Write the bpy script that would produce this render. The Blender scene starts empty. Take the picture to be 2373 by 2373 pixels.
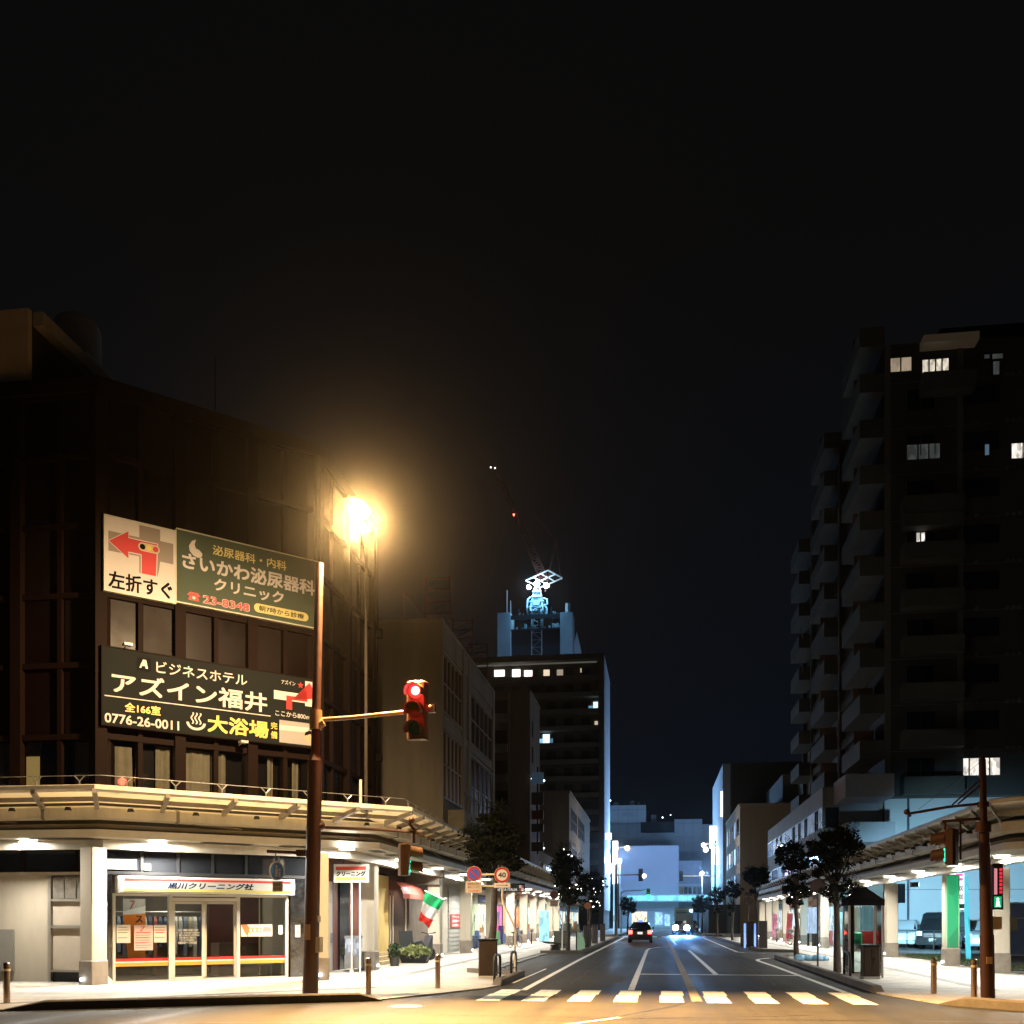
import bpy, math, random
from mathutils import Vector, Matrix
SC = bpy.context.scene
COL = SC.collection
R = math.radians
rnd = random.Random(11)

# ---------------------------------------------------------------- camera, sky, exposure
cam = bpy.data.cameras.new('camera')
cam.sensor_width = 36.0
cam.lens = 36.0
cam.shift_y = 0.398
cam.clip_end = 3000
camo = bpy.data.objects.new('camera', cam)
camo.location = (0, 0, 1.6)
camo.rotation_euler = (R(90), 0, R(8.13))
COL.objects.link(camo)
SC.camera = camo
W = bpy.data.worlds.new('World')
SC.world = W
W.use_nodes = True
nt = W.node_tree
bg = nt.nodes['Background']
tc = nt.nodes.new('ShaderNodeTexCoord')
sx = nt.nodes.new('ShaderNodeSeparateXYZ')
rp = nt.nodes.new('ShaderNodeValToRGB')
nt.links.new(tc.outputs['Generated'], sx.inputs[0])
nt.links.new(sx.outputs['Z'], rp.inputs[0])
nt.links.new(rp.outputs[0], bg.inputs[0])
rp.color_ramp.elements[0].position = 0.0
rp.color_ramp.elements[0].color = (0.0032, 0.0052, 0.0092, 1)     # town glow low in the night sky
rp.color_ramp.elements[1].position = 0.55
rp.color_ramp.elements[1].color = (0.0030, 0.0029, 0.0029, 1)
bg.inputs[1].default_value = 1.0
SC.view_settings.view_transform = 'Standard'
SC.view_settings.look = 'None'
SC.view_settings.exposure = 0.0
SC.view_settings.gamma = 1.0
SC.cycles.use_denoising = True
SC.cycles.max_bounces = 6
SC.cycles.diffuse_bounces = 3
SC.cycles.glossy_bounces = 3
SC.cycles.transmission_bounces = 5
SC.cycles.transparent_max_bounces = 10
SC.cycles.sample_clamp_indirect = 4.0
SC.cycles.caustics_reflective = False
SC.cycles.caustics_refractive = False

# ---------------------------------------------------------------- helpers: mesh
class MB:
    """collects shapes (with a material index) and links them as ONE mesh object"""
    def __init__(s):
        s.v = []; s.f = []; s.m = []; s.cur = 0
    def add(s, vs, fs):
        n = len(s.v)
        s.v.extend([tuple(p) for p in vs])
        for f in fs:
            s.f.append(tuple(i + n for i in f)); s.m.append(s.cur)
        return s
    def mat(s, i):
        s.cur = i; return s
    def quad(s, a, b, c, d):
        return s.add([a, b, c, d], [(0, 1, 2, 3)])
    def box(s, x0, x1, y0, y1, z0, z1):
        if x1 < x0: x0, x1 = x1, x0
        if y1 < y0: y0, y1 = y1, y0
        if z1 < z0: z0, z1 = z1, z0
        return s.add([(x0,y0,z0),(x1,y0,z0),(x1,y1,z0),(x0,y1,z0),(x0,y0,z1),(x1,y0,z1),(x1,y1,z1),(x0,y1,z1)],
                     [(0,3,2,1),(4,5,6,7),(0,1,5,4),(1,2,6,5),(2,3,7,6),(3,0,4,7)])
    def rbox(s, x0, x1, y0, y1, z0, z1, b=0.03):
        """box with chamfered vertical edges and a chamfered top"""
        p = [(x0+b,y0),(x1-b,y0),(x1,y0+b),(x1,y1-b),(x1-b,y1),(x0+b,y1),(x0,y1-b),(x0,y0+b)]
        cx, cy = (x0+x1)/2, (y0+y1)/2
        vs = [(x,y,z0) for x,y in p] + [(x,y,z1-b) for x,y in p] + [(cx+(x-cx)*(1-b/abs(x1-x0)*1.6), cy+(y-cy)*(1-b/abs(y1-y0)*1.6), z1) for x,y in p]
        fs = [tuple(range(7,-1,-1)), tuple(range(16,24))]
        for k in (0, 8):
            for i in range(8):
                j = (i+1) % 8
                fs.append((k+i, k+j, k+8+j, k+8+i))
        return s.add(vs, fs)
    def cyl(s, p0, p1, r0, r1=None, n=14, cap=True):
        r1 = r0 if r1 is None else r1
        p0 = Vector(p0); p1 = Vector(p1); d = (p1-p0).normalized()
        a = Vector((0,0,1)) if abs(d.z) < 0.9 else Vector((1,0,0))
        u = d.cross(a).normalized(); w = d.cross(u)
        vs = []
        for p, r in ((p0, r0), (p1, r1)):
            for i in range(n):
                t = 2*math.pi*i/n
                vs.append(p + u*(r*math.cos(t)) + w*(r*math.sin(t)))
        fs = [(i, (i+1) % n, n+(i+1) % n, n+i) for i in range(n)]
        if cap:
            fs += [tuple(range(n-1,-1,-1)), tuple(range(n, 2*n))]
        return s.add(vs, fs)
    def tube(s, pts, r, n=8, r1=None):
        pts = [Vector(p) for p in pts]
        k = len(pts); vs = []; fs = []
        pu = None
        for i, p in enumerate(pts):
            d = (pts[min(i+1,k-1)] - pts[max(i-1,0)]).normalized()
            if pu is None:
                a = Vector((0,0,1)) if abs(d.z) < 0.9 else Vector((1,0,0))
                u = d.cross(a).normalized()
            else:
                u = (pu - d*pu.dot(d)).normalized()
            pu = u; w = d.cross(u)
            rr = r if r1 is None else r + (r1-r)*i/(k-1)
            for j in range(n):
                t = 2*math.pi*j/n
                vs.append(p + u*(rr*math.cos(t)) + w*(rr*math.sin(t)))
        for i in range(k-1):
            for j in range(n):
                fs.append((i*n+j, i*n+(j+1) % n, (i+1)*n+(j+1) % n, (i+1)*n+j))
        fs += [tuple(range(n-1,-1,-1)), tuple(range((k-1)*n, k*n))]
        return s.add(vs, fs)
    def prism_y(s, poly, y0, y1):
        """poly: (x, z) outline, given depth along y"""
        n = len(poly)
        vs = [(x,y0,z) for x,z in poly] + [(x,y1,z) for x,z in poly]
        fs = [tuple(range(n)), tuple(range(2*n-1,n-1,-1))] + [(i, n+i, n+(i+1) % n, (i+1) % n) for i in range(n)]
        return s.add(vs, fs)
    def prism_x(s, poly, x0, x1):
        """poly: (y, z) outline"""
        n = len(poly)
        vs = [(x0,y,z) for y,z in poly] + [(x1,y,z) for y,z in poly]
        fs = [tuple(range(n-1,-1,-1)), tuple(range(n,2*n))] + [(i, (i+1) % n, n+(i+1) % n, n+i) for i in range(n)]
        return s.add(vs, fs)
    def prism_z(s, poly, z0, z1):
        n = len(poly)
        vs = [(x,y,z0) for x,y in poly] + [(x,y,z1) for x,y in poly]
        fs = [tuple(range(n-1,-1,-1)), tuple(range(n,2*n))] + [(i, (i+1) % n, n+(i+1) % n, n+i) for i in range(n)]
        return s.add(vs, fs)
    def flat(s, poly, y):
        return s.add([(x,y,z) for x,z in poly], [tuple(range(len(poly)))])
    def disc(s, cx, cz, r, y, n=28, rx=None):
        rx = r if rx is None else rx
        return s.flat([(cx+rx*math.cos(2*math.pi*i/n), cz+r*math.sin(2*math.pi*i/n)) for i in range(n)], y)
    def ball(s, c, r, seg=14, ring=8, sc=(1,1,1)):
        vs = [(c[0],c[1],c[2]-r*sc[2])]; fs = []
        for i in range(1, ring):
            a = -math.pi/2 + math.pi*i/ring
            for j in range(seg):
                t = 2*math.pi*j/seg
                vs.append((c[0]+r*sc[0]*math.cos(a)*math.cos(t), c[1]+r*sc[1]*math.cos(a)*math.sin(t), c[2]+r*sc[2]*math.sin(a)))
        vs.append((c[0],c[1],c[2]+r*sc[2])); top = len(vs)-1
        for j in range(seg):
            fs.append((0, 1+(j+1) % seg, 1+j))
            fs.append((top, top-seg+j, top-seg+(j+1) % seg))
        for i in range(ring-2):
            for j in range(seg):
                a = 1+i*seg; fs.append((a+j, a+(j+1) % seg, a+seg+(j+1) % seg, a+seg+j))
        return s.add(vs, fs)
    def loft(s, secs, cap=True):
        n = len(secs[0]); vs = [p for c in secs for p in c]; fs = []
        for i in range(len(secs)-1):
            for j in range(n):
                fs.append((i*n+j, i*n+(j+1) % n, (i+1)*n+(j+1) % n, (i+1)*n+j))
        if cap:
            fs += [tuple(range(n-1,-1,-1)), tuple(range((len(secs)-1)*n, len(secs)*n))]
        return s.add(vs, fs)
    def sweep(s, rings):
        """rings: one closed profile (list of xyz) for each path vertex"""
        return s.loft(rings)
    def xf(s, M):
        s.v = [tuple(M @ Vector(p)) for p in s.v]; return s
    def text(s, body, x0, x1, z0, z1, y, bold=0.0, shear=0.0, keep=False):
        if bold > 0:                                       # heavier weight: the same letters printed again, shifted by a hair
            e = bold*(z1-z0)*.8
            for k, (dx, dz) in enumerate(((-e,-e),(e,-e),(-e,e),(e,e))):
                s.text(body, x0+e+dx, x1-e+dx, z0+e+dz, z1-e+dz, y-.0006*(k+1), 0, shear)
            return s
        vs, fs, bb = glyphs(body, 0.0, shear)
        w = bb[1]-bb[0]; h = bb[3]-bb[2]
        kx = (x1-x0)/w; kz = (z1-z0)/h
        ox = x0
        if keep:
            k = min(kx, kz); ox = (x0+x1)/2 - w*k/2; z0 = (z0+z1)/2 - h*k/2; kx = kz = k
        return s.add([(ox+(p[0]-bb[0])*kx, y, z0+(p[1]-bb[2])*kz) for p in vs], fs)
    def build(s, name, mats, parent=None, smooth=None, loc=None):
        me = bpy.data.meshes.new(name)
        me.from_pydata(s.v, [], s.f)
        if not isinstance(mats, (list, tuple)): mats = [mats]
        for m in mats: me.materials.append(m)
        if len(mats) > 1: me.polygons.foreach_set('material_index', s.m)
        if smooth is not None:
            me.polygons.foreach_set('use_smooth', [True]*len(s.f))
            me.set_sharp_from_angle(angle=R(smooth))
        me.update()
        o = bpy.data.objects.new(name, me)
        COL.objects.link(o)
        if parent is not None: o.parent = parent
        if loc is not None: o.location = loc
        return o

TMP = bpy.data.scenes.new('tmp_text')
GL = {}
def glyphs(body, bold=0.0, shear=0.0):
    key = (body, bold, shear)
    if key in GL: return GL[key]
    c = bpy.data.curves.new('t', 'FONT'); c.body = body; c.size = 1; c.offset = bold; c.shear = shear; c.resolution_u = 3
    o = bpy.data.objects.new('t', c); TMP.collection.objects.link(o)
    vl = TMP.view_layers[0]; vl.update()
    dg = vl.depsgraph
    me = bpy.data.meshes.new_from_object(o.evaluated_get(dg))
    vs = [tuple(v.co) for v in me.vertices]; fs = [tuple(p.vertices) for p in me.polygons]
    bb = (min(p[0] for p in vs), max(p[0] for p in vs), min(p[1] for p in vs), max(p[1] for p in vs))
    bpy.data.objects.remove(o); bpy.data.curves.remove(c); bpy.data.meshes.remove(me)
    GL[key] = (vs, fs, bb)
    return GL[key]

# ---------------------------------------------------------------- helpers: objects
def tag(o, label=None, cat=None, group=None, kind=None):
    if label: o['label'] = label
    if cat: o['category'] = cat
    if group: o['group'] = group
    if kind: o['kind'] = kind
    return o
def thing(name, label, cat, loc=(0,0,0), rz=0.0, group=None):
    o = bpy.data.objects.new(name, None); COL.objects.link(o)
    o.location = loc; o.rotation_euler = (0, 0, R(rz)); o.empty_display_size = 0.3
    return tag(o, label, cat, group)
def copy_tree(o, parent=None, kids=None):
    c = o.copy(); COL.objects.link(c)
    if parent is not None: c.parent = parent
    for ch in [x for x in bpy.data.objects if x.parent == o]:
        copy_tree(ch, c)
    return c
def lamp(kind, name, loc, energy, color=(1,1,1), parent=None, size=0.2, aim=None, spot=None, blend=0.6):
    l = bpy.data.lights.new(name, kind); l.energy = energy; l.color = color
    if kind == 'AREA':
        l.shape = 'DISK' if not isinstance(size, tuple) else 'RECTANGLE'
        if isinstance(size, tuple): l.size, l.size_y = size
        else: l.size = size
    else:
        l.shadow_soft_size = size
    if kind == 'SPOT':
        l.spot_size = R(spot); l.spot_blend = blend
    o = bpy.data.objects.new(name, l); COL.objects.link(o); o.location = loc
    if aim is not None:
        o.rotation_euler = (Vector(aim)-Vector(loc)).to_track_quat('-Z', 'Y').to_euler()
    if parent is not None: o.parent = parent
    return o

# ---------------------------------------------------------------- helpers: materials
MATS = {}
def M(name, col=(.5,.5,.5), rough=.6, metal=0.0, var=0.0, vs=3.0, bump=0.0, bs=30.0, rv=0.0, coat=0.0, streak=0.0, spec=None):
    """painted / plain surface; var = patchy variation of tone, streak = vertical weathering"""
    if name in MATS: return MATS[name]
    m = bpy.data.materials.new(name); m.use_nodes = True
    n = m.node_tree.nodes; L = m.node_tree.links; b = n['Principled BSDF']
    b.inputs['Base Color'].default_value = (*col, 1); b.inputs['Roughness'].default_value = rough; b.inputs['Metallic'].default_value = metal
    if coat: b.inputs['Coat Weight'].default_value = coat
    if spec is not None: b.inputs['Specular IOR Level'].default_value = spec
    if var or bump or rv or streak:
        g = n.new('ShaderNodeNewGeometry')
        if var or rv or streak:
            mp = n.new('ShaderNodeMapping'); L.new(g.outputs['Position'], mp.inputs[0])
            mp.inputs['Scale'].default_value = (1, 1, 0.18 if streak else 1)
            t = n.new('ShaderNodeTexNoise'); t.inputs['Scale'].default_value = vs; t.inputs['Detail'].default_value = 6; t.inputs['Roughness'].default_value = .65
            L.new(mp.outputs[0], t.inputs['Vector'])
            amt = max(var, streak)
            if amt:
                r_ = n.new('ShaderNodeMapRange'); r_.inputs[1].default_value = .3; r_.inputs[2].default_value = .7
                r_.inputs[3].default_value = 1-amt; r_.inputs[4].default_value = 1+amt*.5
                L.new(t.outputs[0], r_.inputs[0])
                mx = n.new('ShaderNodeMix'); mx.data_type = 'RGBA'; mx.blend_type = 'MULTIPLY'; mx.inputs[0].default_value = 1
                mx.inputs[6].default_value = (*col, 1); L.new(r_.outputs[0], mx.inputs[7]); L.new(mx.outputs[2], b.inputs['Base Color'])
            if rv:
                q = n.new('ShaderNodeMapRange'); q.inputs[1].default_value = .3; q.inputs[2].default_value = .7
                q.inputs[3].default_value = max(rough-rv, .02); q.inputs[4].default_value = min(rough+rv, 1)
                L.new(t.outputs[0], q.inputs[0]); L.new(q.outputs[0], b.inputs['Roughness'])
        if bump:
            t2 = n.new('ShaderNodeTexNoise'); t2.inputs['Scale'].default_value = bs; t2.inputs['Detail'].default_value = 3
            L.new(g.outputs['Position'], t2.inputs['Vector'])
            bp = n.new('ShaderNodeBump'); bp.inputs['Strength'].default_value = bump; bp.inputs['Distance'].default_value = .02
            L.new(t2.outputs[0], bp.inputs['Height']); L.new(bp.outputs[0], b.inputs['Normal'])
    MATS[name] = m
    return m
def E(name, col, s=1.0):
    if name in MATS: return MATS[name]
    m = bpy.data.materials.new(name); m.use_nodes = True
    n = m.node_tree.nodes; b = n['Principled BSDF']
    b.inputs['Base Color'].default_value = (.02,.02,.02,1)
    b.inputs['Emission Color'].default_value = (*col, 1); b.inputs['Emission Strength'].default_value = s
    MATS[name] = m
    return m
def EW(name, col, s=1.0, vs=3.0, dark=.3):
    """lit window or lit shop interior: uneven glow"""
    if name in MATS: return MATS[name]
    m = E(name, col, s); n = m.node_tree.nodes; L = m.node_tree.links; b = n['Principled BSDF']
    g = n.new('ShaderNodeNewGeometry'); mp = n.new('ShaderNodeMapping'); mp.inputs['Scale'].default_value = (1.6,1.6,.7)
    L.new(g.outputs['Position'], mp.inputs[0])
    t = n.new('ShaderNodeTexVoronoi'); t.inputs['Scale'].default_value = vs; L.new(mp.outputs[0], t.inputs['Vector'])
    r_ = n.new('ShaderNodeMapRange'); r_.inputs[3].default_value = s*dark; r_.inputs[4].default_value = s*1.3
    sp = n.new('ShaderNodeSeparateColor'); L.new(t.outputs['Color'], sp.inputs[0]); L.new(sp.outputs[0], r_.inputs[0])
    L.new(r_.outputs[0], b.inputs['Emission Strength'])
    return m
def GLASS(name='window_glass', tint=(.85,.9,.9), refl=1.0):
    if name in MATS: return MATS[name]
    m = bpy.data.materials.new(name); m.use_nodes = True
    n = m.node_tree.nodes; L = m.node_tree.links; n.remove(n['Principled BSDF'])
    t = n.new('ShaderNodeBsdfTransparent'); t.inputs[0].default_value = (*tint, 1)
    g = n.new('ShaderNodeBsdfGlossy'); g.inputs['Roughness'].default_value = .03; g.inputs['Color'].default_value = (refl,refl,refl,1)
    f = n.new('ShaderNodeFresnel'); f.inputs[0].default_value = 1.55
    x = n.new('ShaderNodeMixShader'); L.new(f.outputs[0], x.inputs[0]); L.new(t.outputs[0], x.inputs[1]); L.new(g.outputs[0], x.inputs[2])
    L.new(x.outputs[0], n['Material Output'].inputs['Surface'])
    MATS[name] = m
    return m
def TRANSLUCENT(name, col, k=.5):
    if name in MATS: return MATS[name]
    m = bpy.data.materials.new(name); m.use_nodes = True
    n = m.node_tree.nodes; L = m.node_tree.links; b = n['Principled BSDF']
    b.inputs['Base Color'].default_value = (*col,1); b.inputs['Roughness'].default_value = .5
    t = n.new('ShaderNodeBsdfTranslucent'); t.inputs[0].default_value = (*col,1)
    x = n.new('ShaderNodeMixShader'); x.inputs[0].default_value = k
    L.new(b.outputs[0], x.inputs[1]); L.new(t.outputs[0], x.inputs[2]); L.new(x.outputs[0], n['Material Output'].inputs['Surface'])
    MATS[name] = m
    return m
def PAVING(name, col, bw=.3, bh=.3, rough=.7, rot=0.0):
    if name in MATS: return MATS[name]
    m = bpy.data.materials.new(name); m.use_nodes = True
    n = m.node_tree.nodes; L = m.node_tree.links; b = n['Principled BSDF']
    g = n.new('ShaderNodeNewGeometry'); mp = n.new('ShaderNodeMapping'); mp.inputs['Rotation'].default_value = (0,0,R(rot))
    L.new(g.outputs['Position'], mp.inputs[0])
    t = n.new('ShaderNodeTexBrick'); t.inputs['Scale'].default_value = 1; t.inputs['Brick Width'].default_value = bw; t.inputs['Row Height'].default_value = bh
    t.inputs['Mortar Size'].default_value = .006; t.inputs['Mortar Smooth'].default_value = .4; t.inputs['Bias'].default_value = -.2
    t.inputs['Color1'].default_value = (*col,1); t.inputs['Color2'].default_value = (*[c*.82 for c in col],1); t.inputs['Mortar'].default_value = (*[c*.45 for c in col],1)
    L.new(mp.outputs[0], t.inputs['Vector'])
    ns = n.new('ShaderNodeTexNoise'); ns.inputs['Scale'].default_value = .8; ns.inputs['Detail'].default_value = 7; ns.inputs['Roughness'].default_value = .7
    L.new(g.outputs['Position'], ns.inputs['Vector'])
    r_ = n.new('ShaderNodeMapRange'); r_.inputs[1].default_value = .3; r_.inputs[2].default_value = .7; r_.inputs[3].default_value = .5; r_.inputs[4].default_value = 1.15
    L.new(ns.outputs[0], r_.inputs[0])
    mx = n.new('ShaderNodeMix'); mx.data_type = 'RGBA'; mx.blend_type = 'MULTIPLY'; mx.inputs[0].default_value = 1
    L.new(t.outputs['Color'], mx.inputs[6]); L.new(r_.outputs[0], mx.inputs[7]); L.new(mx.outputs[2], b.inputs['Base Color'])
    b.inputs['Roughness'].default_value = rough
    bp = n.new('ShaderNodeBump'); bp.inputs['Strength'].default_value = .3; bp.inputs['Distance'].default_value = .01
    L.new(t.outputs['Fac'], bp.inputs['Height']); bp.invert = True; L.new(bp.outputs[0], b.inputs['Normal'])
    MATS[name] = m
    return m
def ASPHALT():
    m = bpy.data.materials.new('asphalt'); m.use_nodes = True
    n = m.node_tree.nodes; L = m.node_tree.links; b = n['Principled BSDF']
    g = n.new('ShaderNodeNewGeometry')
    a = n.new('ShaderNodeTexNoise'); a.inputs['Scale'].default_value = .35; a.inputs['Detail'].default_value = 8; a.inputs['Roughness'].default_value = .7
    f = n.new('ShaderNodeTexNoise'); f.inputs['Scale'].default_value = 17; f.inputs['Detail'].default_value = 5; f.inputs['Roughness'].default_value = .8
    w = n.new('ShaderNodeTexNoise'); w.inputs['Scale'].default_value = .5; w.inputs['Detail'].default_value = 4
    mp = n.new('ShaderNodeMapping'); mp.inputs['Scale'].default_value = (2.4,.12,1)
    L.new(g.outputs['Position'], mp.inputs[0]); L.new(mp.outputs[0], w.inputs['Vector'])
    for t in (a, f): L.new(g.outputs['Position'], t.inputs['Vector'])
    ad = n.new('ShaderNodeMath'); ad.operation = 'ADD'; L.new(a.outputs[0], ad.inputs[0])
    ml = n.new('ShaderNodeMath'); ml.operation = 'MULTIPLY'; ml.inputs[1].default_value = .9; L.new(f.outputs[0], ml.inputs[0]); L.new(ml.outputs[0], ad.inputs[1])
    ad2 = n.new('ShaderNodeMath'); ad2.operation = 'ADD'; L.new(ad.outputs[0], ad2.inputs[0]); L.new(w.outputs[0], ad2.inputs[1])
    c = n.new('ShaderNodeValToRGB'); c.color_ramp.elements[0].position = .88/2; c.color_ramp.elements[0].color = (.015,.0147,.0143,1)
    c.color_ramp.elements[1].position = .66; c.color_ramp.elements[1].color = (.047,.0455,.043,1)
    dv = n.new('ShaderNodeMath'); dv.operation = 'DIVIDE'; dv.inputs[1].default_value = 2.4; L.new(ad2.outputs[0], dv.inputs[0])
    L.new(dv.outputs[0], c.inputs[0]); L.new(c.outputs[0], b.inputs['Base Color'])
    q = n.new('ShaderNodeMapRange'); q.inputs[1].default_value = .3; q.inputs[2].default_value = .7; q.inputs[3].default_value = .5; q.inputs[4].default_value = .82
    L.new(w.outputs[0], q.inputs[0]); L.new(q.outputs[0], b.inputs['Roughness'])
    b.inputs['Specular IOR Level'].default_value = .18
    bp = n.new('ShaderNodeBump'); bp.inputs['Strength'].default_value = .35; bp.inputs['Distance'].default_value = .01
    L.new(f.outputs[0], bp.inputs['Height']); L.new(bp.outputs[0], b.inputs['Normal'])
    return m
def PAINT():
    """worn thermoplastic road paint"""
    m = bpy.data.materials.new('road_paint'); m.use_nodes = True
    n = m.node_tree.nodes; L = m.node_tree.links; b = n['Principled BSDF']
    g = n.new('ShaderNodeNewGeometry')
    a = n.new('ShaderNodeTexNoise'); a.inputs['Scale'].default_value = 5; a.inputs['Detail'].default_value = 9; a.inputs['Roughness'].default_value = .75
    L.new(g.outputs['Position'], a.inputs['Vector'])
    c = n.new('ShaderNodeValToRGB'); c.color_ramp.elements[0].position = .33; c.color_ramp.elements[0].color = (.16,.155,.15,1)
    c.color_ramp.elements[1].position = .47; c.color_ramp.elements[1].color = (.82,.81,.79,1)
    L.new(a.outputs[0], c.inputs[0]); L.new(c.outputs[0], b.inputs['Base Color']); b.inputs['Roughness'].default_value = .6
    return m
WHITE = M('white_paint', (.78,.77,.74), .5, var=.12, vs=2)
BROWN = M('brown_pole_paint', (.10,.042,.021), .45, var=.25, vs=4, rv=.1)
BLACKM = M('black_metal', (.018,.018,.019), .45, metal=.3)
CHROME = M('stainless_steel', (.46,.48,.52), .2, metal=1.0, rv=.1, vs=1.2, bump=.5, bs=2.2)
STEEL = M('grey_steel', (.38,.38,.38), .4, metal=.7, var=.15, vs=6)
CREAM = M('cream_canopy_paint', (.74,.68,.56), .5, var=.22, vs=1.3, streak=.25)
CONC = M('pale_concrete', (.46,.43,.38), .8, var=.25, vs=1.5, bump=.2, bs=18)
DARKGLASS = M('dark_window_glass', (.012,.013,.015), .08, spec=.6)
WG = GLASS()
BLACK = M('black_print', (.010,.010,.012), .7, spec=.08)
BROWN2 = M('dark_brown_pole_paint', (.036,.012,.007), .5, var=.25, vs=4, spec=.25)
# ================================================================ the setting: road, pavements, kerbs, markings
def struct(mb, name, mat, smooth=None):
    return tag(mb.build(name, mat, smooth=smooth), kind='structure')
ASPH = ASPHALT(); RPAINT = PAINT()
PAVE = PAVING('pavement_blocks', (.43,.41,.365), .3, .3)
PAVE2 = PAVING('pavement_blocks_dark_band', (.17,.165,.155), .3, .15)
KERB = M('kerb_stone', (.11,.095,.078), .85, var=.35, vs=2.5, bump=.3, bs=14)
struct(MB().quad((-900,-300,0),(900,-300,0),(900,1500,0),(-900,1500,0)), 'road', ASPH)
left_walk = [(-70,10.5),(-20,13.6),(-11.3,16.45),(-5.5,19.55),(-4.75,21.2),(-3.95,23.2),(-3.76,24.4),(-3.76,28.7),(-5.5,30.0),(-5.5,47.9),(-3.5,48.2),(-3.4,92.5),(-5.2,94.5),(-70,95)]
right_walk = [(70,95),(6.4,94.5),(4.7,92.5),(4.9,58),(5.1,52.3),(6.6,51.0),(6.6,45.5),(5.2,44.3),(4.75,43.4),(4.65,23.2),(4.75,22.4),(5.25,20.3),(6.45,18.95),(12,16.3),(70,10.5)]
far_left = [(-70,99.5),(-5.0,99.5),(-3.6,101),(-3.4,178),(-70,178)]
far_right = [(70,178),(4.4,178),(4.5,101),(6.0,99.5),(70,99.5)]
for p in (left_walk, right_walk, far_left, far_right):
    struct(MB().prism_z(p, -.2, .03), 'pavement', PAVE)
# darker bands of paving that run along and across the walks
b = MB()
for x0, x1, y0, y1 in ((-7.3,-7.0,26,92),(-5.4,-5.1,30,47.5),(7.2,7.5,24,92),(-7.0,-5.6,36.2,36.5),(7.5,9.4,34.2,34.5),(7.5,9.4,41,41.3)):
    b.box(x0,x1,y0,y1,.0,.034)
b.prism_z([(-12.4,17.6),(-12.2,17.4),(-6.4,22.9),(-6.6,23.1)], 0, .0345)
b.prism_z([(-10.9,16.8),(-5.6,19.75),(-5.0,21.2),(-5.3,21.3),(-5.9,20.2),(-11,17.2)], 0, .035)
struct(b, 'pavement', PAVE2)
def kerb(pts, h=.16, w=.2, slant=(0,0), side=1):
    """kerb stones along a polyline, one profile per vertex; slant = ends that ramp down to the ground"""
    P = [Vector((x,y,0)) for x,y in pts]
    if slant[0]: P.insert(1, P[0]+(P[1]-P[0]).normalized()*slant[0])
    if slant[1]: P.insert(-1, P[-1]+(P[-2]-P[-1]).normalized()*slant[1])
    rings = []
    for i, p in enumerate(P):
        d = (P[min(i+1,len(P)-1)]-P[max(i-1,0)]).normalized(); nrm = Vector((-d.y,d.x,0))*side
        hh = .02 if (i == 0 and slant[0]) or (i == len(P)-1 and slant[1]) else h
        rings.append([tuple(p+Vector((0,0,-.05))), tuple(p+Vector((0,0,hh*.85))), tuple(p+nrm*.03+Vector((0,0,hh))), tuple(p+nrm*w+Vector((0,0,hh))), tuple(p+nrm*w+Vector((0,0,-.05)))])
    return struct(MB().loft(rings), 'kerb', KERB)
kerb([(-11.35,16.4),(-5.35,19.5)], .17, .22, (.7,.45))
kerb([(-3.74,24.2),(-3.74,28.75),(-5.5,30.05)], .16, .2, (.35,0), 1)
kerb([(-5.5,47.9),(-3.5,48.15),(-3.45,60),(-3.38,92.4),(-5.1,94.5)], .15, .2, (0,0), 1)
kerb([(5.25,44.35),(4.74,43.4),(4.63,23.05)], .15, .22, (0,.4), 1)
kerb([(4.68,92.4),(4.88,58),(5.05,52.3),(6.6,50.9)], .15, .2, (0,0), 1)
kerb([(14,15.55),(6.42,18.85),(5.22,20.2)], .17, .22, (0,.5), -1)
kerb([(-3.38,177),(-3.58,101),(-5,99.4)], .15, .2, (0,0), -1)
kerb([(5.9,99.4),(4.48,101),(4.38,177)], .15, .2, (0,0), -1)
def line(pts, w, z=.004, mat=RPAINT, name='road_marking'):
    P = [Vector((x,y,0)) for x,y in pts]; L = []; Rr = []
    for i, p in enumerate(P):
        d = (P[min(i+1,len(P)-1)]-P[max(i-1,0)]).normalized(); nrm = Vector((-d.y,d.x,0))*(w/2)
        L.append((p.x+nrm.x,p.y+nrm.y,z)); Rr.append((p.x-nrm.x,p.y-nrm.y,z))
    m = MB(); n = len(P)
    m.add(L+Rr, [(n+i,n+i+1,i+1,i) for i in range(n-1)])
    return struct(m, name, mat)
m = MB()
for i in range(9):                                        # zebra crossing, each bar painted in two passes
    x = -3.57+.9*i
    m.quad((x,19.95,.004),(x+.46,19.95,.004),(x+.46,21.75,.004),(x,21.75,.004))
    m.quad((x+.03,21.83,.004),(x+.5,21.83,.004),(x+.5,23.15,.004),(x+.03,23.15,.004))
struct(m, 'zebra_crossing', RPAINT)
line([(-3.02,22.95),(-3.1,40.8),(-3.02,92)], .15)
line([(-3.62,25.5),(-3.6,33)], .07)
line([(-.61,23.3),(-.58,54.3)], .15)
line([(-.58,54.3),(-.45,57),(.1,59.8),(.62,61)], .15)
line([(1.66,30.4),(1.58,54)], .15)
line([(1.1,66),(1.05,88)], .15)
line([(-.53,30.2),(4.0,30.05)], .38, .0045)
line([(4.05,22.95),(3.93,36),(3.83,40.2),(3.86,41.4),(4.05,42.4),(4.6,43.6)], .15)
line([(5.0,49.6),(4.1,50.4),(3.84,51.4),(3.9,93.3)], .15)
line([(-2.9,90.6),(.6,90.6)], .5)
m = MB()
for i in range(9):
    x = -3.3+.9*i
    m.quad((x,94.5,.004),(x+.46,94.5,.004),(x+.46,98.5,.004),(x,98.5,.004))
struct(m, 'zebra_crossing', RPAINT)
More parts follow.
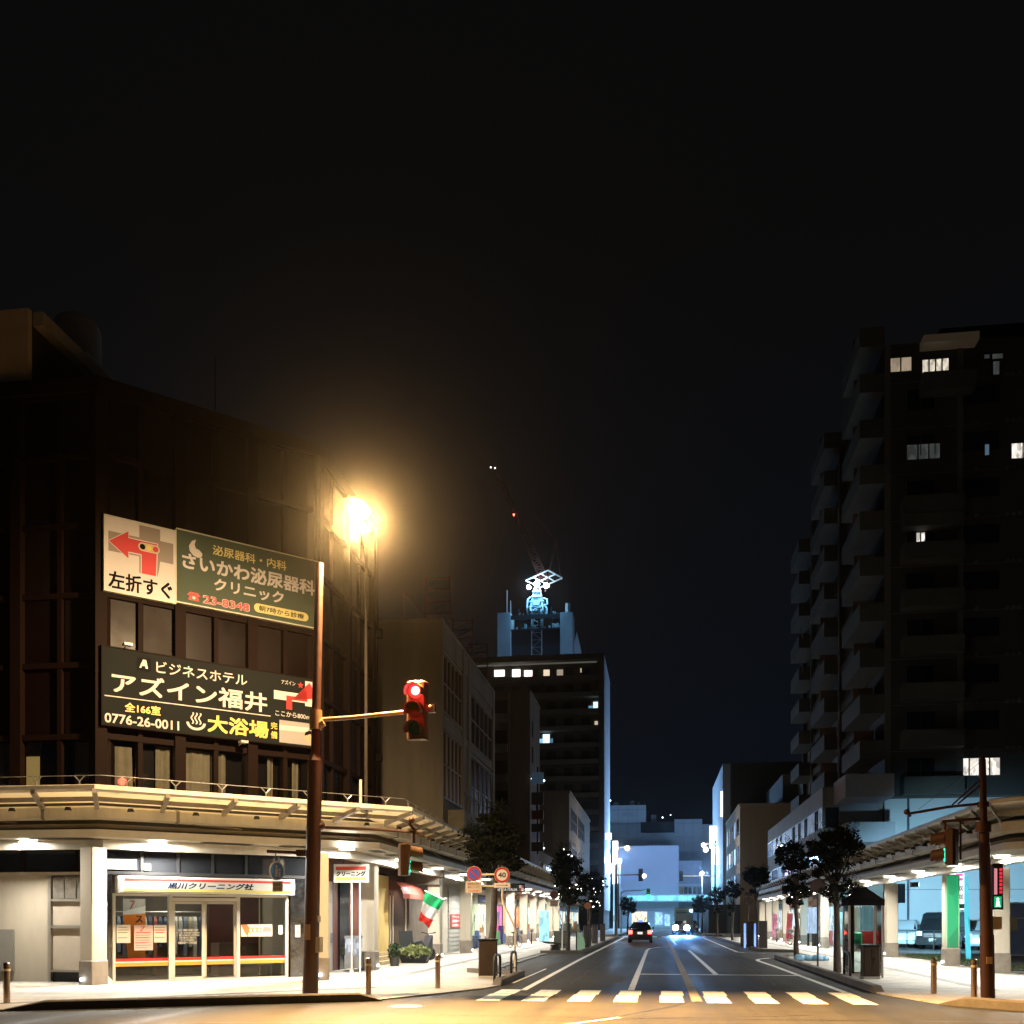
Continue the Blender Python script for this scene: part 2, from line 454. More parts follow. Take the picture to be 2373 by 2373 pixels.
line([(-2.2,14.3),(-1.28,15.72),(-.62,16.8)], .1, .004)
line([(.75,20.25),(.75,86)], .2, .006, M('concrete_strip', (.30,.27,.24), .85, var=.4, vs=3), 'road_strip')
TAR = M('tar_seam', (.012,.011,.011), .5)
line([(-.78,16.75),(.2,18.9),(.55,20.1),(.62,23)], .05, .0025, TAR, 'road_seam')
line([(-6,16.95),(-.7,16.7),(6,16.9),(14,15.2)], .05, .0025, TAR, 'road_seam')
line([(-3.2,24.2),(4,24.0)], .04, .0025, TAR, 'road_seam')
jr = random.Random(21)
def jag(x0,y0,x1,y1,n,a): return [(x0+(x1-x0)*i/n+jr.uniform(-a,a), y0+(y1-y0)*i/n+jr.uniform(-a,a)) for i in range(n+1)]
for q in ((-4.5,15.2,2.5,17.6,22,.07),(2.8,24.5,3.2,60,40,.06),(-2.2,24.3,-1.9,44,26,.06),(3.5,16,12,14.2,20,.07),(-.6,33.2,3.4,33.6,14,.06),(-9,14.2,-5,15.6,12,.06)):
    line(jag(*q), .025, .0028, TAR, 'road_seam')
PATCH = M('asphalt_patch', (.03,.029,.028), .75, var=.3, vs=2, bump=.3, bs=60)
struct(MB().quad((-2.6,26,.002),(-.9,26,.002),(-.9,29.2,.002),(-2.6,29.2,.002)).quad((1.3,33,.002),(2.6,33,.002),(2.6,47,.002),(1.3,47,.002)), 'road_patch', PATCH)
mh = thing('manhole_cover', 'round iron manhole cover in the road by the corner kerb', 'manhole', (-4.6,18.4,0))
MB().cyl((0,0,-.05),(0,0,.006),.3,n=32).build('lid', M('worn_iron', (.34,.32,.29), .45, metal=.5, var=.4, vs=14), mh)
k = MB()
for i in range(32):
    a, c = 2*math.pi*i/32, 2*math.pi*(i+1)/32
    k.quad((.31*math.cos(a),.31*math.sin(a),.004),(.36*math.cos(a),.36*math.sin(a),.004),(.36*math.cos(c),.36*math.sin(c),.004),(.31*math.cos(c),.31*math.sin(c),.004))
k.build('ring', BLACKM, mh)
# soil with grass at the car park edge and the car park's own surface
struct(MB().box(10.35,11.6,33,46,0,.06), 'ground', M('soil', (.05,.045,.03), .95, var=.4, vs=5))
struct(MB().quad((10.3,30,.036),(60,30,.036),(60,65,.036),(10.3,65,.036)), 'car_park', M('car_park_asphalt', (.05,.05,.05), .8, var=.3, vs=2))
g = MB(); gr = random.Random(3)
for i in range(2600):
    x = gr.uniform(10.3,11.7); y = gr.uniform(33,46); h = gr.uniform(.05,.17); a = gr.uniform(0,6.28); w = .012
    g.add([(x-w*math.cos(a),y-w*math.sin(a),.05),(x+w*math.cos(a),y+w*math.sin(a),.05),(x+gr.uniform(-.05,.05),y+gr.uniform(-.05,.05),.05+h)],[(0,1,2)])
tag(g.build('grass', M('grass_blades', (.05,.085,.03), .7)), 'short grass growing in the strip beside the car park', 'grass', kind='stuff')
# ================================================================ left: corner building, shops, arcade
L1WALL = M('brown_metal_cladding', (.0075,.0030,.0022), .65, var=.3, vs=1.5, streak=.2, spec=.12)
L1GLASS = M('bronze_panel_glass', (.006,.0026,.002), .4, var=.25, vs=.9, rv=.1, spec=.12)
L1GLASS2 = M('bronze_panel_glass_dull', (.009,.0045,.0032), .5, var=.3, vs=.7, rv=.1, spec=.12)
FRAME = M('bronze_window_frame', (.009,.0042,.003), .65, spec=.06)
CURT = M('beige_curtain', (.20,.145,.105), .85, var=.2, vs=3)
corner = thing('corner_building', 'four storey brown panelled corner building carrying two billboards above a cleaning shop', 'building', (-13.8,23.85,0))
CX = Matrix.Translation((0,0,0))
def fr(ox, oy, ang):
    """facade frame inside the corner building: local x along the facade, y inward, z up"""
    return Matrix.Translation((ox,oy,0)) @ Matrix.Rotation(R(ang), 4, 'Z')
u46 = (math.cos(R(46)), math.sin(R(46)))
FA = fr(-16, .1, 0)                     # cross-street face, x from 0..16 ends at the corner
FB = fr(0, 0, 46)                       # cut corner, 6 m
FC = fr(6*u46[0], 6*u46[1], 90)         # main-street face
cx, cy = 6*u46[0], 6*u46[1]
body = MB()
ZR = 15.15
foot = [(-26,.55),(-.25,.55),(-.05,.3),(cx-.3,cy+.25),(cx-.45,cy+.45),(cx-.45,10.2),(-26,10.2)]
body.prism_z(foot, 4.3, ZR-.02)
# parapet cap following the front
cap = [(-26,.0),(0,-.08),(cx+.08,cy-.05),(cx+.08,10.3),(cx-.6,10.3),(cx-.6,cy+.5),(-.35,.8),(-26,.8)]
body.prism_z(cap, ZR-.35, ZR)
body.build('wall', L1WALL, corner)
bands = [4.35,6.2,8.0,9.75,11.5,13.25,14.8]
fin = MB()
def facade(Fm, L, n, first=0):
    for i in range(first, n+1):
        x = L*i/n; w = .06 if i % 2 else .14
        t = MB().box(x-w, x+w, -.12 if i % 2 == 0 else -.02, .45, 4.3, ZR-.35).xf(Fm); fin.add(t.v, t.f)
    for z in bands:
        t = MB().box(L*first/n, L, -.04, .42, z-.07, z+.07).xf(Fm); fin.add(t.v, t.f)
    for r in range(6):
        for i in range(first, n):
            x0 = L*i/n+.1; x1 = L*(i+1)/n-.1
            m = WG if r == 0 else (L1GLASS if (r+i) % 3 else L1GLASS2)
            MB().box(x0, x1, .08, .1, bands[r]+.07, bands[r+1]-.07).xf(Fm).build('window', m, corner)
facade(FA, 16, 14, 9); facade(FB, 6, 6); facade(FC, 5.6, 4)
fin.build('mullion', FRAME, corner)
def curtain(Fm, x0, x1, z0, z1, gather=0.0, amp=.035, name='curtain', mat=None):
    n = 40; a = []; ph = rnd.uniform(0, 6)
    for i in range(n+1):
        t = i/n; y = .2+amp*math.sin(t*(x1-x0)*26+ph)+amp*.6*math.sin(t*(x1-x0)*11+2*ph)
        a.append((x0+(x1-x0)*t, y))
    vs = []; fs = []
    for k, z in enumerate((z0, z0+.5*(z1-z0), z1)):
        sh = gather*(1-k/2)**2
        vs += [(x0+(x-x0)*(1-sh), y, z) for x, y in a]
    for k in range(2):
        for i in range(n): fs.append((k*(n+1)+i, k*(n+1)+i+1, (k+1)*(n+1)+i+1, (k+1)*(n+1)+i))
    return MB().add(vs, fs).xf(Fm).build(name, mat or CURT, corner, smooth=60)
curtain(FA, 15.15, 15.85, 4.4, 6.1, .3); curtain(FA, 12.7, 13.55, 4.4, 6.1); curtain(FA, 11.5,12.5,4.4,6.1,.1)
curtain(FB, .2, .85, 4.4, 6.0, -.1, .015); curtain(FB, 1.45, 1.9, 4.4, 6.1, .1, .02); curtain(FB, 2.15, 2.9, 4.4, 6.1, .0, .02); curtain(FB, 3.1, 3.35, 4.4, 6.1); curtain(FB, 4.55, 4.75, 4.4, 6.1, .2); curtain(FB,5.3,5.5,4.4,6.1,.2)
MB().box(13.85, 14.2, .14, .18, 4.42, 5.75).xf(FA).build('lit_blind', E('amber_window_light', (.85,.50,.16), .42), corner)
MB().box(13.9, 14.25, .14, .18, 5.78, 6.1).xf(FA).build('air_conditioner', CURT, corner)
# roof house with sloping fascia, tank
ph = MB().box(-24,-2.0,.25,5.2,ZR,17.05)
ph.build('roof_house', M('roof_house_dark', (.05,.03,.02), .6), corner)
MB().box(-24,-2.0,.1,.25,ZR+.12,17.1).build('roof_fascia', M('roof_fascia_tan', (.52,.42,.28), .7, var=.2, vs=1), corner)
MB().box(-2.0,-1.72,.3,5.4,16.75,17.1).build('roof_edge', M('roof_edge_pale', (.40,.36,.28), .7, var=.2, vs=1), corner)
tk = MB().cyl((0,0,0),(0,0,1.1),.8,n=28); tk.ball((0,0,1.1),.8,28,10,(1,1,.8)); tk.cyl((0,0,-5),(0,0,0),.3); tk.box(-.9,.9,-.9,.9,-.12,0)
tk.build('water_tank', M('tank_plastic', (.50,.44,.36), .5, var=.15, vs=2), corner, smooth=40, loc=(-5.6,8.2,20.2))
MB().cyl((1.0,4.5,ZR),(1.0,4.5,18.0),.025,n=6).build('antenna', BLACKM, corner)
MB().cyl((cx+.1,10.1,4.8),(cx+.1,10.1,14.6),.06,n=10).box(cx+.02,cx+.3,10.0,10.2,11.2,11.5).box(cx+.02,cx+.3,10.0,10.2,7.0,7.25).build('drainpipe', L1WALL, corner)

# ---- ground floor of the corner building: cross-street side
TAN = M('tan_render', (.62,.54,.42), .8, var=.2, vs=1.2, streak=.2)
BOARD = M('pale_board', (.68,.58,.46), .7, var=.12, vs=1.5)
gf = MB().box(-26,-1.35,.08,.3,0,2.72); gf.box(-.35,.15,.08,.3,0,2.72); gf.box(-1.4,-.3,.2,.35,0,2.72)
gf.build('ground_wall', TAN, corner)
MB().box(-26,.1,.05,.4,2.72,2.8).build('ledge', CREAM, corner)
MB().box(-26,.1,.12,.4,2.8,3.5).build('transom_glass', DARKGLASS, corner)
tm = MB().box(-26,.1,.05,.2,3.44,3.5)
for i in range(14): tm.box(-.7-1.5*i,-.62-1.5*i,.06,.2,2.8,3.5)
tm.build('transom_bar', FRAME, corner)
pn = MB(); pn.box(-1.34,-.36,.10,.19,1.46,2.06); pn.box(-1.34,-.36,.10,.19,.34,1.38)
pn.build('board_panel', BOARD, corner)
bf = MB(); bf.box(-1.42,-1.34,.02,.2,0,2.7); bf.box(-.36,-.28,.02,.2,0,2.7); bf.box(-1.34,-.36,.03,.2,1.38,1.46); bf.box(-1.34,-.36,.03,.2,2.06,2.12); bf.box(-1.34,-.36,.03,.2,.28,.34)
bf.build('panel_frame', M('dull_aluminium', (.45,.42,.36), .45, metal=.5), corner)
MB().box(-1.34,-.36,.1,.19,.02,.28).build('vent', BLACKM, corner)
pt = MB()
for i in range(3): pt.box(-1.32+.33*i,-1.02+.33*i,.085,.105,2.13,2.66)
pt.build('poster', M('faded_poster', (.30,.27,.22), .7, var=.5, vs=9), corner)
MB().box(-3.3,-2.35,.0,.06,.3,1.35).build('meter_board', M('grey_board', (.25,.23,.2), .7), corner)

# ---- cleaning shop on the cut corner
shop = thing('cleaning_shop', 'cleaning shop with striped sign, glass doors and red and yellow stripes under the billboards', 'shop', (-13.5,23.5,0), 43)
ALU = M('white_aluminium', (.74,.72,.66), .4, metal=.15)
room = MB(); room.box(-.1,5.2,3.0,3.1,0,3.5); room.box(-.1,0,.2,3.0,0,3.5); room.box(5.1,5.2,.2,3.0,0,3.5); room.box(0,5.1,.2,3.0,2.9,3.0)
room.build('interior_wall', M('shop_wall_dim', (.12,.10,.08), .8, var=.4, vs=1), shop)
MB().box(0,5.1,.1,3.0,-.02,.06).build('interior_floor', M('shop_floor', (.12,.09,.07), .5), shop)
MB().box(3.3,4.4,1.2,1.9,.06,.95).box(1.9,2.9,2.2,2.6,.06,1.0).build('counter', M('counter_wood', (.16,.10,.075), .6, var=.2), shop)
gr = thing('garment_rack', 'rail of bagged garments hanging inside the cleaning shop behind the glass doors', 'garment rack', (-13.5,23.5,.06), 43)
rk = MB().tube([(.7,2.0,0),(.7,2.0,1.75),(3.1,2.0,1.75),(3.1,2.0,0)],.02,8); rk.build('rail', STEEL, gr)
gc = [M('garment_%d' % i, c, .5) for i, c in enumerate(((.5,.48,.45),(.08,.09,.14),(.30,.10,.08),(.42,.36,.26),(.16,.2,.26)))]
gx = random.Random(12)
for i in range(17):
    x = .8+.135*i; l_ = gx.uniform(.75,1.15)
    MB().loft([[(x-.03,1.78,1.62),(x+.03,1.78,1.62),(x+.03,2.22,1.62),(x-.03,2.22,1.62)],[(x-.05,1.74,1.5),(x+.05,1.74,1.5),(x+.05,2.26,1.5),(x-.05,2.26,1.5)],[(x-.045,1.76,1.62-l_),(x+.045,1.76,1.62-l_),(x+.045,2.24,1.62-l_),(x-.045,2.24,1.62-l_)]]).build('garment', gc[gx.randrange(5)], gr)
MB().box(4.35,5.1,.9,1.0,.06,2.8).build('partition', M('partition_beige', (.40,.33,.22), .8), shop)
d = MB()
d.box(.2,4.78,-.06,.06,0,.07)
for x0, x1 in ((.2,.27),(1.57,1.66),(3.34,3.43),(4.7,4.78)): d.box(x0,x1,-.06,.06,.07,2.2)
d.box(.2,4.78,-.05,.05,2.19,2.25); d.box(1.63,3.37,-.07,.06,2.07,2.16)
d.build('frame', ALU, shop)
dl = MB(); dl.box(1.66,1.73,-.045,.0,.07,2.06); dl.box(2.42,2.50,-.045,.0,.07,2.06); dl.box(1.66,2.5,-.045,.0,2.0,2.06); dl.box(1.66,2.5,-.045,0,.07,.13)
dl.build('sliding_door', ALU, shop)
dr = MB(); dr.box(2.5,2.56,.0,.04,.07,2.06); dr.box(3.28,3.34,0,.04,.07,2.06); dr.box(2.5,3.34,0,.04,2.0,2.06); dr.box(2.5,3.34,0,.04,.07,.13)
dr.build('sliding_door', ALU, shop)
for x0, x1 in ((.27,1.57),(1.73,2.42),(2.56,3.28),(3.43,4.7)):
    MB().box(x0,x1,-.012,.0,.1,2.2 if x0 < 1 or x0 > 3.4 else 2.0).build('window', WG, shop)
    s_ = MB(); s_.mat(0).box(x0,x1,-.022,-.013,.555,.63); s_.mat(1).box(x0,x1,-.022,-.013,.52,.555); s_.mat(2).box(x0,x1,-.022,-.013,.43,.52)
    s_.build('stripe', [M('red_film', (.62,.035,.03), .5), WHITE, M('yellow_film', (.66,.38,.06), .5)], shop)
MB().box(.08,.19,-.03,.1,0,2.72).box(-.17,.05,-.05,.1,0,2.75).build('steel_pier', CHROME, shop)
MB().box(4.85,5.29,-.05,.1,0,2.72).build('steel_pier', CHROME, shop)
MB().box(-.25,-.17,-.02,.3,0,2.75).box(5.29,5.4,-.02,.3,0,2.75).build('pier_edge', BLACKM, shop)
MB().box(-.2,5.4,.0,.2,2.8,3.5).build('transom_glass', DARKGLASS, shop)
tb = MB().box(-.2,5.4,-.04,.2,2.72,2.8)
for i in range(7): tb.box(-.02+.9*i,.05+.9*i,-.03,.05,2.8,3.5)
tb.build('transom_frame', BLACKM, shop)
MB().box(.02,.78,-.05,-.02,2.84,3.1).box(.95,1.12,-.05,-.02,2.84,3.0).build('notice_board', M('dim_board', (.30,.29,.24), .7), shop)
sg = MB(); sg.box(.26,4.87,-.3,-.02,2.26,2.68)
sg.build('sign_box', ALU, shop)
sf = MB(); y = -.304
sf.mat(0).flat([(.3,2.3),(4.83,2.3),(4.83,2.64),(.3,2.64)], y)
sf.mat(1).flat([(.42,2.565),(4.75,2.565),(4.75,2.62),(.42,2.62)], y-.003)
sf.mat(2).flat([(.42,2.305),(4.75,2.305),(4.75,2.365),(.42,2.365)], y-.003)
SIGNW = E('sign_face_glow', (.9,.86,.74), .12)
SIGNW.node_tree.nodes['Principled BSDF'].inputs['Base Color'].default_value = (.50,.49,.45,1)
sf.build('sign_face', [SIGNW, M('sign_red', (.62,.04,.03), .5), M('sign_yellow', (.62,.52,.10), .5)], shop)
MB().text('黒川クリーニング社', 1.45, 3.71, 2.37, 2.54, y-.005, .045, .25).build('sign_lettering', M('navy_print', (.008,.010,.045), .7, spec=.08), shop)
# things in and on the windows
def poster(x0, x1, z0, z1, y, cols, name='poster', seed=0):
    r_ = random.Random(seed); p = MB(); p.mat(0).box(x0,x1,y,y+.008,z0,z1)
    n = max(3, int((z1-z0)/.06))
    for i in range(1, n):
        z = z1-(z1-z0)*i/n
        if r_.random() < .75: p.mat(1 + (r_.random() < .3)).flat([(x0+.05*(x1-x0)+r_.uniform(0,.1)*(x1-x0), z-.012),(x0+(x1-x0)*r_.uniform(.55,.95), z-.012),(x0+(x1-x0)*.9, z+.012),(x0+.06*(x1-x0), z+.012)], y-.002)
    return p.build(name, cols, shop)
PW = M('poster_white', (.75,.73,.68), .6); PG = M('poster_grey_print', (.33,.33,.32), .6); PR = M('poster_red_print', (.62,.10,.08), .6); PP = M('poster_pink', (.72,.56,.54), .6)
poster(.3,.63,1.02,1.47,-.04,[PW,PG,M('poster_green_print',(.2,.34,.22),.6)],seed=1)
poster(.72,1.18,.83,1.46,-.04,[PP,PG,PR],seed=2)
MB().text('7',.86,.99,1.30,1.43,-.046,.02,.2).build('poster_lettering',PR,shop)
poster(1.2,1.52,1.02,1.46,-.04,[PW,PG,PR],seed=3)
bn = MB(); bn.mat(0).flat([(.5,2.12),(1.05,2.12),(1.05,1.95),(.5,1.80)],.16); bn.mat(1).flat([(.5,1.80),(1.05,1.95),(1.05,1.74),(.5,1.72)],.16); bn.mat(2).flat([(.5,1.72),(1.05,1.74),(1.05,.62),(.62,.62)],.16)
bn.build('banner', [TRANSLUCENT('banner_grey',(.45,.41,.36),.5), TRANSLUCENT('banner_white',(.75,.72,.66),.5), TRANSLUCENT('banner_orange',(.85,.24,.035),.5)], shop)
bl = MB(); bl.mat(0).text('7',.66,.80,1.86,2.08,.155,.03,.15); bl.mat(1).text('ス',.80,.98,1.52,1.70,.15,.04).text('キ',.82,.98,1.32,1.47,.15,.04)
bl.build('banner_lettering', [PR, M('banner_black',(.02,.02,.02),.6)], shop)
MB().text('営業時間',1.80,2.33,1.30,1.355,-.016,.015).text('月〜金 AM8:00〜PM7:00',1.76,2.36,1.235,1.285,-.016,.012).text('土 曜 AM8:00〜PM7:00',1.76,2.36,1.175,1.225,-.016,.012).text('日曜日 祝日',1.86,2.26,1.11,1.16,-.016,.015).text('CLOSED',1.9,2.22,1.045,1.095,-.016,.012).text('10:00〜14:00',1.82,2.3,.975,1.03,-.016,.015).build('door_lettering', M('white_lettering',(.85,.84,.8),.5), shop)
bd = MB(); bd.mat(0).box(3.46,4.33,-.05,-.035,1.15,1.47); bd.mat(1).flat([(3.46,1.47),(3.62,1.47),(3.70,1.36),(3.64,1.15),(3.56,1.26)],-.052)
for i, c in enumerate((3.72,3.84,3.96)):
    bd.mat(1).disc(c,1.32,.068,-.0535); bd.mat(0).disc(c,1.32,.045,-.0545)
bd.mat(2).flat([(4.05,1.27),(4.3,1.27),(4.3,1.31),(4.26,1.40),(4.08,1.40)],-.053)
bd.build('notice_board', [PW, M('notice_orange',(.52,.22,.06),.6), PG], shop)
MB().box(4.5,4.62,-.05,-.02,1.2,1.45).build('card_holder', PW, shop)
nb = MB(); nb.mat(0).box(4.98,5.12,-.068,-.055,1.12,1.45); nb.mat(1).flat([(5.0,1.38),(5.1,1.38),(5.1,1.42),(5.0,1.42)],-.07); nb.mat(2).flat([(5.02,1.2),(5.08,1.2),(5.08,1.3),(5.02,1.3)],-.07)
nb.build('notice', [PW, PR, M('notice_green',(.35,.40,.12),.6)], shop)
tbm = MB(); tbm.box(3.5,4.5,.3,.75,.36,.42)
for x in (3.55,4.45):
    tbm.box(x-.02,x+.02,.32,.36,.06,.36); tbm.box(x-.02,x+.02,.69,.73,.06,.36)
tag(tbm.build('bench', M('bench_cream',(.5,.46,.38),.5), None), 'low cream bench seen through the cleaning shop window', 'bench')
bpy.data.objects['bench'].location = (-13.5,23.5,0); bpy.data.objects['bench'].rotation_euler = (0,0,R(43))
wb = MB().loft([[(-.28,-.14,0),(.28,-.14,0),(.28,.14,0),(-.28,.14,0)],[(-.2,-.1,.1),(.2,-.1,.1),(.2,.1,.1),(-.2,.1,.1)],[(-.12,-.07,.2),(.12,-.07,.2),(.12,.07,.2),(-.12,.07,.2)]])
o = tag(wb.build('concrete_block', CONC, smooth=50), 'tapered pale concrete weight beside the cleaning shop pier', 'block'); o.location = (-13.45,23.35,.03); o.rotation_euler = (0,0,R(43))
lamp('AREA','banner_fill_light',(.9,.75,2.7),26,(1,.9,.75),shop,.3)  # unseen lamp added to brighten the banner from behind
lamp('AREA','assumed_shop_light',(2.4,1.4,2.88),55,(1,.85,.65),shop,.5,aim=None)  # assumed ceiling lamp, strengthened to brighten the dim interior and banner

# ================================================================ two billboards fixed to the cut corner
SB = Matrix.Rotation(R(46),4,'Z')
def board_thing(name, label):
    return thing(name, label, 'billboard', (-13.8,23.85,0), 46)
GREY = M('map_grey', (.20,.165,.14), .6); RED = M('sign_dark_red', (.42,.018,.018), .6); SW = M('board_white', (.50,.465,.45), .7, var=.06, vs=1, spec=.1); SGREEN = M('board_green', (.060,.078,.055), .7, var=.08, vs=1, spec=.1); SYEL = M('board_yellow', (.55,.42,.09), .6); SBLK = M('board_black', (.008,.008,.009), .8, spec=.05); SDK = M('board_dark_grey', (.012,.0135,.0125), .8, var=.1, vs=1, spec=.06); GOLD = M('gold_print', (.62,.47,.10), .55)
b1 = board_thing('billboard', 'upper billboard, white arrow panel joined to a green clinic panel')
MB().box(.06,1.83,-.22,-.08,9.8,11.64).build('white_panel', SW, b1)
MB().box(1.85,5.95,-.22,-.08,9.85,11.72).build('green_panel', SGREEN, b1)
f = MB()
for x0,x1,z0,z1 in ((.03,.06,9.77,11.67),(1.83,1.85,9.77,11.7),(5.95,5.98,9.8,11.75)): f.box(x0,x1,-.235,-.08,z0,z1)
f.box(.06,1.83,-.235,-.08,11.64,11.67); f.box(.06,1.83,-.235,-.08,9.77,9.8); f.box(1.85,5.95,-.235,-.08,11.72,11.75); f.box(1.85,5.95,-.235,-.08,9.82,9.85)
for x in (.4,1.6,2.6,4.2,5.6): f.box(x,x+.05,-.08,.1,10,10.06); f.box(x,x+.05,-.08,.1,11.4,11.46)
f.build('frame', M('board_frame', (.45,.45,.36), .5), b1)
a = MB(); y = -.223
a.mat(0).flat([(.9,11.12),(.9,11.6),(1.43,11.6),(1.43,11.31),(1.77,11.31),(1.77,10.78),(1.43,10.78),(1.40,10.55),(1.36,10.38),(.9,10.38),(.9,10.8),(.14,10.78),(.14,11.28),(.9,11.28)], y)
def arrow(o, yy):
    return [(.15-o,11.03),(.63+o*.5,11.37+o*1.3),(.63+o*.5,11.2+o),(1.35+o,11.2+o),(1.32+o,10.38-o*.2),(.96-o,10.38-o*.2),(.96-o,10.86-o),(.63+o*.5,10.86-o),(.63+o*.5,10.69-o*1.3)]
a.mat(1).flat(arrow(.025, y), y-.002); a.mat(2).flat(arrow(0, y), y-.004)
def capsule(x0,x1,z,r):
    return [(x0+r*math.cos(math.pi/2+math.pi*i/10), z+r*math.sin(math.pi/2+math.pi*i/10)) for i in range(11)]+[(x1+r*math.cos(-math.pi/2+math.pi*i/10), z+r*math.sin(-math.pi/2+math.pi*i/10)) for i in range(11)]
a.mat(1).flat(capsule(.98,1.31,11.06,.105), y-.006); a.mat(3).flat(capsule(.98,1.31,11.06,.09), y-.008)
a.mat(4).disc(.98,11.06,.07,y-.01); a.mat(5).disc(1.145,11.06,.07,y-.01); a.mat(2).disc(1.31,11.06,.07,y-.01)
a.build('arrow_sign', [GREY, SW, RED, M('sign_tan', (.42,.33,.16), .6), SBLK, SYEL], b1)
MB().text('左折すぐ', .14, 1.74, 9.86, 10.30, y, .03).build('lettering', SBLK, b1)
t = MB()
t.mat(0).text('さいかわ泌尿器科', 2.0, 5.8, 10.74, 11.17, y, .035); t.text('クリニック', 2.86, 4.85, 10.33, 10.66, y, .03)
dp = []
for i in range(25):
    q = 2*math.pi*i/24; rr = .19*(1-.35*math.sin(q)); dp.append((2.37+rr*.8*math.cos(q), 11.31+rr*math.sin(q)*.8+.02))
t.mat(0).flat([(2.26,11.5),(2.37,11.56),(2.33,11.42),(2.36,11.33),(2.46,11.30),(2.54,11.22),(2.52,11.13),(2.42,11.09),(2.29,11.13),(2.2,11.23),(2.18,11.36)], y)
t.mat(1).text('泌尿器科・内科', 2.82, 4.93, 11.27, 11.53, y, .02)
t.mat(1).flat(capsule(4.1,5.48,10.095,.12), y)
t.mat(2).text('朝7時から診療', 4.12, 5.46, 10.02, 10.17, y-.003, .02)
t.mat(0).text('23-8348', 2.55, 3.86, 9.93, 10.15, y, .07); t.mat(3).text('23-8348', 2.57, 3.84, 9.94, 10.14, y-.003, .03)
t.mat(3).flat([(2.16,9.95),(2.46,9.95),(2.42,10.06),(2.36,10.1),(2.26,10.1),(2.2,10.06)], y); t.flat([(2.13,10.08),(2.2,10.16),(2.42,10.16),(2.49,10.08),(2.42,10.07),(2.38,10.12),(2.24,10.12),(2.2,10.07)], y)
t.mat(0).disc(2.31,10.02,.04,y-.003)
t.build('lettering', [SW, M('board_pale_yellow', (.55,.47,.18), .6), SBLK, M('board_red_print', (.46,.05,.05), .6)], b1)
b2 = board_thing('billboard', 'lower billboard, dark hotel board with gold and white writing')
MB().box(0,5.86,-.22,-.08,6.45,8.38).build('panel', SDK, b2)
f = MB()
f.box(-.03,0,-.235,-.08,6.42,8.41); f.box(5.86,5.89,-.235,-.08,6.42,8.41); f.box(0,5.86,-.235,-.08,6.42,6.45); f.box(0,5.86,-.235,-.08,8.38,8.41)
for x in (.4,2,3.6,5.4): f.box(x,x+.05,-.08,.1,6.7,6.76); f.box(x,x+.05,-.08,.1,8.1,8.16)
f.build('frame', FRAME, b2)
t = MB(); t.mat(0)
t.text('ビジネスホテル', 1.33, 3.78, 7.92, 8.22, y, .01); t.text('アズイン福井', .22, 4.36, 7.26, 7.79, y, .028)
t.flat([(.05,7.155),(4.46,7.175),(4.46,7.2),(.05,7.18)], y)
t.text('0776-26-0011', .05, 1.92, 6.5, 6.74, y, .03)
t.text('アズイン', 4.78, 5.2, 8.12, 8.24, y, .01); t.text('ここから800m先', 4.6, 5.82, 7.22, 7.38, y, .012)
t.flat([(4.56,7.68),(5.82,7.68),(5.82,7.92),(4.56,7.92)], y); t.flat([(5.5,7.6),(5.76,7.6),(5.76,8.3),(5.5,8.3)], y-.001)
bowl = [(2.37+.26*math.cos(math.pi+math.pi*i/12), 6.76+.2*math.sin(math.pi+math.pi*i/12)) for i in range(13)]+[(2.37+.19*math.cos(2*math.pi-math.pi*i/12), 6.76+.135*math.sin(2*math.pi-math.pi*i/12)) for i in range(13)]
t.flat(bowl, y)
for xo in (-.1,0,.1):
    L_ = [(2.37+xo+.03*math.sin(k*1.1), 6.72+.3*k/8) for k in range(9)]
    for k in range(8): t.flat([(L_[k][0]-.02,L_[k][1]),(L_[k][0]+.02,L_[k][1]),(L_[k+1][0]+.02,L_[k+1][1]),(L_[k+1][0]-.02,L_[k+1][1])], y)
t.flat([(.9,7.98),(.95,7.98),(.97,8.04),(1.05,8.04),(1.06,7.98),(1.12,7.98),(1.07,8.2),(.99,8.2)], y-.003)
t.mat(4).flat([(.84,7.91),(1.19,7.91),(1.19,8.25),(.84,8.25)], y)
t.mat(1).text('全166室', .54, 1.44, 6.83, 7.06, y, .03); t.text('大浴場', 2.68, 4.4, 6.56, 7.02, y, .035); t.text('完', 4.47, 4.66, 6.84, 7.03, y, .02); t.text('備', 4.47, 4.66, 6.58, 6.78, y, .02)
t.mat(2).flat([(4.93,7.44),(5.1,7.44),(5.1,7.72),(5.56,7.72),(5.56,8.02),(5.46,8.02),(5.63,8.27),(5.80,8.02),(5.70,8.02),(5.70,7.82),(4.93,7.82)], y-.004)
st = [(5.36+(.1 if i % 2 == 0 else .042)*math.sin(math.pi*i/5), 8.16+(.1 if i % 2 == 0 else .042)*math.cos(math.pi*i/5)) for i in range(10)]
t.flat(st, y-.002)
t.mat(3).flat([(4.72,6.5),(5.82,6.5),(5.82,7.12),(4.72,7.12)], y)
t.mat(0).flat([(4.72,6.84),(5.6,6.86),(5.6,7.0),(4.72,6.98)], y-.002)
t.mat(5).disc(5.64,6.72,.17,y-.003); t.mat(4).flat([(5.48,6.76),(5.5,6.86),(5.62,6.92),(5.76,6.88),(5.81,6.76),(5.66,6.82)], y-.005)
t.build('lettering', [SW, GOLD, RED, M('bath_picture_grey', (.28,.26,.25), .6), SBLK, M('bath_picture_skin', (.55,.30,.19), .6)], b2)
for (lx, lz) in ((.55,8.47),(3.6,6.36)):
    k = MB().box(lx-.1,lx+.1,-.5,-.3,lz-.03,lz+.03); k.cyl((lx,-.4,lz),(lx,-.1,lz-.05),.015); k.build('sign_lamp', M('lamp_case',(.5,.45,.38),.4), b2)
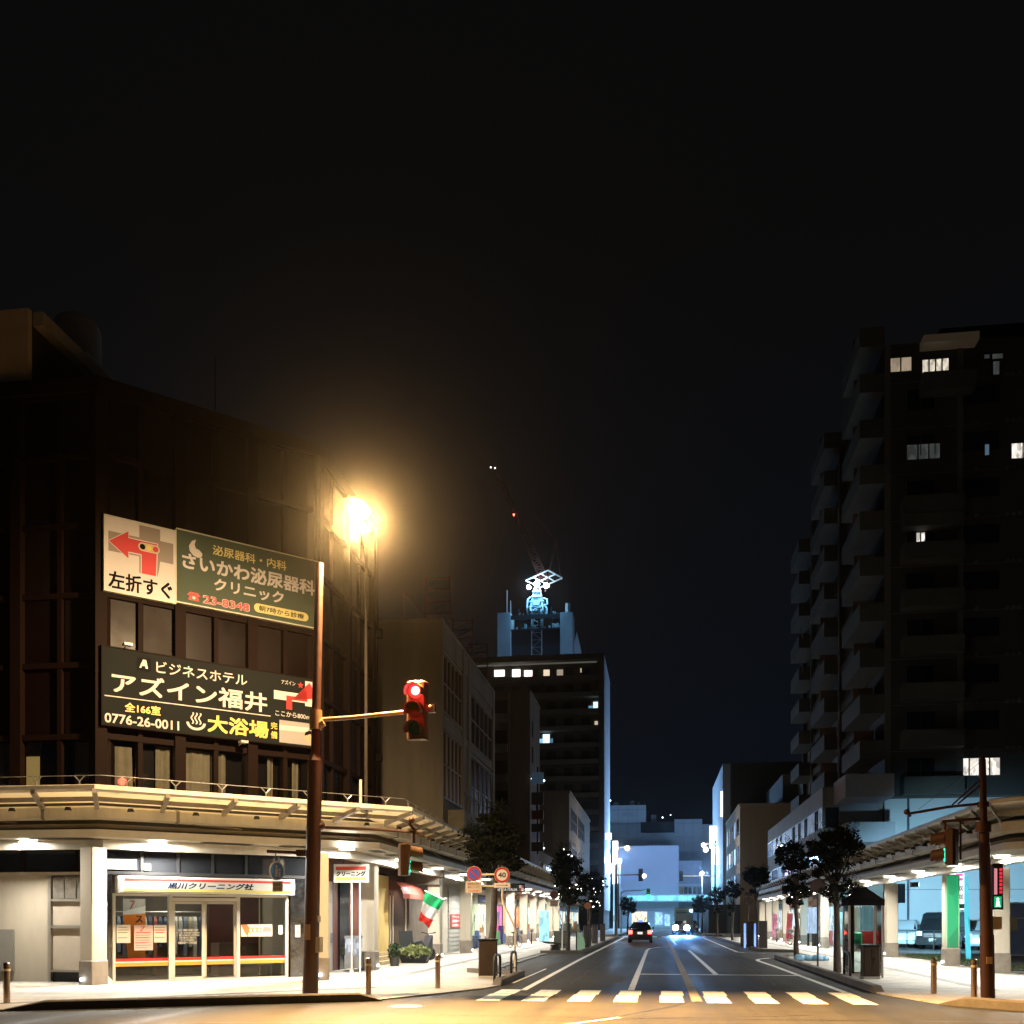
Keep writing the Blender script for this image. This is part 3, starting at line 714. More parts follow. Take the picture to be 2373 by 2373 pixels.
# ================================================================ arcade canopies (roof, gutter beam, ceiling, pillars, lamps are one structure each)
PANEL = TRANSLUCENT('roof_panel_sheet', (.82,.76,.58), .6)
RAFT = M('rafter_paint', (.24,.205,.155), .55, var=.2, vs=2)
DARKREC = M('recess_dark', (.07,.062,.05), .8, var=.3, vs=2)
CEIL = M('ceiling_board', (.76,.73,.65), .6, var=.12, vs=1.2)
PILLAR = M('pillar_render', (.60,.53,.42), .75, var=.18, vs=1.5, streak=.15)
PLINTH = M('pillar_plinth_stone', (.26,.22,.175), .7, var=.3, vs=3)
LAMPW = E('downlight_glow', (1,.95,.84), 22)
PATCHW = E('ceiling_patch_glow', (1,.92,.76), 3.2)
FOOT = E('foot_light_glow', (.9,.95,1), 22)
def lerp_poly(a, b, t): return [(p[0]+(q[0]-p[0])*t, p[1]+(q[1]-p[1])*t) for p, q in zip(a, b)]
def strip(mb, A, za, B, zb):
    n = len(A)
    mb.add([(x,y,za) for x,y in A]+[(x,y,zb) for x,y in B], [(i,i+1,n+i+1,n+i) for i in range(n-1)])
def ring(mb, polys):
    """closed profile swept along matching polylines: polys = [(polyline, z), ...]"""
    n = len(polys[0][0])
    mb.loft([[(P[i][0],P[i][1],z) for P, z in polys] for i in range(n)])
def seg_points(P, step, off=0.0):
    out = []
    for (x0,y0),(x1,y1) in zip(P, P[1:]):
        L = math.hypot(x1-x0,y1-y0); n = max(1,int(round(L/step)))
        for k in range(n):
            t = (k+off)/n; out.append((x0+(x1-x0)*t, y0+(y1-y0)*t))
    return out
def canopy(name, label, O, Bm, Wl, zO, zB, zc, zl, pillars, lights, wall_side, louvers):
    c = thing(name, label, 'arcade roof', (0,0,0))
    Oi = lerp_poly(O, Bm, .09); Bi = lerp_poly(Bm, Wl, .12); Bj = lerp_poly(Bm, Wl, .17)
    lip = MB(); ring(lip, [(O,zO-.02),(O,zO+.07),(Oi,zO+.1),(Oi,zO-.06)]); lip.build('roof_lip', CREAM, c)
    Wt = Wl
    rp_ = MB(); strip(rp_, Oi, zO+.02, Bm, zB+.35); strip(rp_, Bm, zB+.35, Wt, zB+.75); rp_.build('roof_panel', PANEL, c)
    # rafters and purlin under the overhang
    rf = MB()
    for (x0,y0),(x1,y1) in zip(O, O[1:]): pass
    nseg = len(O)-1
    for s in range(nseg):
        L = math.hypot(O[s+1][0]-O[s][0], O[s+1][1]-O[s][1]); n = max(1,int(L/1.35))
        for k in range(n):
            t = k/n
            p = Vector((O[s][0]+(O[s+1][0]-O[s][0])*t, O[s][1]+(O[s+1][1]-O[s][1])*t, zO-.03)); q = Vector((Bm[s][0]+(Bm[s+1][0]-Bm[s][0])*t, Bm[s][1]+(Bm[s+1][1]-Bm[s][1])*t, zB+.31))
            d = (O[s+1][0]-O[s][0])/L*.05, (O[s+1][1]-O[s][1])/L*.05
            rf.loft([[(p.x-d[0],p.y-d[1],p.z+.02),(p.x+d[0],p.y+d[1],p.z+.02),(p.x+d[0],p.y+d[1],p.z-.08),(p.x-d[0],p.y-d[1],p.z-.08)],
                     [(q.x-d[0],q.y-d[1],q.z+.02),(q.x+d[0],q.y+d[1],q.z+.02),(q.x+d[0],q.y+d[1],q.z-.12),(q.x-d[0],q.y-d[1],q.z-.12)]])
    O5 = lerp_poly(O, Bm, .52); O6 = lerp_poly(O, Bm, .58)
    zm = zO+(zB+.33-zO)*.55
    ring(rf, [(O5,zm-.0),(O6,zm-.0),(O6,zm-.1),(O5,zm-.1)])
    rf.build('rafter', RAFT, c)
    el = MB(); eg = MB()
    for x, y in seg_points(lerp_poly(O,Bm,.72), 1.45, .5):
        if y > 62: continue
        el.cyl((x,y,zB+.12),(x,y,zB+.2),.085,.06,n=12); eg.cyl((x,y,zB+.113),(x,y,zB+.119),.06,n=12)
    el.build('eave_lamp', BLACKM, c); eg.build('eave_lamp_lens', M('eave_lens',(.7,.66,.55),.3), c)
    # gutter beam (round-edged box), pipe in the recess, ceiling slab, lintel
    bm = MB(); ring(bm, [(Bm,zB),(Bm,zB+.24),(Bi,zB+.3),(Bi,zB-.04)]); bm.build('gutter_beam', CREAM, c, smooth=40)
    stp = MB(); n = len(Bm)
    for s in range(n-1):
        L = math.hypot(Bm[s+1][0]-Bm[s][0], Bm[s+1][1]-Bm[s][1]); ux, uy = (Bm[s+1][0]-Bm[s][0])/L, (Bm[s+1][1]-Bm[s][1])/L
        for k in range(int(L/2.75)):
            t = (k+.5)/int(L/2.75); e = .04/L
            q = []
            for tt in (t-e, t+e):
                x, y = Bm[s][0]+(Bm[s+1][0]-Bm[s][0])*tt, Bm[s][1]+(Bm[s+1][1]-Bm[s][1])*tt
                wx, wy = Bi[s][0]+(Bi[s+1][0]-Bi[s][0])*tt, Bi[s][1]+(Bi[s+1][1]-Bi[s][1])*tt
                ox, oy = (x-wx)*.06, (y-wy)*.06
                q.append([(x+ox,y+oy,zB-.015),(x+ox,y+oy,zB+.25),(wx-ox,wy-oy,zB+.31),(wx-ox,wy-oy,zB-.055)])
            stp.loft(q)
    stp.build('gutter_strap', RAFT, c)
    Bp = lerp_poly(Bm, Wl, .17); Bq = lerp_poly(Bm, Wl, .21)
    pp = MB()
    pp.tube([(x,y,zB-.17) for x,y in Bp[:]], .045, 8); pp.build('recess_pipe', RAFT, c, smooth=60)
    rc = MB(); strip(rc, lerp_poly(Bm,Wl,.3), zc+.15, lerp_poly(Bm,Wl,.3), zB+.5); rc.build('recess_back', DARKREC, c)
    S0 = lerp_poly(Bm, Wl, .06); S1 = lerp_poly(Bm, Wl, .08)
    sl = MB(); ring(sl, [(S0,zc+.02),(S0,zc+.2),(lerp_poly(Bm,Wl,.32),zc+.22),(Wl,zc+.22),(Wl,zc)]); sl.build('ceiling', CEIL, c)
    hg = MB()
    for (x,y),(x2,y2) in zip(seg_points(lerp_poly(Bm,Wl,.1),5.5,.3), seg_points(lerp_poly(Bm,Wl,.27),5.5,.3)):
        hg.tube([(x,y,zB-.02),(x2,y2,zc+.22)], .03, 6)
    hg.build('hanger_rod', RAFT, c)
    # pillars, each with plinth and foot light
    for (x,y,rz,w,foot) in pillars:
        p = MB().rbox(-w/2,w/2,-w/2,w/2,.6,zl+.02,.02).build('pillar', PILLAR, c, loc=(x,y,0)); p.rotation_euler = (0,0,R(rz))
        MB().rbox(-w/2-.02,w/2+.02,-w/2-.02,w/2+.02,0,.62,.02).build('plinth', PLINTH, p)
        if abs(y-36.6) < .1: MB().box(-w/2+.05,w/2-.05,-w/2-.02,-w/2,.66,3.08).build('green_reflection_panel', EW('green_reflection_glow',(.01,.60,.22),.62,1.2,.75), p)  # glow stands in for green light reflected on this pillar
        if foot is not None:
            fx, fy = foot
            MB().ball((fx,fy,.17),.04,10,6).build('foot_light', FOOT, p)
    PL = lerp_poly(Bm, Wl, .42); PL2 = lerp_poly(Bm, Wl, .55)
    ln = MB(); ring(ln, [(PL,zl),(PL,zc-.004),(PL2,zc-.004),(PL2,zl)]); ln.build('lintel', CREAM, c)
    for (x,y,pw) in lights:
        dl_ = MB().cyl((x,y,zc-.03),(x,y,zc+.01),.2,.2,n=20).build('downlight', LAMPW, c)
        MB().cyl((x,y,zc-.045),(x,y,zc-.01),.23,.25,n=20,cap=False).build('downlight_rim', WHITE, dl_)
        if pw: lamp('AREA','downlight_lamp',(x,y,zc-.06),pw,(1,.96,.86),c,.32)
    lv = MB()
    for (x,y,rz,L) in louvers:
        k = MB().box(-.16,.16,-L/2,L/2,zc-.006,zc+.004).xf(Matrix.Translation((x,y,0)) @ Matrix.Rotation(R(rz),4,'Z')); lv.add(k.v,k.f)
    lv.build('louvre', BLACKM, c)
    return c
# left side
OL = [(-27,20.95),(-12.28,21.0),(-6.45,26.5),(-6.6,60),(-6.7,92)]
BL = [(-27,22.45),(-13.15,22.6),(-7.55,27.75),(-7.6,60),(-7.6,92)]
WLl = [(-27,24.1),(-13.65,24.1),(-10.0,28.0),(-10.0,60),(-10.0,92)]
pl = [(-20.5,22.9,0,.5,None),(-13.5,23.05,-22,.44,(-.05,-.3)),(-8.75,25.75,22,.44,(.0,-.3))]
for y in (31.0,40.6,47.4,54.6,62.0,68.2,73.6,79.2,85,90.5): pl.append((-8.95,y,0,.5,(.3,.05)))
lt = [(-22,23.2,0),(-18.3,23.25,300),(-15.3,23.2,420),(-12.35,24.0,760),(-8.4,27.0,560)]  # middle downlight is added to brighten the cream wall panels
for i in range(12): lt.append((-8.3,32.6+5.5*i,375))
lv = [(-8.0,28.6,0,.8),(-8.0,30.4,0,.8),(-14.3,22.95,90,1.6),(-11.0,25.1,-46,1.3),(-9.6,26.4,-46,.9)]
for i in range(11): lv += [(-8.05,34.4+5.5*i,0,.8),(-8.05,36.3+5.5*i,0,.8)]
canL = canopy('arcade_canopy', 'lit arcade roof wrapping the corner below the billboards, its lip glowing orange', OL, BL, WLl, 4.5, 4.02, 3.55, 3.32, pl, lt, -1, lv)
sg_ = MB()
for i in range(12): sg_.box(-9.45,-9.15,29.0+5.6*i,30.1+5.6*i,3.51,3.555)
sg_.build('ceiling_glow_patch', PATCHW, canL)  # glowing strips stand in for brightly lit ceiling and lintel, not lamps
# snow rail with forked posts on the canopy roof
rl = MB(); P = [(-27,21.35,0)]
line3 = [(-27,21.35),(-12.35,21.4),(-6.75,26.75),(-6.9,33)]
posts = []
for (x0,y0),(x1,y1) in zip(line3, line3[1:]):
    L = math.hypot(x1-x0,y1-y0); n = int(L/1.0); ux, uy = (x1-x0)/L, (y1-y0)/L
    for k in range(n):
        if k % 1 == 0: posts.append((x0+ux*(k+.5)*L/n, y0+uy*(k+.5)*L/n, ux, uy))
for i, (x,y,ux,uy) in enumerate(posts):
    zb = 4.55
    rl.tube([(x,y,zb),(x,y,zb+.17)], .018, 6)
    for s in (-1,1): rl.tube([(x,y,zb+.16),(x+ux*.12*s,y+uy*.12*s,zb+.28)], .013, 6)
rl.tube([(x,y,4.835) for x,y in line3], .008, 5)
rl.build('snow_rail', STEEL, canL)
MB().cyl((-7.9,26.6,4.6),(-7.9,26.6,5.35),.04,n=8).build('roof_pipe', M('pale_pipe',(.6,.52,.4),.5), canL)
# right side
OR_ = [(27,20.2),(12.4,20.5),(7.65,25.2),(7.75,34),(8.0,60),(8.35,93)]
BR_ = [(27,22.0),(12.9,22.0),(8.3,26.5),(8.35,34),(8.3,60),(8.4,93)]
WR_ = [(27,24.2),(14.4,24.3),(10.5,28.2),(10.45,34),(10.1,60),(9.9,93)]
pr = [(16.5,22.9,0,.48,None),(12.2,25.0,-45,.48,None)]
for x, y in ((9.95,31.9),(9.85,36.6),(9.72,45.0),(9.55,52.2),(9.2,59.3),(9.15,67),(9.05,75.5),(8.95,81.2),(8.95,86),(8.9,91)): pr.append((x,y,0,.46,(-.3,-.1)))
ltr = [(17,22.6,120),(12.6,24.2,420),(9.6,26.6,420)]  # last corner downlight is unseen, added to brighten the right pavement
for i, y in enumerate((29.0,33.4,37.8,42.2,46.9,52,57,62,67,72,77.5,82.5,87.5)): ltr.append((9.12-.005*(y-30),y,375))
lvr = []
for y in (31.2,35.6,40,44.5): lvr += [(8.85,y-.5,0,.8),(8.85,y+.7,0,.6)]
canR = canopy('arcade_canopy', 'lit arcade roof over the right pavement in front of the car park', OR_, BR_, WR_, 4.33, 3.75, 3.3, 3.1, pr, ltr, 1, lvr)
sg_ = MB()
for i in range(11): sg_.box(9.95,10.2,31+5.4*i,32.1+5.4*i,3.26,3.305)
sg_.build('ceiling_glow_patch', PATCHW, canR)  # same emissive stand-in for lit ceiling on this side

# ================================================================ left: doors and fronts under the arcade
GREYD = M('grey_door_paint', (.42,.41,.37), .5, var=.12, vs=2)
side = MB().box(-14,-9.9,28.15,33.9,0,4.3)
side.build('side_wall', M('dark_red_front', (.085,.022,.014), .6, var=.3, vs=2), None)
o = bpy.data.objects['side_wall']; o.parent = corner; o.matrix_parent_inverse = Matrix.Identity(4); o.location = (13.8,-23.85,0)
def at(o, par):                                            # put a world-space mesh under a thing that stands at par.location (no rotation)
    o.parent = par; o.location = (-par.location.x,-par.location.y,-par.location.z); return o
at(MB().box(-9.9,-9.82,28.3,30.1,0,2.75).build('door_surround', GREYD), corner)
sd = at(MB().box(-9.82,-9.78,28.5,29.9,.05,2.1).build('side_door', M('side_door_grey',(.5,.49,.45),.45)), corner)
o = MB().box(-9.78,-9.765,28.65,29.15,.75,2.0).build('door_pane', E('blue_door_glass',(.12,.24,.75),.55)); o.parent = sd
o = MB().box(-9.76,-9.7,29.72,29.78,.9,1.2).build('handle', CHROME); o.parent = sd
at(MB().box(-9.9,-9.84,30.9,31.9,.0,2.9).build('dark_window', DARKGLASS), corner)
vm = thing('newspaper_rack', 'narrow glass display stand by the second arcade pillar on the left', 'display stand', (-9.1,29.9,0.03))
MB().box(-.22,.22,-.2,.2,.1,.5).box(-.22,.22,-.2,.2,1.0,1.08).build('case', STEEL, vm)
MB().box(-.2,.2,-.205,.18,.5,1.0).build('pane', EW('display_glow',(.8,.82,.9),.7,9), vm)
lp = thing('clearance_pole', 'pair of thin pale poles standing behind the striped cleaning sign', 'pole', (-8.75,28.9,0))
MB().cyl((-.1,0,0),(-.1,0,2.7),.022,n=8).cyl((.12,.1,0),(.12,.1,2.7),.022,n=8).cyl((-.1,0,.03),(-.1,0,.12),.06).build('tube', WHITE, lp)
# hanging cleaning sign
cs = thing('hanging_sign', 'small box sign with red and yellow bands reading cleaning, hung under the left arcade', 'sign', (-9.0,29.4,2.70))
MB().box(-.53,.53,-.08,.08,0,.54).build('sign_box', ALU, cs)
s_ = MB(); s_.mat(0).flat([(-.5,.03),(.5,.03),(.5,.51),(-.5,.51)],-.083); s_.mat(1).flat([(-.46,.36),(.46,.36),(.46,.47),(-.46,.47)],-.086); s_.mat(2).flat([(-.46,.06),(.46,.06),(.46,.15),(-.46,.15)],-.086)
s_.build('sign_face', [SIGNW, MATS['sign_red'], MATS['sign_yellow']], cs)
MB().text('クリーニング',-.45,.45,.18,.335,-.088,.06,.1).build('lettering', BLACK, cs)
for x in (-.25,.25): MB().tube([(x,0,.54),(x,0,.84)],.015).build('hanger', BLACKM, cs)

# ---- cafe between the two taller buildings
cafe = thing('cafe_building', 'low cafe with mustard wall, steps and a red awning under the left arcade', 'building', (-9.9,34,0))
MUST = M('mustard_render', (.52,.38,.13), .85, var=.15, vs=2, bump=.2, bs=25)
MB().box(-12,-.35,0,5.9,0,4.9).build('wall', M('cafe_wall_brown', (.12,.09,.06), .8, var=.2), cafe)
MB().box(-.35,0,.9,2.95,0,3.2).build('wall', MUST, cafe)
dd = MB().box(-.38,-.3,.15,.8,.35,2.5).build('door', M('cafe_door_glass',(.09,.075,.045),.2), cafe)
MB().box(-.3,-.22,.0,.12,.35,2.6).box(-.3,-.22,.8,.92,.35,2.6).box(-.3,-.22,0,.92,2.5,2.65).build('door_frame', M('cafe_door_frame',(.55,.47,.3),.5), dd)
MB().tube([(-.24,.7,1.2),(-.18,.7,1.25),(-.18,.7,1.5),(-.24,.7,1.55)],.02).build('handle', CHROME, dd)
st_ = MB().box(-.35,.55,.0,2.7,.03,.16).box(-.35,.35,.0,2.6,.16,.30).box(-.35,.15,.0,2.5,.30,.42)
st_.build('steps', M('cafe_steps', (.48,.37,.2), .8, var=.25, vs=4), cafe)
MB().box(-.35,-.1,3.0,5.9,0,3.3).build('dark_front', M('cafe_front_dark',(.05,.035,.025),.7,spec=.1), cafe)
for y in (3.05,3.4,3.8,5.8): MB().box(-.12,-.05,y,y+.07,0,2.5).build('front_post', M('pale_post',(.5,.46,.38),.4), cafe)
aw = MB(); n = 10
prof = [(0,3.05),(.35,3.0),(.62,2.82),(.75,2.55),(.75,2.38)]
A_ = []
for y in (2.9,3.2,5.6,5.9):
    k = .25 if y in (2.9,5.9) else 0
    A_.append([(x*(1-k),y,z) for x,z in prof])
vs = [p for r_ in A_ for p in r_]; fs = [(i*5+j,(i+1)*5+j,(i+1)*5+j+1,i*5+j+1) for i in range(3) for j in range(4)]
aw.add(vs, fs); aw.build('awning', TRANSLUCENT('awning_red_cloth',(.42,.10,.08),.4), cafe)
lamp('AREA','awning_light',(.3,4.4,2.75),14,(1,.72,.55),cafe,.4)
lamp('AREA','wall_light',(.25,2.7,1.9),3,(1,.8,.5),cafe,.2)
ab = tag(MB().loft([[(-.3,-.02,0),(.3,-.02,0),(.3,.02,0),(-.3,.02,0)],[(-.3,.14,1.15),(.3,.14,1.15),(.3,.17,1.15),(-.3,.17,1.15)]]).build('menu_board', M('blackboard',(.03,.035,.035),.5)), 'black folding menu board standing under the red awning', 'menu board'); ab.location = (-9.2,37.1,.03); ab.rotation_euler = (0,0,R(50))
bag = thing('planter', 'leafy pale green shrub in a black planter before the cafe', 'plant', (-8.75,36.3,.03))
MB().loft([[(x*.8,y*.8,0) for x,y in ((-.55,-.25),(.55,-.25),(.55,.25),(-.55,.25))],[(x,y,.3) for x,y in ((-.55,-.25),(.55,-.25),(.55,.25),(-.55,.25))]]).build('pot', BLACKM, bag)
def leafball(mb, c, sx_, sy_, sz_, n, size, r_, hollow=.35):
    for i in range(n):
        while True:
            p = Vector((r_.uniform(-1,1),r_.uniform(-1,1),r_.uniform(-1,1)))
            if hollow < p.length < 1: break
        q = Vector((c[0]+p.x*sx_, c[1]+p.y*sy_, c[2]+p.z*sz_))
        a = Vector((r_.gauss(0,1),r_.gauss(0,1),r_.gauss(0,.7))).normalized(); b_ = a.cross(Vector((r_.gauss(0,1),r_.gauss(0,1),r_.gauss(0,1)))).normalized()
        s1 = size*r_.uniform(.6,1.3); s2 = s1*r_.uniform(.35,.6)
        mb.add([tuple(q-a*s1),tuple(q+b_*s2),tuple(q+a*s1),tuple(q-b_*s2)],[(0,1,2,3)])
lb = MB(); leafball(lb,(0,0,.38),.62,.38,.28,800,.075,random.Random(5),.2)
lb.build('foliage', M('pale_leaves',(.30,.34,.13),.6,var=.4,vs=8), bag)
bag2 = thing('planter', 'small dark pot plant beside the cafe steps', 'plant', (-8.8,33.6,.03))
MB().cyl((0,0,0),(0,0,.3),.14,.18).build('pot', M('dark_pot',(.05,.045,.04),.6), bag2)
lb = MB(); leafball(lb,(0,0,.5),.25,.25,.28,300,.06,random.Random(6),.1); lb.build('foliage', M('dark_leaves',(.035,.06,.022),.6,var=.4,vs=8), bag2)
# scooter under its cover next to the planter
sc_ = thing('motor_scooter', 'dark motor scooter with round white headlamp parked at the cafe', 'scooter', (-9.0,38.6,.03), 70)
MB().loft([[(-.75,-.12,.55),(-.75,.12,.55),(-.75,.12,.7),(-.75,-.12,.7)],[(-.3,-.17,.5),(-.3,.17,.5),(-.3,.17,.78),(-.3,-.17,.78)],[(.1,-.14,.3),(.1,.14,.3),(.1,.14,.45),(.1,-.14,.45)],[(.4,-.16,.3),(.4,.16,.3),(.45,.16,.95),(.45,-.16,.95)],[(.55,-.12,.4),(.55,.12,.4),(.55,.12,.98),(.55,-.12,.98)]]).build('body', M('scooter_paint',(.04,.04,.045),.3), sc_, smooth=40)
for x in (-.5,.62):
    w_ = MB(); w_.cyl((x,-.06,.22),(x,.06,.22),.22,n=20); w_.build('wheel', BLACKM, sc_)
MB().ball((.6,0,.92),.11,14,8).build('headlamp', M('white_headlamp',(.8,.8,.78),.2), sc_, smooth=60)
MB().tube([(.45,-.33,1.08),(.45,0,1.0),(.45,.33,1.08)],.02).build('handlebar', BLACKM, sc_)
# flag on the pillar
fl = thing('national_flag', 'green white and red flag hanging from a short staff on the left arcade', 'flag', (-8.6,40.2,0))
pole_a = Vector((-.15,-2.2,2.68)); pole_b = Vector((.58,-2.2,2.34))
MB().tube([(-.1,-.2,2.2),(.56,-2.15,2.36)],.018).ball((.62,-2.2,2.36),.05).tube([tuple(pole_a),tuple(pole_b)],.015).ball(tuple(pole_a),.04).build('staff', M('flag_staff',(.62,.55,.42),.5), fl)
nu, nv = 14, 21; vs = []; fs = []; fm = []
fa = random.Random(2)
for j in range(nv):
    t = j/(nv-1)
    for i in range(nu):
        s = i/(nu-1)
        p = pole_a.lerp(pole_b, s)
        wdt = 1-.42*t
        dx = -.42*t + (s-.5)*(wdt-1)*.7
        p = p + Vector((dx, .09*math.sin(s*9+t*3)*t**.6 + .05*math.sin(s*17+1)*t, -1.08*t*(1-.12*math.sin(s*3.1)*(t > .8)) - .1*math.sin(s*math.pi)*t))
        vs.append(tuple(p))
k = MB()
for j in range(nv-1):
    for i in range(nu-1):
        fs.append((j*nu+i,j*nu+i+1,(j+1)*nu+i+1,(j+1)*nu+i)); fm.append(0 if j < 7 else (1 if j < 14 else 2))
k.add(vs, fs); k.m = fm
k.build('cloth', [TRANSLUCENT('flag_green',(.02,.42,.15),.4), TRANSLUCENT('flag_white',(.85,.83,.8),.4), TRANSLUCENT('flag_red',(.78,.05,.04),.4)], fl, smooth=60)

# ================================================================ left: cream building with window bays
def windows(par, x, bays, mats, frame, out=.02, name='window'):
    """window bays on a face at x = const looking +x; bays = (y0,y1,z0,z1,panes)"""
    fr_ = MB()
    for (y0,y1,z0,z1,n) in bays:
        for i in range(n):
            a, b_ = y0+(y1-y0)*i/n, y0+(y1-y0)*(i+1)/n
            MB().box(x-.02,x+out-.045,a+.05,b_-.05,z0+.05,z1-.05).build(name, mats[rnd.randrange(len(mats))], par)
            fr_.box(x-.01,x+out,a,a+.05,z0,z1); fr_.box(x-.01,x+out,b_-.05,b_,z0,z1); fr_.box(x-.01,x+out-.01,a+.05,b_-.05,(z0+z1)/2-.03,(z0+z1)/2+.03)
        fr_.box(x-.01,x+out+.03,y0-.06,y1+.06,z0-.09,z0); fr_.box(x-.01,x+out+.03,y0-.06,y1+.06,z1,z1+.09)
    fr_.build('window_frame', frame, par)
CREAMW = M('cream_render_dirty', (.25,.222,.182), .85, var=.22, vs=.9, streak=.3)
W2 = [M('dusty_glass_dark',(.03,.02,.016),.2), M('dusty_glass_mid',(.05,.033,.026),.25)]
b2g = thing('cream_building', 'cream three storey building with window bays and rusty sign frames on its roof', 'building', (-8.6,40,0))
MB().box(-22,0,0,13.2,3.3,13.5).build('wall', CREAMW, b2g)
MB().box(-22.1,.08,-.06,13.3,13.5,13.62).build('parapet', CREAMW, b2g)
pil = MB()
for y in (0,4.35,5.75,12.6): pil.box(0,.1,y,y+.55 if y else .25,3.3,13.5)
pil.box(0,.06,.25,12.6,12.55,13.45); pil.box(0,.06,.25,12.6,9.35,9.7); pil.box(0,.06,.25,12.6,6.0,6.3)
pil.build('pilaster', CREAMW, b2g)
windows(b2g, .01, [(.3,4.2,10.0,12.3,5),(6.35,12.4,9.75,12.0,5),(.3,4.2,6.55,9.2,5),(6.35,12.4,6.4,9.1,5)], W2, M('brown_window_frame',(.20,.155,.12),.5), .05)
acb = MB().box(.06,.75,1.2,4.1,5.3,6.1); acb.build('balcony_box', M('dirty_balcony',(.28,.25,.2),.8,var=.3), b2g)
rails = MB()
for i in range(9): rails.box(.74,.77,1.3+.33*i,1.33+.33*i,6.1,6.75)
rails.box(.73,.78,1.2,4.1,6.75,6.8); rails.build('railing', BLACKM, b2g)
MB().box(-3,-.05,.02,.5,3.0,3.4).build('soffit', CREAMW, b2g)
rust = M('rusty_steel',(.10,.035,.025),.8,var=.4,vs=6)
for (x0,x1,y0,z1) in ((-.65,.35,.3,15.4),(-.6,.3,5.5,15.2),(-.6,.3,9.5,15.2)):
    rb = MB()
    for x in (x0,x1): rb.tube([(x,y0,13.6),(x,y0,z1)],.035,6)
    for i in range(4):
        z = 13.9+(z1-14)*i/3; rb.tube([(x0,y0,z),(x1,y0,z)],.03,6)
        if i < 3: rb.tube([(x0,y0,z),(x1,y0,z+(z1-14)/3)],.02,5)
    rb.build('sign_frame', rust, b2g)
MB().tube([(-1.6,.4,13.6),(-1.6,.4,14.9),(-.6,.4,13.7)],.03,6).build('roof_brace', rust, b2g)
# ground floor fronts
def front(par, y0, y1, mat, name='shop_front', x=0.0, z1=3.3): return MB().box(-3.5,x,y0,y1,0,z1).build(name, mat, par)
front(b2g, .3, 6.4, M('front_brown',(.14,.11,.08),.7,var=.3,vs=2), x=-1.35)
sh = MB()
for i in range(28): sh.box(-1.35,-1.23 if i % 2 else -1.25,7.7,11.4,.05+.1*i,.15+.1*i)
sh = sh.build('shutter', M('grey_shutter',(.36,.36,.34),.5,var=.15), b2g)
rs = MB(); rs.mat(0).box(-1.22,-1.20,8.0,10.3,1.2,1.86); rs.mat(1)
for (s, z) in (('テナント',1.65),('募集中',1.45),('お気軽に',1.25)):
    k = MB().text(s, 8.3,10.0,z,z+.15,-.0,.03); rs.add([(-1.195-p[1],p[0],p[2]) for p in k.v], k.f)
rs.build('rental_notice', [M('notice_red',(.45,.03,.025),.6), WHITE], b2g)
front(b2g, 6.4, 13.2, M('front_white_tile',(.58,.55,.46),.6,var=.15,vs=2), x=-1.3)
MB().box(-1.95,-1.9,1.2,3.4,.05,2.4).build('dark_window', DARKGLASS, b2g) if False else None
MB().box(-1.3,-1.26,11.7,12.9,.3,2.5).build('lit_window', EW('warm_shop_glow',(1,.93,.72),1.3,4), b2g)
MB().box(-1.3,-1.2,7.6,11.5,2.85,3.1).build('shutter_box', GREYD, b2g)

# ---- low building and its shops beyond
lowb = thing('low_shop_building', 'low row of lit shops under the left arcade beyond the cream building', 'building', (-9.9,53.3,0))
MB().box(-14,-.3,0,15.4,0,6.2).build('wall', M('low_wall_dark',(.10,.09,.075),.8,var=.3), lowb)
GOODS = [M('goods_%d' % i, c, .6) for i, c in enumerate(((.45,.08,.07),(.10,.16,.35),(.5,.42,.2),(.12,.28,.14),(.55,.52,.48),(.05,.05,.05),(.35,.18,.08)))]
def goods(par, x, y0, y1, s, seed):
    """racks and boxes of goods set out before a shop window; s = +1 towards +x"""
    g = MB(); r_ = random.Random(seed)
    y = y0+r_.uniform(.05,.4)
    while y < y1-.3:
        w = r_.uniform(.2,.55); h = r_.uniform(.25,1.25); d = r_.uniform(.1,.4); g.mat(r_.randrange(len(GOODS)))
        xa = x+s*.06; g.box(xa, xa+s*d, y, min(y+w,y1), 0, h)
        if r_.random() < .4: g.mat(r_.randrange(len(GOODS))); g.box(xa+s*.02, xa+s*d*.8, y+.03, min(y+w,y1)-.04, h, h+r_.uniform(.05,.3))
        y += w+r_.uniform(.05,.9)
    if g.v: g.build('display_goods', GOODS, par)
def fascia(par, x, y0, y1, s, seed):
    r_ = random.Random(seed); g = MB()
    g.mat(r_.randrange(len(GOODS))).box(x+s*.1, x+s*.14, y0+.2, y1-.2, 2.55, 3.0)
    g.mat(r_.randrange(len(GOODS))).box(x+s*.14, x+s*.15, y0+.3, y0+(y1-y0)*r_.uniform(.4,.8), 2.62, 2.9)
    g.build('fascia_board', GOODS, par)
    p = MB()
    for i in range(r_.randrange(2,5)):
        yy = r_.uniform(y0+.2,y1-.5); zz = r_.uniform(.9,1.8); p.mat(r_.randrange(len(GOODS))).box(x+s*.021,x+s*.03,yy,yy+r_.uniform(.2,.45),zz,zz+r_.uniform(.25,.5))
    p.build('window_poster', GOODS, par)
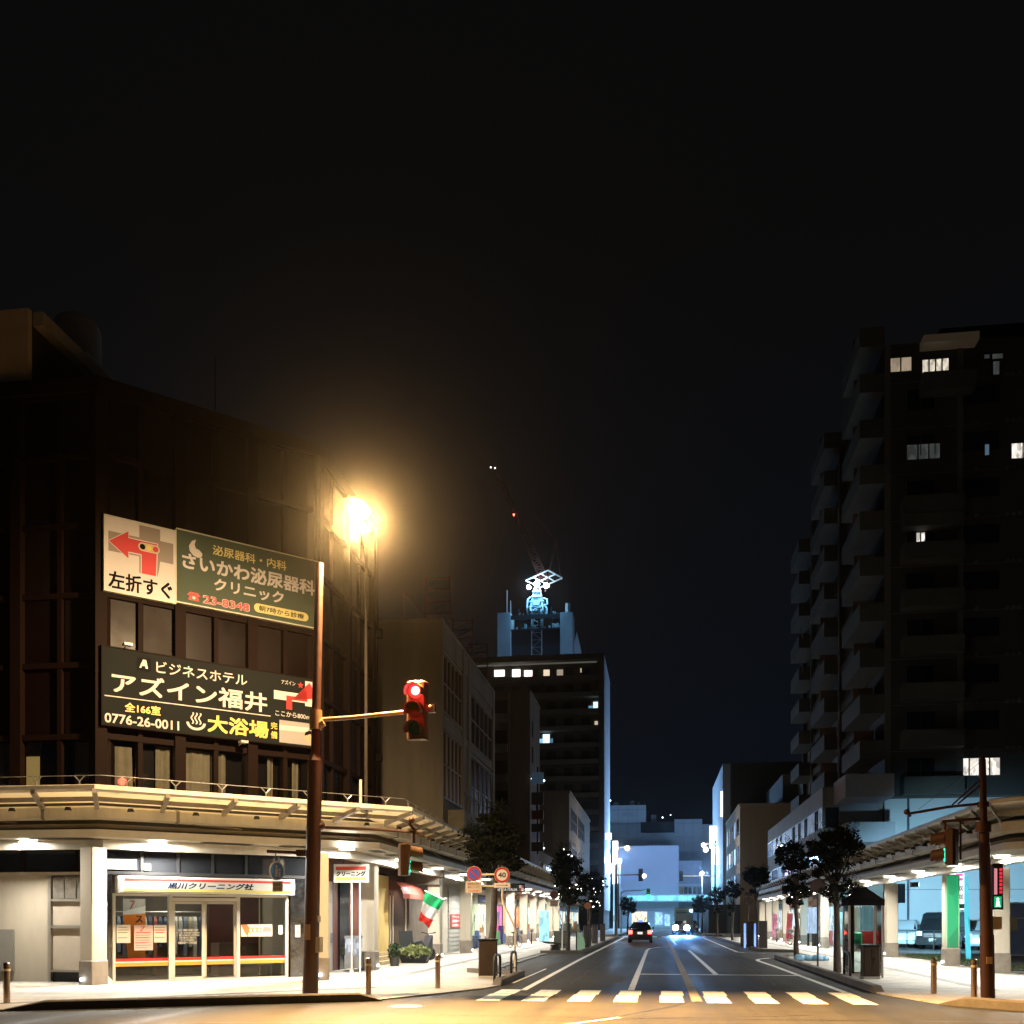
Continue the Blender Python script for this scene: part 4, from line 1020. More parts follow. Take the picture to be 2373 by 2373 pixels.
def shopfronts(par, x, y0, cells):
    """row of shop fronts on x, each (width, glow material, frame material)"""
    y = y0
    for (w, mats, frm) in cells:
        MB().box(x-.02,x+.02,y+.12,y+w-.12,.35,2.45).build('lit_window', mats, par)
        f_ = MB(); f_.box(x-.3,x+.08,y,y+.12,0,3.3); f_.box(x-.3,x+.08,y+w-.12,y+w,0,3.3); f_.box(x-.3,x+.06,y+.12,y+w-.12,0,.35); f_.box(x-.3,x+.1,y+.12,y+w-.12,2.45,3.3); f_.box(x,x+.05,y+w*.5-.04,y+w*.5+.04,.35,2.45)
        f_.build('shop_frame', frm, par)
        goods(par, x, y+.15, y+w-.15, 1, int(y*13)+3); fascia(par, x, y, y+w, 1, int(y*7)+5)
        y += w
FW = M('frame_white',(.62,.59,.52),.5); FD = M('frame_dark',(.06,.05,.045),.5); FO = M('frame_orange',(.55,.22,.08),.5)
G1 = EW('shop_glow_warm',(1,.88,.62),1.6,3); G2 = EW('shop_glow_pink',(1,.12,.45),1.5,4,.5); G3 = EW('shop_glow_red',(1,.10,.06),1.1,4,.3); G4 = EW('shop_glow_cool',(.62,.85,1),1.5,3); G5 = EW('shop_glow_green',(.75,.95,.5),.9,3); G6 = EW('shop_glow_amber',(1,.45,.14),1.3,4,.3)
shopfronts(lowb, -.2, 0, [(3.1,G5,FW),(3.6,G1,FW),(3.2,G3,FD),(2.8,G2,FD),(2.7,G6,FW)])
it = thing('shop_sign', 'black hanging sign lettered italia with small red and white logo under the arcade', 'sign', (-7.9,54.2,3.05))
MB().box(-.85,.85,-.06,.06,0,.48).build('board', M('sign_black',(.014,.012,.012),.5), it)
k = MB(); k.mat(0).text('CRETTA ITALIA',-.78,.45,.08,.22,-.064,.02); k.mat(1).flat([(.55,.06),(.8,.06),(.8,.38),(.55,.38)],-.063); k.mat(0).flat([(.56,.24),(.67,.24),(.67,.37),(.56,.37)],-.066); k.flat([(.69,.08),(.79,.08),(.79,.22),(.69,.22)],-.066)
k.mat(1).disc(.615,.3,.035,-.068); k.disc(.74,.15,.03,-.068); k.mat(2).flat([(.69,.24),(.79,.24),(.79,.37),(.69,.37)],-.066)
k.build('lettering', [E('sign_white_glow',(.95,.9,.8),.9), M('sign_bright_red',(.6,.03,.03),.5), M('sign_pink',(.6,.35,.3),.5)], it)
for x in (-.6,.6): MB().tube([(x,0,.48),(x,0,.55)],.02).build('hanger', BLACKM, it)

# ---- narrow building with window strip and projecting signs
b3 = thing('narrow_building', 'narrow dark five storey building with a strip of small balconies and projecting signs', 'building', (-8.6,68.8,0))
B3W = M('greybrown_render',(.19,.15,.115),.85,var=.2,vs=.8,streak=.3)
MB().box(-7,0,0,5.7,3.3,17.0).build('wall', B3W, b3)
MB().box(-7.05,.06,-.05,5.75,17.0,17.15).build('parapet', B3W, b3)
for i in range(5):
    z = 15.75-2.05*i
    MB().box(-2.45,-1.55,-.03,.02,z-.2,z+.75).build('window', DARKGLASS if i % 2 else W2[1], b3)
    MB().box(-2.5,-1.5,-.45,-.02,z-.75,z-.22).build('balcony', M('balcony_grey',(.24,.22,.19),.8,var=.3), b3)
MB().box(-2.62,-2.55,-.1,-.02,3.5,17).box(-1.45,-1.38,-.1,-.02,3.5,17).build('drainpipe', M('pipe_pale',(.36,.31,.24),.6), b3)
for (y,z) in ((1.2,14.2),(1.2,12.4),(3.5,9),(3.5,6.6)):
    MB().box(-.02,.02,y,y+.5,z,z+1.1).build('window', DARKGLASS, b3)
SI = [(.1,10.75,.75,E('sign_box_blue',(.35,.65,1),.05)),(.1,9.35,.8,M('sign_box_dark',(.03,.03,.035),.5)),(.1,8.35,.6,M('sign_box_redbrown',(.10,.02,.018),.5)),(.1,7.5,.55,M('sign_box_dark2',(.035,.03,.03),.5)),(.1,6.2,.6,MATS['sign_box_dark'])]
for (x,z,h,m_) in SI:
    MB().box(.15,.95,-.4,-.1,z,z+h).build('projecting_sign', m_, b3)
MB().tube([(.55,-.25,6.0),(.55,-.25,11.9)],.05).build('sign_mast', BLACKM, b3)
MB().ball((.98,-.25,10.95),.07).ball((.15,-.25,11.1),.05).ball((.98,-.25,6.4),.05).build('sign_lamp', E('sign_lamp_glow',(.7,.9,1),5), b3)
shopfronts(b3, -1.4, 0, [(2.8,G2,FD),(2.9,G6,FO)])

# ---- row up to the second crossing
b4 = thing('grey_building', 'grey two storey block with lit shops before the second crossing on the left', 'building', (-8.6,74.5,0))
MB().box(-12,-.9,0,18.3,3.3,7.2).build('wall', M('grey_block_render',(.16,.145,.125),.85,var=.25), b4)
shopfronts(b4, -1.35, 0, [(2.6,G3,FW),(2.5,G4,FW),(2.8,G4,FD),(2.8,G1,FW),(2.8,G1,FW),(2.6,G1,FW),(2.2,G4,FW)])
windows(b4, -.89, [(2,8,4.6,6.2,4),(10,17,4.6,6.2,4)], W2, FD, .05)
bs = tag(MB().box(-.35,.35,-.04,.04,0,2.2).build('banner_stand', EW('banner_cyan_glow',(.35,.85,1),1.1,4,.6)), 'tall pale blue glowing banner stand under the left arcade', 'banner stand'); bs.location = (-8.1,73.0,.05)
# ---- building beyond the second crossing
b5 = thing('beige_building', 'beige two storey building beyond the second crossing on the left', 'building', (-8.6,99.6,0))
B5W = M('beige_block_render',(.26,.22,.17),.85,var=.25,vs=.6,streak=.3)
MB().box(-10,0,0,30,3.3,13.9).build('wall', B5W, b5); MB().box(-10.1,.1,-.1,30.1,13.9,14.2).build('parapet', B5W, b5)
windows(b5, .01, [(2,9,10.5,12.6,5),(11,20,10.5,12.6,6),(2,9,6.5,8.8,5)], W2, FD, .05)
MB().box(-4.2,-4.0,-.08,0,4,13).build('drainpipe', FD, b5); MB().box(-3.0,-1.6,-.2,-.02,8.2,12.2).build('sign_panel', M('old_sign',(.2,.17,.14),.8), b5)
front(b5, 0, 30, FD, x=-1.5)
shopfronts(b5, -1.4, .3, [(3.6,G1,FW),(3.5,G4,FW),(3.6,G1,FD),(3.6,G4,FW),(3.6,G1,FW),(3.6,G1,FW),(3.6,G4,FW),(3.5,G1,FW)])
# ================================================================ right: apartment tower on its podium
TW = M('tower_tile', (.062,.061,.058), .75, var=.12, vs=.4, streak=.15, spec=.2)
TB = M('balcony_wall', (.10,.097,.088), .75, var=.15, vs=.6, spec=.2)
LITW = EW('lit_flat_white',(1,.92,.82),1.0,4,.45); LITD = EW('lit_flat_dim',(.55,.62,.60),.07,2,.6); LITY = EW('lit_flat_tan',(1,.78,.55),.30,2,.7); LITC = EW('lit_flat_curtain',(1,.9,.72),.8,5,.35); LITB = E('lit_flat_blue',(.4,.65,.9),.18)
tower = thing('apartment_tower', 'tall dark apartment tower with balconies and a few lit windows, behind the car park', 'building', (13.65,65,0))
w = MB(); w.box(0,30,0,36,0,36.6); w.box(4,30,3,33,36.6,39)
w.build('wall', TW, tower)
MB().box(0,30,-.02,0,.0,8.95).build('lit_lower_wall', M('lower_wall_lit_tone',(.50,.51,.52),.6,var=.06,vs=.4), tower)  # same wall, painted paler low down to look floodlit
wl = MB()
for x in (0,4.2,9.4,14.0): wl.box(x,x+.35,-.06,0,9.6,36.6)
for k in range(10): wl.box(.35,30,-.025,0,9.0+2.8*k,9.06+2.8*k)
for x in (6.9,11.2,16): wl.box(x,x+.03,-.025,-.019,.1,8.9)
wl.box(0,30,-.025,-.019,3.4,3.43); wl.box(0,30,-.025,-.019,6.0,6.03)
wl.build('wall_joint', M('tower_tile_light',(.12,.115,.105),.75,var=.1), tower)
def balc(x0,x1,y0,y1,zb,zt,open_=None):
    """parapet box with its slab, hollow inside; open_ = side that touches the wall"""
    b = MB(); t = .14
    b.box(x0,x1,y0,y1,zb,zb+.16)
    if open_ != 'x1': b.box(x1-t,x1,y0,y1,zb+.16,zt)
    b.box(x0,x0+t,y0,y1,zb+.16,zt)
    b.box(x0+t,x1-(0 if open_ == 'x1' else t),y0,y0+t,zb+.16,zt)
    if open_ != 'y1': b.box(x0+t,x1-t,y1-t,y1,zb+.16,zt)
    return b
for k in range(9):                                        # front balconies and strip windows
    zt = 10.15+2.8*k
    if k < 7: balc(.9,4.35,-1.1,0,zt-1.05,zt,'y1').build('balcony', TB, tower)
    MB().box(1.3,2.9,-.04,0,zt+.0,zt+1.25).build('window', DARKGLASS, tower)
    fr_ = MB(); fr_.box(1.25,1.3,-.06,0,zt,zt+1.3); fr_.box(2.9,2.95,-.06,0,zt,zt+1.3); fr_.box(2.07,2.12,-.07,-.04,zt,zt+1.25); fr_.box(1.25,2.95,-.06,0,zt+1.25,zt+1.32); fr_.build('window_frame', FD, tower)
    if k not in (0,):
        MB().box(4.4,6.6,-.04,0,zt+.1,zt+1.2).build('window', DARKGLASS, tower)
    for x in (5.95,6.95,7.2,7.5):
        pass
    v = MB()
    for x in (5.3,7.05,7.4,7.75): v.cyl((x,-.1,zt+1.75),(x,0,zt+1.75),.13,n=10)
    v.build('vent', M('vent_grey',(.12,.12,.12),.5), tower)
def litwin(x0,x1,z0,z1,mat,n=2):
    MB().box(x0,x1,-.05,0,z0,z1).build('lit_window', mat, tower)
    f_ = MB(); f_.box(x0-.06,x0,-.09,0,z0-.06,z1+.06); f_.box(x1,x1+.06,-.09,0,z0-.06,z1+.06); f_.box(x0,x1,-.09,0,z1,z1+.06); f_.box(x0,x1,-.09,0,z0-.06,z0)
    for i in range(1,n): x = x0+(x1-x0)*i/n; f_.box(x-.04,x+.04,-.08,-.05,z0,z1)
    f_.build('window_frame', FD, tower)
litwin(4.3,6.63,10.28,11.31,LITW,4); litwin(.32,1.55,34.9,35.74,LITY,2); litwin(2.2,3.7,34.4,35.5,LITC,4); litwin(1.3,3.2,29.5,30.4,LITD,3); litwin(1.85,2.33,24.15,25.05,LITW,2); litwin(7.3,8.6,29.2,30.1,LITW,2); litwin(5.78,6.02,29.5,30.15,LITB,1); litwin(5.75,6.05,35.3,35.55,LITD,1); litwin(6.2,6.8,35.25,35.55,LITD,1); litwin(6.25,6.6,34.3,35.1,LITD,1)
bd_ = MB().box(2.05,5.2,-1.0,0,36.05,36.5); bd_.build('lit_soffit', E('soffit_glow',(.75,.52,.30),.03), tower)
balc(.9,4.3,-1.1,0,25.1,25.85,'y1').build('balcony', TB, tower)
balc(2.0,5.0,-1.1,0,33.2,34.25,'y1').build('balcony', TB, tower)
for k in range(10):                                       # balconies on the street side, in three stacks
    zt = 12.55+2.8*k
    for (y0,y1) in ((.0,6.2),(13.6,20.2),(27.4,33)):
        if k == 9 and y0 > 20: continue
        balc(-1.45,0,y0,y1,zt-1.15,zt,'x1').build('balcony', TB, tower)
        if y0 < 20: MB().box(-1.28,-.04,y0+(3.2 if k % 2 else 2.9),y0+(3.26 if k % 2 else 2.96),zt-.95,zt+1.1).build('partition', M('partition_red',(.20,.12,.09),.7), tower)
pr_ = MB()
for y in (6.2,13.3,20.2,27.1,33.0): pr_.box(-.35,0,y,y+.35,9.7,36.6)
for k in range(10): pr_.box(-.3,0,6.5,13.3,11.3+2.8*k,11.9+2.8*k); pr_.box(-.3,0,20.5,27.1,11.3+2.8*k,11.9+2.8*k)
pr_.build('pier', TW, tower)
sp_ = MB()
for y in (13.3,27.2,): sp_.cyl((-.5,y-.2,9.8),(-.5,y-.2,36),.05,n=8)
sp_.build('downpipe', M('downpipe_pale',(.3,.3,.28),.5), tower)
for z in (26.8,23.9): MB().tube([(-1.5,26,z),(-1.5,24.6,z-1.3)],.03).build('bracket', STEEL, tower)
# pale boxed balconies on the lowest floors, facing the car park
balc(-3.0,-.3,-4,0,8.65,9.95,'y1').build('balcony', M('balcony_pale',(.36,.36,.39),.7,var=.08), tower)
balc(-2.9,-.25,-4,0,6.05,7.2,'y1').build('balcony', MATS['balcony_pale'], tower)
MB().box(-2.7,-.4,-.3,.0,7.2,8.7).build('recess_wall', M('recess_grey',(.18,.18,.19),.8), tower)
MB().box(.55,1.2,-.03,0,2.6,3.78).build('window', DARKGLASS, tower)
MB().tube([(1.35,-.15,0),(1.35,-.15,9)],.07).build('downpipe', M('downpipe_dark',(.05,.06,.09),.5), tower)
podium = thing('podium_building', 'low office block with a long strip of windows below the apartment tower', 'building', (10,65,0))
PW_ = M('podium_tile', (.22,.195,.16), .7, var=.15, vs=.8, streak=.2)
MB().box(0,3.6,0,32,7.5-.25,9.7).build('wall', PW_, podium) if False else None
pb = MB(); pb.box(0,3.6,0,32,8.55,9.75); pb.box(0,3.6,0,32,5.95,7.25); pb.box(0,3.6,0,32,3.3,4.3); pb.box(.25,3.6,.25,31.8,3.3,9.5); pb.box(.9,3.6,.2,31.5,0,3.3)
for y in (31.7,): pb.box(0,3.6,y,32,3.3,9.7)
pb.build('wall', PW_, podium)
windows(podium, 0, [], [DARKGLASS], FD) if False else None
PGL = [M('office_glass_dark',(.02,.025,.03),.06), EW('office_glass_lit',(.55,.68,.9),.22,2.5,.05)]
of = MB()
for (z0,z1) in ((7.25,8.55),(4.3,5.95)):
    for i in range(20):
        y0 = .05+1.58*i
        MB().box(-.01,.02,y0+.06,y0+1.52,z0,z1).build('window', PGL[1 if rnd.random() < .45 else 0], podium)
        of.box(-.02,.16,y0-.03,y0+.06,z0,z1); of.box(-.02,.1,y0+.76,y0+.80,z0,z1)
    MB().box(.1,1.05,.06,.1,z0,z1).build('window', PGL[0], podium)
    of.box(1.05,1.12,0,.12,z0,z1); of.box(-.018,.16,.06,31.7,z1-.05,z1); of.box(.02,1.05,.02,.12,z1-.05,z1)
of.box(1.05,1.12,0,.12,5.95,7.25)
of.build('window_frame', M('office_frame',(.28,.28,.28),.4,metal=.5), podium)
def shopfronts_r(par, x, y0, cells):
    y = y0
    for (w, mats, frm) in cells:
        MB().box(x-.02,x+.02,y+.12,y+w-.12,.3,2.4).build('lit_window', mats, par)
        f_ = MB(); f_.box(x-.08,x+.3,y,y+.12,0,3.2); f_.box(x-.08,x+.3,y+w-.12,y+w,0,3.2); f_.box(x-.06,x+.3,y+.12,y+w-.12,0,.3); f_.box(x-.1,x+.3,y+.12,y+w-.12,2.4,3.2); f_.box(x-.05,x,y+w*.5-.04,y+w*.5+.04,.3,2.4)
        f_.build('shop_frame', frm, par)
        goods(par, x, y+.15, y+w-.15, -1, int(y*17)+9); fascia(par, x, y, y+w, -1, int(y*11)+5)
        y += w
shopfronts_r(podium, .75, .2, [(3.0,G4,FW),(2.8,G1,FW),(2.8,G3,FD),(3.0,G2,FW),(3.0,G1,FW),(3.2,G1,FD),(3.0,G4,FW),(3.2,G1,FW),(3.4,G1,FW),(3.4,G4,FW)])
fls = MB()
st = [(.07*(1 if i % 2 == 0 else .4)*math.cos(math.pi*i/6), .07*(1 if i % 2 == 0 else .4)*math.sin(math.pi*i/6)) for i in range(12)]
k = MB().prism_x([(16.5+6*a, 5.35+6*b) for a,b in st], -.25, -.1); k.build('flower_sign', E('flower_sign_glow',(.75,.6,1),3), podium)
ns = thing('notice_stand', 'pale blue notice board on two posts under the right arcade', 'notice board', (9.0,62.5,0.03), -70)
MB().box(-.55,.55,-.04,.04,.75,2.3).build('board', EW('notice_glow',(.5,.72,1),.75,5,.7), ns); MB().box(-.5,-.4,-.05,.05,0,.75).box(.1,.5,-.05,.05,0,.75).build('post', BLACKM, ns)
for (x,y,lab,mat_) in ((9.55,57.2,'cyan banner hung between pillars beside the notice stand, right arcade', EW('banner_teal_glow',(.35,.85,.95),.9,5,.6)),(8.5,69.5,'red slanted advertising banner before the right arcade shops', EW('banner_red_glow',(.9,.10,.12),.6,5,.3)),(8.45,77.6,'pink advertising banner far along the right arcade', EW('banner_pink_glow',(.95,.35,.5),.7,5,.3))):
    o = tag(MB().box(-.3,.3,-.02,.02,.3,2.0).box(-.32,-.3,-.02,.02,0,2.1).box(-.32,.3,-.05,.05,0,.04).build('advertising_banner', mat_), lab, 'banner'); o.location = (x,y,.03); o.rotation_euler = (0,R(6),R(-65))
# ---- further right
b6 = thing('tan_building', 'tan blank-walled building beyond the podium on the right', 'building', (9.2,119,0))
MB().box(0,14,0,24,3.3,14.5).box(0,14,-.1,0,0,3.3).build('wall', M('tan_wall',(.30,.235,.155),.85,var=.12,vs=.5,streak=.15), b6)
MB().box(-.1,14.1,-.1,24.1,14.5,14.8).build('parapet', M('tan_cap',(.30,.24,.17),.8), b6)
windows(b6, 0, [], [DARKGLASS], FD) if False else None
f_ = MB()
for i in range(5):
    for z in (5,8.2,11.4):
        MB().box(-.03,.02,1.5+4.4*i,4.5+4.4*i,z,z+1.9).build('window', DARKGLASS if (i+int(z)) % 3 else EW('office_far_lit',(.6,.72,1),.5,2,.3), b6)
        f_.box(-.06,.0,1.4+4.4*i,1.5+4.4*i,z,z+1.9)
f_.build('window_frame', FD, b6)
front(b6, .2, 23.8, FD, x=4.3)
shopfronts_r(b6, .5, .2, [(4,G1,FW),(4,G1,FW),(4,G4,FW),(4,G1,FW),(4,G4,FW),(3.5,G1,FW)])
b7 = thing('dark_building', 'dark windowless block standing taller behind the tan building', 'building', (9.9,131,0))
MB().box(0,14,13,30,0,23.2).build('wall', M('dark_block',(.075,.07,.066),.8,var=.15,vs=.5), b7)
MB().box(4.5,20,-8,12,14.6,18.6).build('rear_block', M('dark_block_grey',(.16,.16,.155),.8,var=.12,vs=.5), b7)
MB().box(6,22,-30,-9,0,19).build('rear_block', MATS['dark_block'], b7)
b8 = thing('blue_lit_building', 'tall block whose street face glows pale blue near the far right end of the street', 'building', (8.9,145.5,0))
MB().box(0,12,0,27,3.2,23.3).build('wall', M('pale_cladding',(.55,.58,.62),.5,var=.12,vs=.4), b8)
MB().box(-.3,0,.2,.5,16,19.5).build('tube_light', E('tube_blue_glow',(.75,.88,1),4), b8)
MB().box(-1.1,-.1,14.8,15.2,12.6,16).build('projecting_sign', E('white_sign_glow',(.9,.95,1),3.2), b8)
MB().box(-1.1,-.1,8.8,9.2,4.5,9.6).build('projecting_sign', E('cyan_sign_glow',(.3,.8,1),2.6), b8)
MB().box(-1.1,-.1,8.8,9.2,9.7,12.4).build('projecting_sign', MATS['white_sign_glow'], b8)
shopfronts_r(b8, -.05, .2, [(4.4,G4,FW),(4.4,G4,FW),(4.4,G1,FW),(4.4,G4,FW),(4.4,G4,FW),(4.4,G4,FW)])

# ================================================================ far left: hotel slab and the building going up behind it
hotel = thing('hotel_slab', 'tall dark slab block with open galleries and a row of lit rooms below its roof', 'building', (-7.9,150,0))
HW = M('slab_concrete',(.14,.13,.11),.8,var=.2,vs=.3)
h = MB(); h.box(-34,0,1.6,17,0,40.6); h.box(-34,0,0,1.6,39.75,40.6); h.box(-.75,0,0,1.6,0,39.75); h.box(-34,-33,0,1.6,0,39.75)
h.build('wall', HW, hotel)
for i in range(13):
    z = 37.0-2.47*i
    MB().box(-33,-.75,.05,1.6,z-.18,z).box(-33,-.75,.05,.18,z,z+.5).build('gallery', M('gallery_rail',(.20,.185,.155),.7,var=.15), hotel)
MB().box(-30,-1,.3,.5,39.3,39.5).build('soffit_strip', E('soffit_strip_glow',(.6,.58,.5),.12), hotel)
dw = MB()
for i in range(12):
    for k in range(9): pass
    z = 37.05-2.47*i
    for k in range(12): dw.box(-32+2.6*k,-30.6+2.6*k,1.55,1.62,z+.1,z+1.9)
dw.build('door', M('gallery_door',(.05,.05,.05),.4), hotel)
for (x0,x1,z0,z1,c,s) in ((-16.4,-14.9,38.0,38.95,(1,.97,.9),2.2),(-13.7,-12.5,37.5,38.95,(1,.93,.88),2.6),(-11.9,-10.7,37.5,38.75,(1,.85,.78),2.2),(-9.0,-8.1,37.45,38.75,(1,.8,.58),.9),(-7.0,-6.1,37.45,38.7,(1,.8,.6),.35),(-3.5,-3.35,38.2,38.8,(1,.8,.6),.6),(-1.6,-.95,32.5,33.75,(.6,.88,1),1.5),(-2.3,-1.6,32.5,33.2,(.25,.6,.85),.5),(-9.1,-8.1,27.6,29.15,(.6,.88,1),1.7),(-9.6,-9.1,27.65,28.5,(.35,.7,.95),.9),(-8.1,-7.6,27.65,28.5,(.2,.45,.7),.4),(-1.4,-.95,30.2,30.9,(.9,.8,.7),.45)):
    MB().box(x0,x1,1.45,1.6,z0,z1).build('lit_window', E('gallery_light_%d' % int(s*100+x0*7+400), c, s), hotel)
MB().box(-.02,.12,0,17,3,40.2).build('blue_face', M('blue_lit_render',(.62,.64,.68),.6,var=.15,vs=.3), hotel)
for (y,z0,z1) in ((3,8.5,10),(3,13.5,14.5)): MB().box(.12,1.0,y,y+.3,z0,z1).build('projecting_sign', E('slab_sign_glow',(.75,.85,1),2.5), hotel)
site = thing('unfinished_tower', 'unfinished high-rise core with scaffold wrapped columns lit blue by floodlights', 'building', (-23,190,0))
SCF = M('scaffold_sheet',(.50,.51,.52),.8,var=.25,vs=.25)
s_ = MB(); s_.box(-6.9,-4.4,0,5,38,59.2); s_.box(4.9,7.2,0,5,38,58.8)
s_.build('wrapped_column', SCF, site)
MB().box(-4.4,4.9,1,6,38,55.9).build('core', M('core_dark',(.03,.03,.035),.8), site)
sb = MB(); sb.box(-4.4,4.9,.2,.6,57.9,58.7); sb.box(-4.4,4.9,.3,5,55.9,56.1)
for x in (-1.2,.9,-3,3.2): sb.box(x-.12,x+.12,.4,.7,55.9,60)
sb.build('steel_beam', BLACKM, site)
deb = MB(); dr_ = random.Random(4)
for i in range(40):
    x = dr_.uniform(-4,4.6); z = dr_.uniform(56.1,57.5); deb.box(x,x+dr_.uniform(.1,.7),dr_.uniform(1,3),3.2,56.1,z)
for i in range(14): 
    x = dr_.uniform(-4,4.6); deb.tube([(x,1,58.7),(x+dr_.uniform(-.5,.5),1,59.0+dr_.uniform(0,.4))],.05,5)
deb.build('site_material', M('site_steel',(.45,.48,.5),.5,metal=.3), site)
for (x,z0,z1,r_) in ((-5.4,59.2,64,.12),(-4.7,59.2,62,.1),(6.2,58.8,61,.5)): MB().tube([(x,2,z0),(x,2,z1)],r_).build('hoist_mast', M('hoist_grey',(.35,.36,.38),.5), site)
sheet = MB(); sheet.add([(7.6,1,50.3),(9.0,1,50.3),(8.5,1.2,53),(7.9,1.4,55.5),(7.4,1.2,53)],[(0,1,2,3,4)]); sheet.build('loose_sheet', M('loose_sheet',(.6,.62,.65),.6), site)
crane = thing('tower_crane', 'floodlit tower crane with its dim boom slanting up to the left', 'crane', (-22.6,192,0))
CRN = M('crane_paint',(.62,.64,.64),.5,var=.2,vs=2)
m_ = MB()
def lattice(mb, p0, p1, w0, w1, n, r):
    p0 = Vector(p0); p1 = Vector(p1); d = (p1-p0).normalized(); a = Vector((0,1,0)); u = d.cross(a).normalized(); v = a
    def c(i, k):
        t = i/n; ww = w0+(w1-w0)*t; s = ((-1,-1),(1,-1),(1,1),(-1,1))[k]
        return p0.lerp(p1,t)+u*(ww/2*s[0])+v*(ww/2*s[1])
    for k in range(4): mb.tube([c(0,k),c(n,k)], r, 5)
    for i in range(n):
        for k in range(4):
            mb.tube([c(i,k),c(i+1,(k+1) % 4)] if (i+k) % 2 else [c(i,(k+1) % 4),c(i+1,k)], r*.6, 4)
            mb.tube([c(i,k),c(i,(k+1) % 4)], r*.6, 4)
lattice(m_, (0,0,50), (0,0,61), 1.9,1.9, 8, .12); m_.build('mast', CRN, crane)
h_ = MB(); lattice(h_, (0,0,59.6), (0,0,64), 2.5, 1.0, 6, .13)
for z, w_ in ((60.3,1.5),(61.3,1.35),(62.2,1.0),(63.1,.8)): h_.box(-w_,w_,-1.2,1.2,z,z+.16)
h_.tube([(-1.2,-.6,62.3),(-1.75,-.6,61.9),(-1.85,-.6,60.6),(-1.7,-.6,59.2),(-1.35,-.6,58.4)],.17,6); h_.tube([(1.2,-.6,62.0),(1.9,-.6,61.8),(2.0,-.6,60.9),(1.3,-.6,60.6)],.17,6); h_.tube([(1.3,-.6,60.8),(1.9,-.6,60.0),(1.8,-.6,58.8)],.2,6); h_.box(-.6,.5,-1.3,-.9,60.6,61.2)
h_.build('machinery', CRN, crane)
pf = MB(); d1 = Vector((2.6,0,1.0)); 
for i in range(4):
    a = Vector((-2.0,-1.5,65.2)).lerp(Vector((2.2,-1.5,66.9)), i/3); b_ = a+Vector((2.3,3,-.5)); pf.tube([tuple(a),tuple(b_)],.13,5)
for i in range(3):
    a = Vector((-2.0,-1.5,65.2)).lerp(Vector((.3,1.5,64.7)), i/2); b_ = Vector((2.2,-1.5,66.9)).lerp(Vector((4.6,1.5,66.3)), i/2); pf.tube([tuple(a),tuple(b_)],.15,5)
pf.build('counter_jib', CRN, crane)
bm_ = MB(); lattice(bm_, (1.2,0,66), (-8.2,0,87.5), 1.5,.7, 22, .10); bm_.build('boom', M('crane_boom_paint',(.085,.032,.028),.8,spec=.1), crane)
ap = MB(); ap.tube([(1.5,0,63.4),(3.5,0,73)],.15,6).tube([(3.5,0,73),(-8.2,0,87.5)],.04,4).tube([(3.5,0,73),(4.4,0,66)],.06,4); ap.build('stay', MATS['crane_boom_paint'], crane)
FLD = E('flood_glow',(.75,.93,1),60)
for (x,z,r_) in ((.05,64.45,.55),(-1.45,63.95,.38),(1.85,64.1,.48)):
    MB().ball((x,-1.4,z),r_,14,8).build('floodlight', FLD, crane)
    lamp('SPOT','floodlight_lamp',(x,-2.6,z+.2),1500,(.12,.55,1),crane,.3,(0,0,57),110,.6)
lamp('SPOT','floodlight_lamp',(.2,-4,65),1200,(.12,.50,1),crane,.4,(.2,0,56),100,.8)
lamp('POINT','floodlight_glow',(.2,-3.6,63.2),800,(.16,.58,1),crane,.3)
MB().ball((-4.5,0,78.2),.22).build('warning_light', E('aviation_red',(1,.10,.06),14), crane)
MB().ball((-8.1,0,87.3),.16).ball((-8.9,0,87.5),.14).build('tip_light', E('aviation_white',(1,.95,.9),4), crane)

# ================================================================ far end of the street: pale department store and its annexes
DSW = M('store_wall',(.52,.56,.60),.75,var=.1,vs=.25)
ds = thing('department_store', 'wide pale department store closing the far end of the street', 'building', (0,220,0))
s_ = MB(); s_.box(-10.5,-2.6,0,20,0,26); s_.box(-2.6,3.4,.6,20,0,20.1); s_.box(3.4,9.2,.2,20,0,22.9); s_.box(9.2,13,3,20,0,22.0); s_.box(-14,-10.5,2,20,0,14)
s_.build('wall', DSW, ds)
MB().box(-3.7,3.3,-.4,.6,20.1,22.3).build('roof_screen', M('roof_screen_dark',(.035,.04,.045),.8), ds)
k = MB()
for (x,z) in ((-9.3,26),(-8.8,26),(-5.6,26),(-4.2,26)): k.cyl((x,4,z),(x,4,z+1.1),.35,n=10)
k.ball((-5.5,4,26.8),.7); k.box(-1.6,-.4,6,7,22,24.5); k.build('roof_plant', M('roof_plant',(.32,.33,.35),.6), ds)
jt = MB()
for z in (4,7,10,13,16,19,22,25): jt.box(-10.5,-2.6,-.03,0,z,z+.12)
for z in (4,7,10,13,16): jt.box(-2.6,3.4,.57,.6,z,z+.12)
for z in (4,7,10,13,16,19,22): jt.box(3.4,9.2,.17,.2,z,z+.12)
for x in (-8.5,-6.5,-4.5): jt.box(x,x+.1,-.025,0,3,25.9)
for x in (5.3,7.2): jt.box(x,x+.1,.175,.2,3,22.8)
jt.build('panel_joint', M('store_joint',(.34,.38,.42),.7), ds)
MB().box(-7.6,-5.2,-.04,0,23.6,24.5).build('louvre_panel', M('store_panel',(.42,.46,.50),.6), ds)
k = MB().box(-2.4,3.3,.56,.6,16.9,17.0)
for x0 in (-2.3,.3): 
    for i in range(3): k.box(x0+.8*i,x0+.8*i+.55,.55,.6,17.0,18.4)
k.build('louvre_panel', M('store_panel',(.42,.46,.50),.6), ds)
